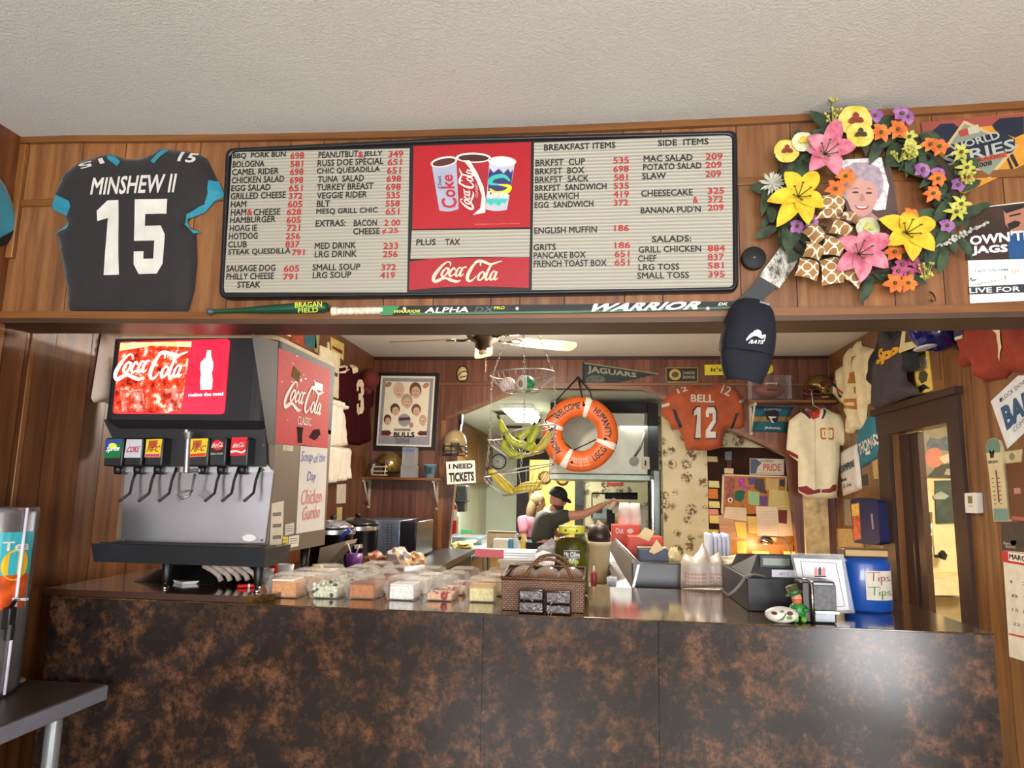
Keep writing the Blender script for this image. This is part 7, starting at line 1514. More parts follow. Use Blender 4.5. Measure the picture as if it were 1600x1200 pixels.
k1 = thing('napkin_pile', 'crumpled white napkins behind the cash register', 'napkins', oY(1140, 890, 1.2)); p_ = oY(1142, 880, 1.32); crumple(k1, (p_.x, 1.32, p_.z-.01), (.09, .05, .045), m('dcd2bc', .7), 11, 'napkins'); MB().box2((p_.x-.06, 1.27, 1.0212), (p_.x+.06, 1.38, p_.z-.04)).build('napkin_box', m('c8bfa8', .6), k1)
Fc = FY(1.42)
for i, (px, lb) in enumerate(((((1108,834),(1143,885)), 'stack of pale blue foam boxes behind the till'),)):
    u = [Fc.uv(*p) for p in px]; st_ = thing('foam_box_stack', lb, 'foam boxes', ((u[0][0]+u[1][0])/2, 1.5, zq)); x0, x1 = u[0][0], u[1][0]; n_ = 5
    for k_ in range(n_): MB().box2((x0+(x1-x0)*k_/n_, 1.42, zq+.0006), (x0+(x1-x0)*(k_+.94)/n_, 1.6, u[0][1]-.01*(k_ % 2)), .008).build('foam_box', m('c2c8dc', .5), st_)
# ------------------------------------------------------------------ left work counter with kettles, oven and bread
zc2 = .95; xe = -1.10
lc_ = thing('work_counter', 'dark topped work counter with wooden doors along the left wall', 'counter', (-1.65, 3.0, 0))
MB().box2((XL+.02, 1.45, zc2-.04), (xe, YB-.12, zc2), .004).build('top', m('241a14', .3), lc_); MB().box2((xe, 1.45, zc2-.045), (xe+.006, YB-.12, zc2+.002)).build('edge_strip', m('6a5a44', .3, .6), lc_); MB().box2((XL+.02, 1.5, .08), (xe-.03, YB-.12, zc2-.042)).build('cabinet', W_DARKY, lc_)
def kettle(label, c, r, h, lidc):
    t = thing('soup_kettle', label, 'soup kettle', (c[0], c[1], zc2)); M_ = Matrix.Translation((c[0], c[1], zc2+.0006))
    MB().lathe([(r*.86, 0), (r*.95, .01), (r, h*.75), (r*1.05, h*.76), (r*1.05, h*.86), (r*.98, h*.87), (0, h*.87)], 28, 0, M_).build('body', m('0f0f11', .25), t)
    MB().lathe([(r*.98, h*.88), (r*.94, h*.92), (r*.5, h*1.02), (0, h*1.04)], 28, 0, M_).build('lid', lidc, t); MB().lathe([(.008, h*1.03), (.02, h*1.07), (.018, h*1.11), (0, h*1.12)], 12, 0, M_).build('knob', BLACK, t)
    MB().lathe([(r*1.06, h*.77), (r*1.06, h*.85)], 28, 0, M_).build('rim_band', STEEL, t); return t
p1, p2 = oY(523, 850, 2.15), oY(552, 850, 2.55)
kettle('front black soup kettle with a shiny lid beside the soda machine', (p1.x-.02, 2.15), .14, .33, m('b8bcc8', .12, .8)); kettle('rear black soup kettle with a white tag in front of the steel oven', (p2.x, 2.62), .15, .33, m('1a1a1c', .2))
f = FY(2.46); tg = MB(); tg.pprism([(553,851),(566,850),(567,856),(554,858)], f, 0, .002); tag(tg.build('price_tag', PAPER), 'small white tag on the rear soup kettle', 'tag')
f = FY(2.0); sp_ = MB(); sp_.tube([f.pt(*f.uv(*p), 0) for p in ((533,842),(539,834),(547,828))], .014, 8); tag(sp_.build('ladle_handle', m('1c3a9a', .35)), 'blue ladle handle leaning across the front soup kettle', 'ladle')
f = FY(1.75); wd_ = MB(); wd_.pprism([(500,856),(541,845),(538,852),(508,884),(495,888)], f, -.2, 0); tag(wd_.build('kettle_base', m('a89c88', .5, 0, .1)), 'tan sloping base box below the front soup kettle', 'box')
ov = thing('steel_oven', 'stainless steel countertop oven with side vents on the left counter', 'oven', (-1.7, 3.5, zc2)); yo = 3.15; f = FY(yo); u0, u1 = f.uv(557, 812), f.uv(623, 868); x0, x1 = u0[0], u1[0]; zt4 = u0[1]; x2 = f.uv(650, 840)[0]
MB().box2((x0, yo, zc2+.02), (x1, yo+.6, zt4), .004).build('side_panel', m('9fb0cc', .25, .85, .05, 3), ov); MB().box2((x1, yo+.004, zc2+.02), (x2, yo+.6, zt4-.004), .01).build('door', m('141418', .25), ov)
for x in (x0+.04, x2-.04): MB().cyl((x, yo+.05, zc2+.0005), (x, yo+.05, zc2+.02), .02).build('foot', BLACK, ov)
for j_ in range(12):
    for x in (605-j_*.1, 611-j_*.1): deco('vent_slot', f, [(x,819+4.3*j_),(x+2.4,819+4.3*j_),(x+2.4,820.4+4.3*j_),(x,820.4+4.3*j_)], .001, INK, ov)
def breadm(a, b, n): 
    mt, nt, bs = newmat(n); q = noise_n(nt, 18, 4); rp = ramp(nt, q.outputs[0], [(.3, a), (.5, b), (.66, 'c8bcae')]); nt.links.new(rp.outputs[0], bs.inputs['Base Color']); bs.inputs['Roughness'].default_value = .25; return mt
for i, (px, r, a, b, lb) in enumerate((((585,872), (.085, .06, .07), 'a86a40', '8a5038', 'bag of brown rolls left of the bread loaves below the oven'), ((622,868), (.085, .06, .085), 'd8ac3a', 'b8b0b4', 'clear bag of yellow buns in front of the oven'), ((640,874), (.07, .06, .07), 'c09a70', 'a8805a', 'tan bread bag right of the yellow buns'))):
    c = oY(*px, 2.2); t = thing('bread_bag', lb, 'bread', (c.x, 2.2, zc2)); crumple(t, (c.x, 2.2+.13*(i == 2), zc2+r[2]), r, breadm(a, b, 'bread%d' % i), i*3+1, 'bag'); 
f = FY(1.75); c = f.pt(*f.uv(553, 876), 0); t = thing('purple_tumbler', 'purple and pink lidded tumbler with straws among the clamshells', 'tumbler', (c.x, 1.75, zc2)); M_ = Matrix.Translation((c.x, 1.75, zc2+.0006)); zt5 = f.uv(553, 865)[1]-zc2
MB().lathe([(.036, 0), (.045, zt5*.7), (.047, zt5), (0, zt5)], 18, 0, M_).build('cup', m('6a3a8a', .35, 0, .4, 30), t); q = MB(); q.tube([(c.x+.01, 1.75, zc2+zt5), (c.x+.035, 1.74, zc2+zt5+.05)], .004, 6); q.tube([(c.x-.02, 1.75, zc2+zt5), (c.x-.04, 1.74, zc2+zt5+.06)], .004, 6); q.build('straw', WHITE, t)
# cups and tools visible under the machine's right side
def cup(name, label, px, y, r, h, mt, z=ZT, cat='cup', rim=None):
    c = oY(*px, y); t = thing(name, label, cat, (c.x, y, z)); M_ = Matrix.Translation((c.x, y, z+.0006)); MB().lathe([(r*.75, 0), (r*.78, .002), (r, h), (r*.96, h), (r*.72, .004), (0, .004)], 20, 0, M_).build('body', mt, t); return t
cup('plastic_cup', 'bright red plastic cup under the side of the soda machine', (430, 886), .93, .028, .07, m('d82818', .4)); cup('foam_cup', 'white handled foam cup beside the red cup', (447, 886), .86, .036, .075, m('d4ccc8', .5)); cup('foam_cup', 'pale small cup left of the red cup under the machine', (420, 888), .80, .026, .06, m('c8c4bc', .5))
cup('mustard_cup', 'yellow condiment cup right of the machine leg', (497, 880), .98, .026, .065, m('d0a428', .4)); o = MB(); p_ = oZ(462, 897, ZT); o.box((p_.x, .78, ZT+.007), (.12, .07, .012), .004); tag(o.build('paper_napkin', m('e0dcd4', .7)), 'folded white napkin behind the loaf cake clamshell', 'napkin')
kn = thing('plastic_knife', 'white plastic lid and spatula lying at the back of the clamshells', 'spatula', oZ(650, 888, ZT)); q = MB(); q.tube([oZ(632, 889, ZT+.102), oZ(662, 887, ZT+.102)], .012, 8); q.build('handle', WHITE, kn); 
# ------------------------------------------------------------------ foreground table and tea urn
zT = .79; tc = oZ(170, 1068, zT); ft = thing('side_table', 'dark topped table with grey edge in the left foreground', 'table', (-1.95, -.6, 0)); ty0 = -1.6
MB().box2((XL+.03, ty0, zT-.004), (tc.x-.008, tc.y-.008, zT), .001).build('table_top', m('3a3028', .35, 0, .15, 30), ft); MB().box2((XL+.03, ty0, zT-.055), (tc.x, tc.y, zT-.004), .004).build('edge_band', m('8a8a94', .35, .4), ft)
for y in (tc.y-.12, ty0+.12):
    for x in (tc.x-.10, XL+.13):
        o = MB(); o.cyl((x, y, .004), (x, y, zT-.055), .026, None, 18); o = o.build('leg', m('a8aeb4', .25, .7), ft); MB().cyl((x, y, zT-.085), (x, y, zT-.056), .032, None, 18).build('collar', STEEL, o); MB().cyl((x, y, 0), (x, y, .012), .032, None, 14).build('foot', BLACK, o)
e = oY(40, 850, -.05); RU = .125; ux, uy = e.x-RU*.97, -.05; uz1 = oY(30, 793, -.05).z
ur = thing('tea_dispenser', 'tall tea dispenser printed with lemon and glass at the left edge', 'drink dispenser', (ux, uy, zT)); Mu = Matrix.Translation((ux, uy, zT+.0006)); uh = uz1-zT
MB().lathe([(RU*.9, 0), (RU, .02), (RU, uh*.45), (RU, uh*.97), (RU*.97, uh), (0, uh)], 40, 0, Mu).build('tank', m('8c8a88', .25, .7), ur)
def onurn(a0, a1, z0, z1, k=1): return lambda s, t: Vector((ux+(RU+.001*k)*math.cos(a0+(a1-a0)*s), uy+(RU+.001*k)*math.sin(a0+(a1-a0)*s), zT+z0+(z1-z0)*t))
GRID = ([(i/12, j_/4) for i in range(13) for j_ in range(5)], [(i*5+j_, i*5+j_+5, i*5+j_+6, i*5+j_+1) for i in range(12) for j_ in range(4)])
lay(MB(), GRID, onurn(-1.9, .25, uh*.46, uh*.87)).build('printed_wrap', m('3aa8b4', .4, 0, .12, 8), ur); lay(MB(), GRID, onurn(-1.2, .2, uh*.46, uh*.64, 2)).build('printed_tea', m('c8501c', .35, 0, .5, 20), ur); lay(MB(), (blob(.5, .5, .5, .5), [range(18)]), onurn(-.62, .1, uh*.61, uh*.78, 3)).build('printed_lemon', m('e0b828', .4), ur)
lay(MB(), glyphs('Iced Tea', .04), onurn(-1.5, .05, uh*.77, uh*.82, 4)).build('lettering', OFFW, ur); MB().tube([Vector((ux+RU+.004, uy-.02, zT+.01)), Vector((ux+RU+.004, uy-.02, zT+uh))], .005, 8).build('gauge_tube', m('d8d4e0', .2), ur)
zz6 = zT+uh*.42; q = MB(); q.box((ux+RU+.012, uy-.05, zz6), (.03, .03, .07), .005); q.tube([(ux+RU+.01, uy-.05, zz6+.03), (ux+RU+.03, uy-.05, zz6+.06), (ux+RU+.05, uy-.05, zz6+.062)], .007, 8); q.cyl((ux+RU+.02, uy-.05, zz6-.07), (ux+RU+.02, uy-.05, zz6-.02), .014); q.build('spigot', BLACK, ur)
MB().box((ux+RU+.045, uy-.05, zz6+.062), (.05, .012, .008)).build('spigot_lever', m('b0b0b4', .3), ur)
pl = thing('paper_plate', 'white paper plate on the table beside the tea dispenser', 'plate', (e.x+.02, .02, zT)); p_ = oZ(20, 1062, zT+.005); MB().lathe([(0, .001), (.05, .002), (.075, .012), (.078, .013), (.05, .006), (0, .005)], 24, 0, Matrix.Translation((XL+.14, .045, zT+.0006))).build('plate', m('c8c0b0', .7), pl)
# ------------------------------------------------------------------ kitchen shell beyond the opening
KW = m('c9cdb8', .7, 0, .05, 3); KZ = 2.52; KX = -2.05; KY = 11.3
POPK = popcorn('kitchen_ceiling_paint', 'c6c8ba')
struct(MB().box2((KX-.1, YB+.1, KZ), (2.35, KY+.1, KZ+.1)).build('ceiling_kitchen', m('bfc3b4', .8, 0, .05, 3)))
struct(MB().box2((KX-.1, YB+.1, 0), (KX, KY, KZ)).build('wall_kitchen_left', KW))
dxa, dxb = oY(807, 800, KY).x, oY(826, 800, KY).x
struct(MB().box2((KX-.1, KY, 0), (dxa, KY+.1, KZ)).build('wall_kitchen_back', KW))
DK = m('2a221c', .6)
fk = FY(KY)
dzt = fk.uv(830, 718)[1]
struct(MB().box2((dxa, KY-.03, 0), (dxb, KY+.1, KZ-.002)).build('trim_20', DK)); struct(MB().box2((dxb, KY-.03, dzt), (.6, KY+.1, KZ-.002)).build('trim_21', DK))
YLW = m('d8c484', .7, 0, .05, 3)
struct(MB().box2((-2.2, 13.4, 0), (1.4, 13.5, 2.7)).build('wall_pantry_back', YLW)); struct(MB().box2((-2.3, KY+.1, 0), (-2.2, 13.5, 2.7)).build('wall_pantry_left', YLW)); struct(MB().box2((1.4, KY+.1, 0), (1.5, 13.5, 2.7)).build('wall_pantry_right', YLW)); struct(MB().box2((-2.3, KY+.1, 2.7), (1.5, 13.5, 2.8)).build('ceiling_pantry', YLW))
struct(MB().box2((-2.3, 11.6, -.1), (3.9, 13.6, 0)).build('floor_pantry', m('7a6a54', .5)))
def wallpaper():
    mt, nt, bs = newmat('mushroom_wallpaper'); tc = N(nt, 'ShaderNodeTexCoord'); vo = N(nt, 'ShaderNodeTexVoronoi'); vo.inputs['Scale'].default_value = 7.5; vo.inputs['Randomness'].default_value = .55
    nt.links.new(tc.outputs['Object'], vo.inputs['Vector']); n = noise_n(nt, 34, 4, rough=.7); n2 = noise_n(nt, 5, 4)
    a = ramp(nt, vo.outputs['Distance'], [(.36, (1, 1, 1)), (.50, (0, 0, 0))]); b = ramp(nt, n.outputs[0], [(.45, (0, 0, 0)), (.52, (1, 1, 1))])
    mu = N(nt, 'ShaderNodeMath', operation='MULTIPLY'); nt.links.new(a.outputs[0], mu.inputs[0]); nt.links.new(b.outputs[0], mu.inputs[1])
    base = ramp(nt, n2.outputs[0], [(.3, 'b4a884'), (.7, 'c6bb98')]); mx_ = N(nt, 'ShaderNodeMix', data_type='RGBA'); nt.links.new(mu.outputs[0], mx_.inputs[0]); nt.links.new(base.outputs[0], mx_.inputs[6]); mx_.inputs[7].default_value = lin('5a4426')
    nt.links.new(mx_.outputs[2], bs.inputs['Base Color']); bs.inputs['Roughness'].default_value = .7; return mt
WP_ = wallpaper(); YA = 4.72; fa_ = FY(YA)
wx0, wx1, wx2 = fa_.uv(1036, 760)[0], fa_.uv(1106, 760)[0], 2.19
struct(MB().box2((wx0, YA, 0), (wx1, YA+.1, KZ)).build('wall_kitchen_front', WP_))
zd = fa_.uv(1150, 699)[1]
struct(MB().box2((wx1, YA, zd), (wx2, YA+.1, KZ)).build('wall_kitchen_front_upper', WP_))
dr = struct(MB().box2((wx1+.001, YA+.02, 0), (wx2, YA+.1, zd-.001)).build('door_2', m('2e1b11', .85, spec=.15)))
MB().box2((wx1+.13, YA+.0185, .2), (wx2-.2, YA+.0205, zd-.2), .0005).build('door_panel', m('26160d', .85, spec=.15), dr)
YWP = 7.0; fw = FY(YWP); px0 = fw.uv(898, 800)[0]; px1 = fw.uv(911, 800)[0]
struct(MB().box2((px1, YWP, 0), (2.3, YWP+.1, KZ)).build('wall_kitchen_mid', WP_)); struct(MB().box2((px0, YWP-.02, 0), (px1, YWP+.1, KZ)).build('trim_22', DK))
struct(MB().box2((2.2, YB+.1, 0), (2.3, YWP, KZ)).build('wall_kitchen_right', KW))
# kitchen cabinets, counter and small things at the left
wc = thing('wall_cabinet', 'brown wooden wall cabinet high on the kitchen left wall', 'cabinet', (KX+.1, 7.5, 1.62)); ch = crop(6.667, 690, 700)
cz = oX(735, 750, KX+.1).z
MB().box2((KX+.001, 4.7, 1.62), (KX+.12, 11.2, KZ-.002)).build('carcass', wood('cabinet_wood', [(.3, '5a3418'), (.6, '8a5a2c'), (.8, '6a4420')], tone=False), wc)
for y in (5.2, 6.6, 8.0, 9.4): MB().box2((KX+.12, y, 1.65), (KX+.135, y+1.3, KZ-.06), .004).build('door', wood('cabinet_wood', []) if False else _mc['cabinet_wood'], wc)
ck = thing('wall_clock', 'round white wall clock with black rim on the kitchen back wall', 'clock', fk.pt(*fk.uv(779.5, 732, 0))); cu, cv = fk.uv(779.5, 721.5); Mk = fk.mat(cu, cv, 0)
MB().lathe([(.15, .001), (.15, .04), (.13, .045), (.128, .03), (0, .03)], 30, 0, Mk).build('rim', BLACK, ck); MB().lathe([(.128, .031), (0, .031)], 30, 0, Mk).build('face', WHITE, ck)
q = MB(); [q.box((0, 0, 0), (.012, .03, .002), 0, 0, Mk @ Matrix.Rotation(PI/6*i, 4, 'Z') @ Matrix.Translation((0, .105, .033))) for i in range(12)]; q.build('hour_marks', INK, ck)
q = MB(); q.box((0, .03, .036), (.012, .075, .002), 0, 0, Mk @ Matrix.Rotation(1.2, 4, 'Z')); q.box((0, .04, .039), (.009, .1, .002), 0, 0, Mk @ Matrix.Rotation(2.0, 4, 'Z')); q.build('hands', INK, ck)
o = sheet('paper_notice', 'yellowed paper notice curling off the kitchen back wall', 'notice', fk, ch((325,490),(460,485),(455,575),(420,640),(455,665),(430,690),(320,665)), m('b8a878', .7)); 
for k_ in range(5): on(o, fk, 'print_line', ch((340,520+28*k_),(430,517+28*k_),(430,525+28*k_),(340,528+28*k_)), m('8a7a54', .7))
Ye = 4.75; fe = FY(Ye); ec = fe.uv(705, 820)[0]; ez0, ez1 = fe.uv(705, 835)[1], fe.uv(705, 783)[1]
fx = thing('fire_extinguisher', 'red fire extinguisher hanging at the left edge of the kitchen opening', 'fire extinguisher', (ec, Ye, ez0)); Me = Matrix.Translation((ec, Ye, ez0)); H = ez1-ez0
MB().lathe([(0, 0), (.048, .002), (.055, .015), (.055, H*.85), (.03, H*.97), (.018, H), (0, H)], 22, 0, Me).build('cylinder', m('a41820', .3), fx); MB().lathe([(.0556, H*.42), (.0556, H*.75)], 22, 0, Me).build('label', m('b8b4ac', .5, 0, .4, 60), fx)
q = MB(); q.cyl((ec, Ye, ez0+H), (ec, Ye, ez0+H+.05), .014); q.box((ec+.02, Ye-.01, ez0+H+.05), (.10, .02, .02), .003); q.box((ec+.02, Ye-.01, ez0+H+.08), (.09, .02, .012), .003, 0, None); q.build('valve_handle', BLACK, fx); q = MB(); q.tube([(ec-.015, Ye-.03, ez0+H+.03), (ec-.07, Ye-.04, ez0+H*.8), (ec-.065, Ye-.03, ez0+H*.3)], .009, 8); q.build('hose', BLACK, fx)
q = MB(); q.box2((ec-.02, Ye+.055, ez0+H*.6), (ec+.02, Ye+.06, ez0+H*1.1)); q.box2((ec-.2, Ye+.05, ez0+H*.8), (ec, Ye+.062, ez0+H*.9)); q.build('wall_bracket', BLACK, fx)
fp_ = FX(KX) if False else Fr((KX, 0, 0), (0, 1, 0)); Yp = 6.2; fph = FY(Yp)
ph = thing('towel_dispenser', 'dark wall-mounted dispenser beside the fire extinguisher', 'dispenser', fph.pt(*fph.uv(722, 802, 0))); (a, b), (c, d) = fph.uv(715, 800), fph.uv(730, 758)
MB().box2((KX+.001, Yp, b+.12), (c, Yp+.25, d), .02).build('body', m('24282a', .35), ph); MB().box2((KX+.001, Yp+.03, b), (c-.03, Yp+.22, b+.12), .01).build('tray', m('141618', .35), ph)
kc = thing('kitchen_counter', 'steel kitchen counter with a sink along the kitchen left wall', 'counter', (-1.6, 6.4, 0)); kz = .86
MB().box2((KX+.001, YB+.12, kz-.04), (-1.16, 8.2, kz), .004).build('top', m('9aa4a8', .3, .8), kc); MB().box2((KX+.001, YB+.14, .02), (-1.2, 8.2, kz-.041)).build('cabinet', wood('k_cab', [(.3, '6a3e1a'), (.6, '94602c'), (.8, '784a22')], tone=False), kc); MB().box2((KX+.001, 6.9, kz), (KX+.05, 8.2, kz+.25)).build('splashback', STEEL, kc); MB().box2((-1.162, YB+.12, kz-.045), (-1.155, 8.2, kz+.004)).build('edge_strip', BLACKM, kc)
def kbox(name, label, cat, px, y, d, mt, z0=kz, bev=.004): return pbox(name, label, cat, px, y, d, mt, z0+.0005, None, bev)
kbox('steel_tray', 'shallow steel tray with a cream lid on the kitchen counter', 'tray', [(706,839),(752,850)], 6.0, .5, m('8c98a0', .3, .8))
f = FY(5.75); o = MB(); o.pprism(ch((185,985),(330,965),(335,990),(190,1000)), f, -.2, 0); tag(o.build('cutting_board', CREAM), 'cream cutting board lying across the steel tray', 'board')
f = FY(5.4); c_ = f.uv(722, 866); crm = thing('brown_cloth', 'crumpled yellow and brown cloth on the near kitchen counter', 'cloth', (c_[0], 5.4, kz)); crumple(crm, (c_[0], 5.4, kz+.0405), (.12, .2, .04), m('9a8640', .8, 0, .5, 20), 6, 'cloth')
for px, y, c_, lb in ((((720,828),(736,838)), 7.6, '1c6a34', 'green box on the far kitchen counter'), (((722,835),(737,842)), 7.5, 'a02420', 'red box in front of the green box on the far kitchen counter')): kbox('grocery_box', lb, 'box', px, y, .1, m(c_, .5))
kbox('white_tub', 'white plastic tub on the kitchen counter beside blue packs', 'tub', [(770,842),(793,862)], 4.85, .13, m('d4d0bc', .5), oY(770, 862, 4.85).z, .01); 
kt = thing('prep_cart', 'steel kitchen cart under the squeeze bottles', 'cart', (-.75, 4.95, 0)); f = FY(4.85); q0, q1 = f.uv(758, 862), f.uv(835, 862)
MB().box2((q0[0]-.02, 4.78, q0[1]-.04), (q1[0]+.04, 5.12, q0[1]-.001), .004).build('top', STEEL, kt)
for x in (q0[0], q1[0]+.02):
    for y in (4.8, 5.1): MB().cyl((x, y, 0), (x, y, q0[1]-.04), .015).build('leg', STEEL, kt)
o, f_, b = kbox('wooden_crate', 'shallow wooden crate at the back of the steel cart', 'crate', [(761,833),(809,845)], 5.03, .08, m('a89878', .6), q0[1])
MB().box2((b[0]+.01, 5.035, b[3]), (b[1]-.01, 5.1, b[3]+.02)).build('rim', m('6a4a34', .6), o)
def bottle(label, px, y, r, h, mt, z0, tip=None):
    f = FY(y); x = f.uv(*px)[0]; t = thing('squeeze_bottle', label, 'bottle', (x, y, z0)); M_ = Matrix.Translation((x, y, z0+.0006))
    MB().lathe([(r*.95, 0), (r, .01), (r, h*.6), (r*.75, h*.72), (0, h*.73)], 16, 0, M_).build('body', mt, t); MB().lathe([(r*.6, h*.73), (r*.35, h*.8), (.004, h), (0, h)], 12, 0, M_).build('nozzle', tip or mt, t)
for px, r, h, c_, lb in (((806, 855), .028, .19, 'b8ccd8', 'pale blue squeeze bottle left of the yellow one'), ((811, 860), .022, .12, 'dad6cc', 'short white squeeze bottle in front of the blue one'), ((817, 856), .03, .18, 'c8b858', 'yellow squeeze bottle at the right of the cart')): bottle(lb, px, 4.87, r, h, m(c_, .4), q0[1])
f = FY(4.9); c_ = f.uv(797, 860); t = thing('blue_bin', 'small blue bin right of the white tub on the cart', 'bin', (c_[0], 4.95, q0[1])); MB().box2((c_[0]-.02, 4.92, q0[1]+.0005), (c_[0]+.02, 5.0, q0[1]+.13), .004).build('bin', m('3a7a9c', .5), t)
# things on the prep table left of the steel panel
MB().box2((-.14, 1.25, zq-.04), (.119, 1.95, zq), .004).build('side_top', m('8a7a5c', .4, .3, .1), pt)
f = FY(1.62); x = f.uv(936, 870)[0]; zb6 = f.uv(936, 846)[1]; t = thing('cream_bucket', 'cream plastic bucket with a lid right of the pickle jar', 'bucket', (x, 1.62, zq)); Mx = Matrix.Translation((x, 1.62, zq+.0006)); h_ = zb6-zq
MB().lathe([(.052, 0), (.062, h_*.9), (.066, h_*.9), (.067, h_), (0, h_)], 24, 0, Mx).build('body', m('d2c29a', .45), t); MB().lathe([(.06, h_), (.064, h_+.03), (.05, h_+.085), (0, h_+.09)], 20, 0, Mx).build('dish_stack', m('2c2220', .4, 0, .4, 40), t)
f = FY(1.42); x = f.uv(928, 893)[0]; bottle('red squeeze bottle in front of the cream bucket', (928, 893), 1.42, .016, .105, m('9a3a3a', .35), zq, m('d8d0c4', .4)); x = f.uv(956, 905)[0]; cup('paper_cup', 'pale blue printed cup beside the steel panel', (956, 905), 1.3, .026, .065, m('b4c0cc', .5, 0, .2, 40), zq)
# ------------------------------------------------------------------ range hood, shelf of eggs and signs
hd_ = thing('range_hood', 'grey steel range hood behind the life ring', 'range hood', (.3, 5.5, 1.7)); fh = FY(5.3); c11 = crop(6, 850, 700)
h0, h1 = fh.uv(858, 740), fh.uv(1012, 645)
MB().box2((h0[0], 5.3, h0[1]), (h1[0], 6.6, h1[1]), .01).build('canopy', m('8c8a7c', .4, .5, .1, 5), hd_); MB().box2((h0[0], 5.295, h0[1]-.06), (h1[0]+.02, 6.6, h0[1]), .006).build('lower_band', m('8e9a8c', .4, .4), hd_)
MB().box2((h0[0], 5.4, h1[1]), (h1[0]+.1, 6.5, h1[1]+.12)).build('upper_gap', BLACKM, hd_); MB().box2((h1[0]+.001, 5.31, .9), (h1[0]+.11, 5.4, h1[1]+.1)).build('side_post', BLACKM, hd_)
q = MB(); P_ = lambda x, y: fh.pt(*fh.uv(*c11((x, y))[0]), .01); q.tube([P_(960,-330), P_(955,-200), P_(950,80)], .018, 8); q.tube([P_(945,-150), P_(900,0), P_(850,80)], .014, 8); q.build('conduit', m('6a665a', .5), hd_)
for (x, y, r_) in ((845, 125, 46),): q = MB(); q.prism([fh.uv(*p) for p in c11(*blob(x, y, r_, r_, 8, PI/8))], fh, .0, .04); q.build('junction_box', m('8a8876', .5), hd_)
q = MB(); q.pprism(c11((912,85),(988,85),(992,200),(915,200)), fh, 0, .015); sw = q.build('switch_plate', m('c8c0a0', .5), hd_); deco('switch_toggle', fh, c11((943,115),(958,115),(958,165),(943,165)), .018, INK, sw)
fs_ = FY(5.6); u0, u1 = fs_.uv(1013, 850), fs_.uv(1034, 738); fr2 = thing('steel_fridge', 'dark brushed steel fridge door left of the wallpaper column', 'fridge', ((u0[0]+wx0)/2, 5.0, 0)); MB().box2((u0[0], 4.9, .05), (wx0-.004, 5.28, u1[1]), .01).build('door', m('4a4c48', .3, .8, .4, 4), fr2); MB().box2((u0[0]-.015, 4.885, .4), (u0[0], 4.9, u1[1]-.1)).build('handle', CHROME, fr2)
fg = FY(5.9); es = thing('egg_rack', 'dark rack with a white tray of eggs under the range hood', 'rack', (.45, 6.1, .95)); u0, u1, u2 = fg.uv(957, 802), fg.uv(998, 792), fg.uv(998, 772)
MB().box2((u0[0], 5.9, u0[1]), (u1[0], 6.3, u1[1]), .01).build('white_tray', m('c8c2b4', .5), es); MB().box2((u1[0]+.02, 5.9, 0), (u1[0]+.08, 6.0, u1[1]+.02)).build('post', m('b8b4a8', .5), es); MB().box2((u0[0]-.08, 6.05, u1[1]+.08), (u1[0], 6.3, u2[1]), .01).build('black_grill', BLACKM, es)
MB().box2((u0[0]-.06, 5.95, 0), (u0[0]+.03, 6.3, u0[1]+.03)).build('grill_leg', BLACKM, es)
q = MB(); a, b = fg.uv(925, 771), fg.uv(998, 771); q.tube([fg.pt(a[0], a[1]-.28, -.2), fg.pt(*a, -.2), fg.pt(*b, -.2)], .01, 6); q.build('rail', BLACK, es)
for k_ in range(6):
    c = (u0[0]+.06+k_*(u1[0]-u0[0]-.1)/5, 5.98, u1[1]+.0025); MB().ell((c[0], c[1], c[2]+.026), (.022, .022, .027), 12, 8).build('egg', m('b8a48c', .5), thing('egg', 'brown egg, %s from the left in the tray under the hood' % ('first', 'second', 'third', 'fourth', 'fifth', 'last')[k_], 'egg', c, group='eggs in the tray'))
o = sheet('warning_sign', 'small red sign on the wallpaper under the range hood', 'sign', fw, c11((590,268),(742,268),(742,355),(590,355)), m('a83a24', .5)); [on(o, fw, 'print_line', c11((615,285+18*k_),(715,285+18*k_),(715,291+18*k_),(615,291+18*k_)), m('d89888', .5)) for k_ in range(3)]
o = sheet('chalk_poster', 'dark poster with white drawing on the post behind the man', 'poster', FY(YWP-.02), c11((298,375),(378,375),(372,540),(300,540)), m('2a2a2a', .7, 0, .8, 26)); o = sheet('grey_machine', 'grey control box on the wallpaper below the rail', 'control box', fw, c11((440,560),(590,560),(590,660),(440,660)), m('8a9498', .4), .001, .06); on(o, fw, 'display', c11((490,570),(548,570),(548,612),(490,612)), m('3a1c18', .3))
for (x, y), lb in (((826, 746), 'decorative plate on the yellow pantry wall, left of two'), ((879, 748), 'decorative plate on the yellow pantry wall, right of two'), ((826, 774), 'dark round plate low on the yellow pantry wall')):
    fpn = FY(13.4); u, v = fpn.uv(x if x != 826 or y != 746 else 852, y); t = thing('wall_plate', lb, 'plate', fpn.pt(u, v-.15, 0)); M_ = fpn.mat(u, v, .001); MB().lathe([(.13, .0), (.15, .02), (.1, .012), (0, .012)], 24, 0, M_).build('rim', m('5a4630', .4), t); MB().lathe([(.1, .0125), (0, .0125)], 20, 0, M_).build('centre', m('a88a58', .4, 0, .4, 20), t)
for px, lb in (((790, 644), 'dark air vent on the kitchen ceiling nearest the opening'), ((803, 666), 'narrow dark air vent farther back on the kitchen ceiling')):
    c = oZ(px[0], px[1], KZ); t = thing('air_vent', lb, 'vent', (c.x, c.y, KZ-.012)); MB().box((c.x, c.y, KZ-.006), (.30, .40, .012)).build('frame', m('8a8c84', .5), t); [MB().box((c.x, c.y-.16+.08*k_, KZ-.014), (.26, .05, .004)).build('slat', BLACKM, t) for k_ in range(5)]
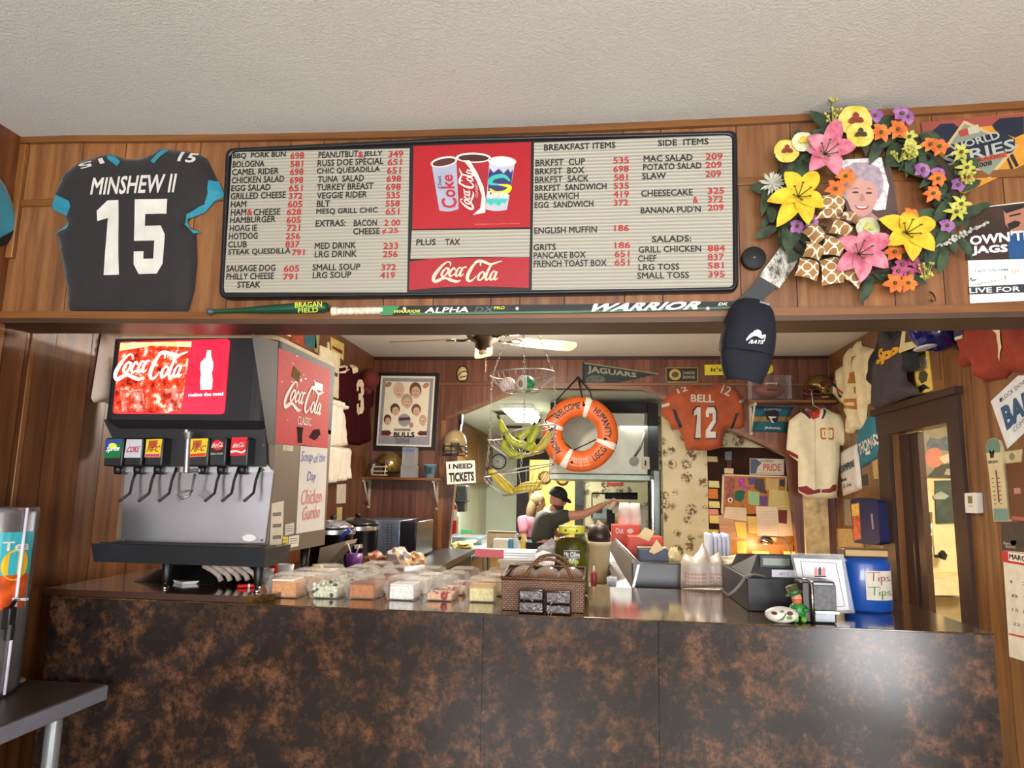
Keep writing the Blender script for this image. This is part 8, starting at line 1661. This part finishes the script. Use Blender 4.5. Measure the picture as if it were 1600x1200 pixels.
c = oZ(836, 640, KZ); t = thing('ceiling_lamp', 'bright bare bulb lamp on the kitchen ceiling', 'lamp', (c.x, c.y, KZ-.18)); MB().cyl((c.x, c.y, KZ-.05), (c.x, c.y, KZ-.001), .06).build('socket', WHITE, t); MB().tube([(c.x+.05*math.cos(a*PI/8), c.y, KZ-.12+.06*math.sin(a*PI/8)) for a in range(-5, 12)], .018, 8).build('bulb', m('fffaf0', .4, emit=6), t)
for i, (y0_, y1_) in enumerate(((5.85, 7.35),)):
    t = thing('ceiling_light', 'fluorescent tube light on the kitchen ceiling', 'ceiling light', (-.9, 6.6, KZ-.1)); MB().box2((-1.1, y0_, KZ-.05), (-.7, y1_, KZ-.001), .004).build('housing', WHITE, t); MB().box2((-1.06, y0_+.03, KZ-.08), (-.74, y1_-.03, KZ-.05), .01).build('diffuser', m('f4fff4', .4, emit=2), t)
# ------------------------------------------------------------------ notice board and notes on the dark door
YN = YA+.02; fn = FY(YN); c12 = crop(5.984, 1090, 690)
def note(label, pts, c_, k=0, lines=0, name='paper_note', cat='note', group=None):
    o = sheet(name, label, cat, fn, c12(*pts), m(c_, .8, 0, .06), .010+.0015*k if pts[0][0] > 215 else .0005, .0115+.0015*k if pts[0][0] > 215 else .0025, group); xs = [p[0] for p in pts]; ys = [p[1] for p in pts]
    for j_ in range(lines):
        y = min(ys)+(max(ys)-min(ys))*(.18+.7*j_/max(1, lines)); on(o, fn, 'handwriting_line', c12((min(xs)+12, y), (max(xs)-16, y-2), (max(xs)-16, y+.5), (min(xs)+12, y+2.5)), m('a8977c', .8), 1)
    return o
bbd = thing('notice_board', 'white framed cork notice board on the dark door', 'notice board', fn.pt(*fn.uv(1180, 815, 0)))
MB().pprism(c12((238,310),(830,325),(832,660),(235,690)), fn, .0005, .008).build('cork', m('a8682c', .8, 0, .2, 40), bbd)
for pts in (((238,305),(832,322),(832,334),(238,318)), ((232,305),(248,305),(240,690),(220,665)), ((822,322),(834,322),(834,660),(822,660))): MB().pprism(c12(*pts), fn, .0005, .012).build('frame', m('c8b898', .5), bbd)
bbd['z'] = .0085
for pts, c_ in ((((255,335),(350,330),(340,570),(270,570)), '8a4a3a'), (((370,345),(440,335),(450,420),(500,430),(470,460),(380,420)), '9a3a78'), (((470,340),(550,335),(545,400),(480,405)), '4a3a6a'), (((550,345),(620,345),(630,440),(655,490),(600,480),(530,440)), '3a302c'), (((765,355),(815,355),(815,420),(765,415)), '2a2a30'), (((580,510),(655,505),(655,598),(585,598)), '5a3a6a')): on(bbd, fn, 'pinned_picture', c12(*pts), m(c_, .6, 0, .5, 50), 1)
deco('round_badge', fn, c12(*blob(305,547,24,24)), .0105, m('d8c8b8', .5), bbd); deco('round_badge_centre', fn, c12(*blob(305,547,13,13)), .0112, m('2a2228', .5), bbd)
note('dark green paper scrap pinned on the notice board', [(350,470),(400,450),(445,465),(430,540),(400,570),(345,540)], '1c5a44', 1); note('pale green sticky note on the notice board', [(472,460),(578,475),(575,600),(475,585)], '8cb47c', 2, 3); note('tan folded card at the top right of the notice board', [(640,340),(762,350),(755,460),(640,445)], 'b89a5c', 1, 2)
note('large yellow letter hanging over the right of the board', [(672,445),(890,470),(892,635),(660,620)], 'bfae68', 3, 5); note('white typed letter at the lower centre of the board', [(545,605),(745,610),(755,885),(560,880)], 'd6c6ae', 5, 9); note('white sheet with a dark red picture at the lower right', [(745,635),(890,630),(912,880),(758,885)], 'd8c49c', 4); note('dark red picture pinned on the white sheet', [(750,640),(838,640),(835,770),(760,760)], '6a2a22', 5)
note('wide cream note at the lower left of the board', [(260,610),(455,620),(460,745),(245,715)], 'd2c09c', 3, 4); note('yellow note partly behind the typed letter', [(465,700),(545,705),(560,860),(480,855)], 'd8bc60', 4, 3); note('yellow note hanging below the left of the board', [(345,750),(450,755),(465,905),(375,900)], 'e0bc58', 4); note('small cream tag below the typed letter', [(675,885),(740,885),(735,930),(680,925)], 'd8be80', 4)
note('small cream strip left of the hanging yellow note', [(215,755),(340,762),(340,808),(218,795)], 'd8bf80', 3)
for i, (y0_, y1_, c_, lb) in enumerate(((135,190,'b8a474','tan sticky note at the top of the column beside the wallpaper'), (365,430,'c8bc80','yellow sticky note second in the column beside the wallpaper'), (440,535,'c07028','orange sticky note in the column beside the wallpaper'), (555,620,'d0c07c','yellow sticky note below the orange one'), (630,685,'d08478','pink sticky note in the column beside the wallpaper'), (688,765,'c8b868','yellow sticky note below the pink one'), (820,890,'c0b450','yellow green sticky note at the foot of the column'))):
    x0_ = 85+(i % 2)*14+i*2; note(lb, [(x0_,y0_),(x0_+98,y0_+4),(x0_+104,y1_),(x0_+4,y1_-3)], c_)
o = note('licence plate reading pride above the notice board', [(487,155),(810,165),(808,312),(487,308)], 'c2b49c', 0, 0, 'license_plate', 'plate'); o['z'] = .0115
on(o, fn, 'printed_ship', c12((492,160),(545,162),(600,200),(560,240),(545,300),(492,300)), m('3a4a58', .5)); ont(o, fn, 'PRIDE', c12((615,275),(775,275),(775,208),(615,208)), m('a83a2c', .5), 2, .03); ont(o, fn, 'FLORIDA', c12((590,190),(710,192),(710,172),(590,170)), m('3a4a3a', .5), 2, .02); ont(o, fn, 'JACKSONVILLE UNIVERSITY', c12((550,300),(795,303),(795,291),(550,288)), m('4a4a4a', .5), 2, 0)
cpp = thing('bulldog_clip', 'clear clip with two strings above the board corner', 'clip', fn.pt(*fn.uv(1138, 742, 0))); MB().pprism(c12((255,95),(320,92),(318,175),(255,170)), fn, .001, .02).build('clip', m('4a4440', .4), cpp); MB().pprism(c12((250,248),(336,252),(334,302),(250,296)), fn, .0125, .016).build('tag', m('c8ae88', .7), cpp)
q = MB(); [q.tube([fn.pt(*fn.uv(*p), .014) for p in c12((x,172),(x,250))], .002, 5) for x in (282, 302)]; q.build('strings', m('b88a58', .7), cpp)
# lamp-lit desk behind the till
dk_ = thing('wooden_desk', 'wooden desk with a hutch below the notice board', 'desk', (1.55, 4.4, 0)); fd_ = FY(4.35); dz_ = fd_.uv(1200, 878)[1]
DW = wood('desk_wood', [(.3, '8a5a24'), (.6, 'b47c3a'), (.8, '9a6a2c')], 'x', tone=False)
MB().box2((1.12, 4.0, dz_-.03), (1.905, 4.72, dz_), .004).build('top', DW, dk_); zh2 = fn.uv(1180, 806)[1]; MB().box2((1.22, 4.7325, dz_), (1.9, 4.7385, zh2)).build('back_panel', DW, dk_)
for x in (1.15, 1.88): MB().box2((x-.02, 4.02, 0), (x+.02, 4.68, dz_-.03)).build('side_panel', DW, dk_)
fl2 = FY(4.45); lm = thing('desk_lamp', 'chrome gooseneck desk lamp shining on the desk', 'desk lamp', fl2.pt(*fl2.uv(1238, 880, 0))); hc = fl2.pt(*fl2.uv(1196, 846, 0)); bs_ = fl2.pt(*fl2.uv(1240, 878, 0)); bs_.z = dz_
MB().lathe([(.0, .055), (.03, .05), (.06, .025), (.075, -.02), (.07, -.02), (.05, .02), (0, .035)], 24, 0, Matrix.Translation(hc)).build('shade', CHROME, lm); MB().ell(hc+Vector((0, 0, -.005)), .025, 12, 8).build('bulb', m('fff0c8', .4, emit=6), lm)
q = MB(); q.tube([Vector(p) for p in catmull([tuple(hc+Vector((.03, 0, .045))), tuple(fl2.pt(*fl2.uv(1212, 839, 0))), tuple(fl2.pt(*fl2.uv(1224, 842, 0))), tuple(fl2.pt(*fl2.uv(1232, 855, 0))), tuple(bs_+Vector((0, 0, .02)))], 6)], .006, 6); q.build('gooseneck', m('8a8a88', .3, .8), lm); MB().lathe([(.06, 0), (.055, .015), (.0, .02)], 20, 0, Matrix.Translation(bs_+Vector((0, 0, .0006)))).build('base', BLACK, lm)
point('desk_lamp_bulb', hc+Vector((0, -.02, -.06)), 7, (1, .62, .28), .03)
for px, c_, lb in (((1152,846,1166,872), 'e0a850', 'folded yellow papers standing on the desk left of the lamp'), ((1226,862,1245,880), 'e8c878', 'cream card standing on the desk right of the lamp'), ((1176,862,1202,880), 'c89048', 'tan envelope standing below the desk lamp'), ((1242,826,1262,852), '8a4420', 'orange brown book cover right of the notice board'), ((1262,826,1280,850), '3a1a14', 'dark red book cover at the right end of the desk')):
    f = FY(4.55); q = MB(); u0, u1 = f.uv(px[0], px[3]), f.uv(px[2], px[1]); zz_ = min(u0[1], dz_+.0) if px[3] > 853 else u0[1]
    q.box2((u0[0], 4.55, max(u0[1], dz_+.001) if px[3] > 853 else u0[1]), (u1[0], 4.575, u1[1])); 
    if px[3] <= 853: q.box2((u0[0]+.01, 4.575, u0[1]), (u1[0]-.01, 4.69, u0[1]+.02))
    tag(q.build('standing_paper', m(c_, .7)), lb, 'paper')
sp2 = MB(); f = FY(4.5); u0, u1 = f.uv(1256, 870), f.uv(1288, 770); sp2.box2((u0[0], YB-.03, .9), (u1[0], YB-.012, u1[1])); o = tag(sp2.build('paper_collage', m('c0a878', .7, 0, .35, 14)), 'weathered cream paper covering the post under the cream jersey', 'paper')
# ------------------------------------------------------------------ wash room seen through the door
XW = 3.55; fz = FY(3.8); c13 = crop(6, 1360, 600)
pw = sheet('sports_poster', 'framed football poster with a pink helmet seen through the doorway', 'poster', fz, c13((497,410),(800,365),(830,880),(525,875)), m('8a8478', .5, 0, .2, 10), .001, .02)
on(pw, fz, 'printed_player', c13((525,560),(560,500),(640,520),(700,490),(800,530),(800,640),(700,620),(530,610)), m('4a5a70', .5, 0, .4, 20)); on(pw, fz, 'printed_helmet', c13(*blob(600,690,85,95)), m('c07a68', .5, 0, .1, 20), 2); on(pw, fz, 'printed_mask', c13((640,690),(760,640),(760,720),(690,750)), m('c8beb0', .5), 3); on(pw, fz, 'printed_dark', c13((600,760),(830,740),(830,880),(525,875),(600,800)), m('3a3a38', .5), 1); on(pw, fz, 'printed_logo', c13((715,795),(830,795),(830,860),(690,850)), m('9a9a94', .5, 0, .3, 50), 4)
pw = sheet('sea_poster', 'dark blue green picture below the football poster in the wash room', 'poster', fz, c13((605,905),(840,900),(850,1300),(620,1310)), m('3a4c4a', .5, 0, .5, 8), .001, .015); on(pw, fz, 'printed_wave', c13((590,1045),(660,1005),(740,1050),(700,1080),(600,1080)), m('98a4a0', .5, 0, .2, 20))
pw = sheet('paper_notice', 'pale square card left of the dark picture in the wash room', 'notice', fz, c13((490,900),(605,905),(605,1015),(492,1010)), m('d8cc9c', .6))
sk = thing('wash_sink', 'white wash basin with a dark tap in the wash room', 'sink', oY(1478, 940, 3.6)); 
c14 = crop(5.717, 1380, 800); f = FY(3.55); MB().pprism(c14((405,600),(760,600),(760,745),(420,745)), f, -.245, .05).build('basin', m('dcd2ac', .3), sk); MB().pprism(c14((410,540),(760,545),(760,600),(405,600)), f, -.248, -.2).build('splashback', m('d2c494', .4), sk); MB().pprism(c14((440,750),(760,770),(760,1100),(470,1100)), f, -.24, -.05).build('cabinet', m('a89878', .5), sk)
fx_ = FY(3.72); q = MB(); q.tube([fx_.pt(*fx_.uv(*p), 0) for p in c14((400,395),(530,395))], .012, 8); q.pprism(c14((515,375),(545,345),(575,385),(560,430),(525,415)), fx_, -.03, .02); q.build('tap', BLACKM, sk)
pp_ = thing('towel_pipes', 'vertical chrome pipes on the wash room wall', 'pipes', oY(1450, 870, 3.72)); q = MB(); [q.tube([fx_.pt(*fx_.uv(*p), 0) for p in c14((375+o_,0),(398+o_,410))], .014, 8) for o_ in (10, 45)]; q.tube([fx_.pt(*fx_.uv(*p), 0) for p in c14((385,150),(440,148))], .008, 6); q.build('pipes', CHROME, pp_)
# ------------------------------------------------------------------ people in the kitchen
def skin(name, pts, edges, mt, parent, root=0, sub=2):
    me = bpy.data.meshes.new(name); inv = wmat(parent).inverted()
    me.from_pydata([inv @ Vector(p[0]) for p in pts], edges, []); o = bpy.data.objects.new(name, me); COL.objects.link(o); o.parent = parent; WM[o.name] = wmat(parent).copy()
    o.modifiers.new('skin', 'SKIN').use_smooth_shade = True
    for i, (v, p) in enumerate(zip(me.skin_vertices[0].data, pts)): v.radius = p[1] if hasattr(p[1], '__len__') else (p[1], p[1]); v.use_root = i == root
    s = o.modifiers.new('smooth', 'SUBSURF'); s.levels = s.render_levels = sub; me.materials.append(mt); return o
def head(parent, c, r, yaw, mt, pitch=0):
    T = Matrix.Translation(c) @ Matrix.Rotation(yaw, 4, 'Z') @ Matrix.Rotation(pitch, 4, 'Y'); q = MB(); q.T = T
    q.ell((0, 0, 0), (r*.82, r*.72, r), 20, 14); q.ell((r*.12, 0, -r*.45), (r*.62, r*.55, r*.55), 16, 10); q.ell((r*.82, 0, -r*.12), (r*.18, r*.11, r*.17), 10, 8)
    for s in (-1, 1): q.ell((-.02*r, s*r*.72, -.05*r), (r*.16, r*.08, r*.22), 10, 6)
    o = q.build('head', mt, parent)
    for s in (-1, 1):
        e = MB(); e.T = T; e.ell((r*.70, s*r*.28, .04*r), (r*.09, r*.11, r*.07), 8, 6); e.build('eye', INK, o)
    e = MB(); e.T = T; e.ell((r*.68, 0, -r*.52), (r*.1, r*.22, r*.05), 8, 6); e.build('mouth', m('8a4a40', .5), o); return T
YM = 5.35; fm_ = FY(YM); pm = lambda x, y, d=0: fm_.pt(*fm_.uv(x, y), -d)
SKN2 = m('b07a64', .5, 0, .06); TEE = m('34362e', .85, 0, .15, 20)
hipc = pm(846, 905, .0); hipc.z = .95; man = thing('person', 'man in dark t-shirt and black cap reaching right in the kitchen', 'person', (hipc.x, hipc.y, 0))
hd0 = pm(872, 779, 0); nk = pm(862, 797); ch_ = pm(854, 815); sh_r = pm(880, 806, -.14); sh_l = pm(845, 808, .2); el = pm(913, 803, -.16); wr_ = pm(945, 787, -.14); el2 = pm(868, 838, .26); wr2 = pm(900, 828, .2)
body = [(hipc, (.12, .085)), (Vector((hipc.x+.01, hipc.y, 1.12)), (.115, .08)), (ch_, (.115, .085)), (nk, .058), (sh_r, .062), (el, .046), (wr_, .031), (sh_l, .062), (el2, .046), (wr2, .031),
        (Vector((hipc.x, hipc.y-.1, .86)), .09), (Vector((hipc.x+.03, hipc.y-.1, .48)), .062), (Vector((hipc.x, hipc.y-.1, .08)), .045), (Vector((hipc.x+.13, hipc.y-.1, .045)), .035), (Vector((hipc.x, hipc.y+.1, .86)), .09), (Vector((hipc.x+.02, hipc.y+.1, .48)), .062), (Vector((hipc.x-.02, hipc.y+.1, .08)), .045), (Vector((hipc.x+.11, hipc.y+.1, .045)), .035), (hd0+Vector((0, 0, -.05)), .06)]
ed = [(0,1),(1,2),(2,3),(2,4),(4,5),(5,6),(2,7),(7,8),(8,9),(0,10),(10,11),(11,12),(12,13),(0,14),(14,15),(15,16),(16,17),(3,18)]
skin('body', body, ed, SKN2, man)
grow = lambda i, k: (body[i][0], tuple(x*k for x in body[i][1]) if hasattr(body[i][1], '__len__') else body[i][1]*k)
sl_r, sl_l = sh_r.lerp(el, .45), sh_l.lerp(el2, .5)
skin('shirt', [(hipc+Vector((0, 0, -.06)), (.205, .185)), grow(1, 1.42), grow(2, 1.48), (nk.lerp(ch_, .3), .078), (sh_r, .078), (sl_r, .072), (sh_l, .078), (sl_l, .072)], [(0,1),(1,2),(2,3),(2,4),(4,5),(2,6),(6,7)], TEE, man)
skin('trousers', [(hipc+Vector((0, 0, -.03)), (.18, .16)), *[grow(i, 1.15) for i in (10, 11, 12, 14, 15, 16)]], [(0,1),(1,2),(2,3),(0,4),(4,5),(5,6)], m('1c1e26', .85), man)
def hand(parent, w, dirv, up, mt, s=1.0):
    d = dirv.normalized(); u = (up-d*up.dot(d)).normalized(); sd = d.cross(u); P = lambda a, b, c: w+d*a*s+sd*b*s+u*c*s
    pts = [(w-d*.02, (.026*s, .018*s)), (P(.045, 0, 0), (.036*s, .016*s)), (P(.085, 0, -.004), (.034*s, .014*s))]; e = [(0,1),(1,2)]
    o = skin('hand', pts, e, mt, parent, 0, 1); q = MB()
    for b, L in ((-.03, .062), (-.010, .075), (.010, .07), (.028, .055)): q.tube([P(.075, b, -.003), P(.075+L*.5, b*1.1, -.012), P(.075+L*.85, b*1.1, -.035), P(.075+L*.8, b*1.05, -.055)], .0085*s, 6, rr=[.0095*s, .0088*s, .008*s, .006*s])
    q.tube([P(.03, -.03, -.004), P(.06, -.052, -.016), P(.085, -.05, -.034)], .009*s, 6, rr=[.012*s, .01*s, .007*s]); q.build('fingers', mt, o)
hand(man, wr_, wr_-el, Vector((0, 0, 1)), SKN2); hand(man, wr2, wr2-el2, Vector((0, -.3, 1)), SKN2)
Th = head(man, hd0, .115, -.5, SKN2, .35)
cpm = MB(); cpm.T = Th; cpm.ell((-.012, 0, .035), (.108, .094, .095), 22, 10, 0, None, -.15, 1); cpm.build('cap', m('121214', .85), man); q = MB(); q.T = Th; q._add([(.06+.10*math.cos(a*PI/10-PI/2)*1.0, .085*math.sin(a*PI/10-PI/2), .028-.02*math.cos(a*PI/10-PI/2)+z) for z in (0, .006) for a in range(11)], [range(11)[::-1], range(11, 22)]+[(i, i+1, 12+i, 11+i) for i in range(10)]); q.build('cap_brim', m('121214', .85), man)
q = MB(); q.T = Th; q.ell((.02, 0, -.075), (.075, .07, .05), 14, 8); q.build('beard', m('4a3024', .8, 0, .3, 60), man)
mug = thing('paper_cup', 'beige paper cup held in the hand of the reaching man', 'cup', wr_+Vector((.08, -.02, -.05))); c_ = wr_+(wr_-el).normalized()*.10+Vector((0, 0, -.035)); MB().cyl(c_+Vector((-.02, 0, -.04)), c_+Vector((.02, 0, .045)), .026, .032, 16).build('cup', m('cdb090', .6), mug)
YF = 6.6; ff = FY(YF); pw_ = lambda x, y, d=0: ff.pt(*ff.uv(x, y), -d); hp_ = pw_(826, 880); hp_.z = .92; wo = thing('person', 'woman in a pink top with blonde hair behind the man', 'person', (hp_.x, hp_.y, 0)); PKT = m('b06a78', .85, 0, .12, 14)
cw, nw, hw = pw_(826, 822), pw_(832, 803), pw_(841, 785); s1, s2 = pw_(818, 812, -.16), pw_(838, 812, .16); e1, e2 = pw_(822, 845, -.2), pw_(846, 845, .2); w1, w2 = pw_(838, 860, -.22), pw_(860, 856, .18)
bw_ = [(hp_, (.12, .085)), (hp_.lerp(cw, .5), (.105, .08)), (cw, (.11, .085)), (nw, .05), (s1, .055), (e1, .04), (w1, .028), (s2, .055), (e2, .04), (w2, .028), (Vector((hp_.x, hp_.y-.09, .84)), .085), (Vector((hp_.x, hp_.y-.09, .46)), .058), (Vector((hp_.x, hp_.y-.09, .08)), .04), (Vector((hp_.x+.12, hp_.y-.09, .04)), .03), (Vector((hp_.x, hp_.y+.09, .84)), .085), (Vector((hp_.x, hp_.y+.09, .46)), .058), (Vector((hp_.x, hp_.y+.09, .08)), .04), (Vector((hp_.x+.12, hp_.y+.09, .04)), .03), (hw+Vector((0, 0, -.05)), .05)]
skin('body', bw_, ed, m('c08a74', .5, 0, .06), wo); body = bw_
skin('blouse', [(hp_+Vector((0, 0, -.06)), (.20, .18)), grow(1, 1.4), grow(2, 1.45), (nw.lerp(cw, .3), .068), (s1, .07), (s1.lerp(e1, .7), .06), (s2, .07), (s2.lerp(e2, .7), .06)], [(0,1),(1,2),(2,3),(2,4),(4,5),(2,6),(6,7)], PKT, wo); skin('trousers', [(hp_+Vector((0, 0, -.03)), (.175, .155)), *[grow(i, 1.14) for i in (10, 11, 12, 14, 15, 16)]], [(0,1),(1,2),(2,3),(0,4),(4,5),(5,6)], m('2a2430', .85), wo)
hand(wo, w1, w1-e1, Vector((0, 0, 1)), m('c08a74', .5, 0, .06), .9); hand(wo, w2, w2-e2, Vector((0, 0, 1)), m('c08a74', .5, 0, .06), .9)
Tw = head(wo, hw, .108, .4, m('c08a74', .5, 0, .06), .2); q = MB(); q.T = Tw; q.ell((-.02, 0, .02), (.098, .088, .104), 20, 12); q.ell((-.07, 0, -.10), (.06, .075, .15), 16, 10); q.build('hair', m('6e5a36', .8, 0, .35, 50), wo)
# ------------------------------------------------------------------ sets of alike things
GROUPS = {'football_jersey': 'football jerseys on the walls', 'cookie_pack': 'cookie packs in the wicker basket', 'souvenir_ball': 'balls in the top basket tier', 'snack_box': 'orange snack boxes',
          'bread_bag': 'bread bags on the left counter', 'soup_kettle': 'black soup kettles', 'paper_note': 'notes on the dark door', 'wall_plate': 'plates on the pantry wall', 'squeeze_bottle': 'squeeze bottles',
          'foam_cup_stack': 'foam cup stacks', 'air_vent': 'kitchen ceiling vents', 'paper_slip': 'paper slips on the boxes', 'rally_towel': 'towels left of the door', 'wall_shelf': 'back wall shelves',
          'football_helmet': 'football helmets', 'standing_paper': 'papers standing on the desk', 'foam_cup': 'cups under the soda machine', 'license_plate': 'number plates', 'grocery_box': 'boxes on the kitchen counter'}
for o in bpy.data.objects:
    b = o.name.split('.')[0]
    if o.parent is None and 'label' in o and 'group' not in o and b in GROUPS: o['group'] = GROUPS[b]
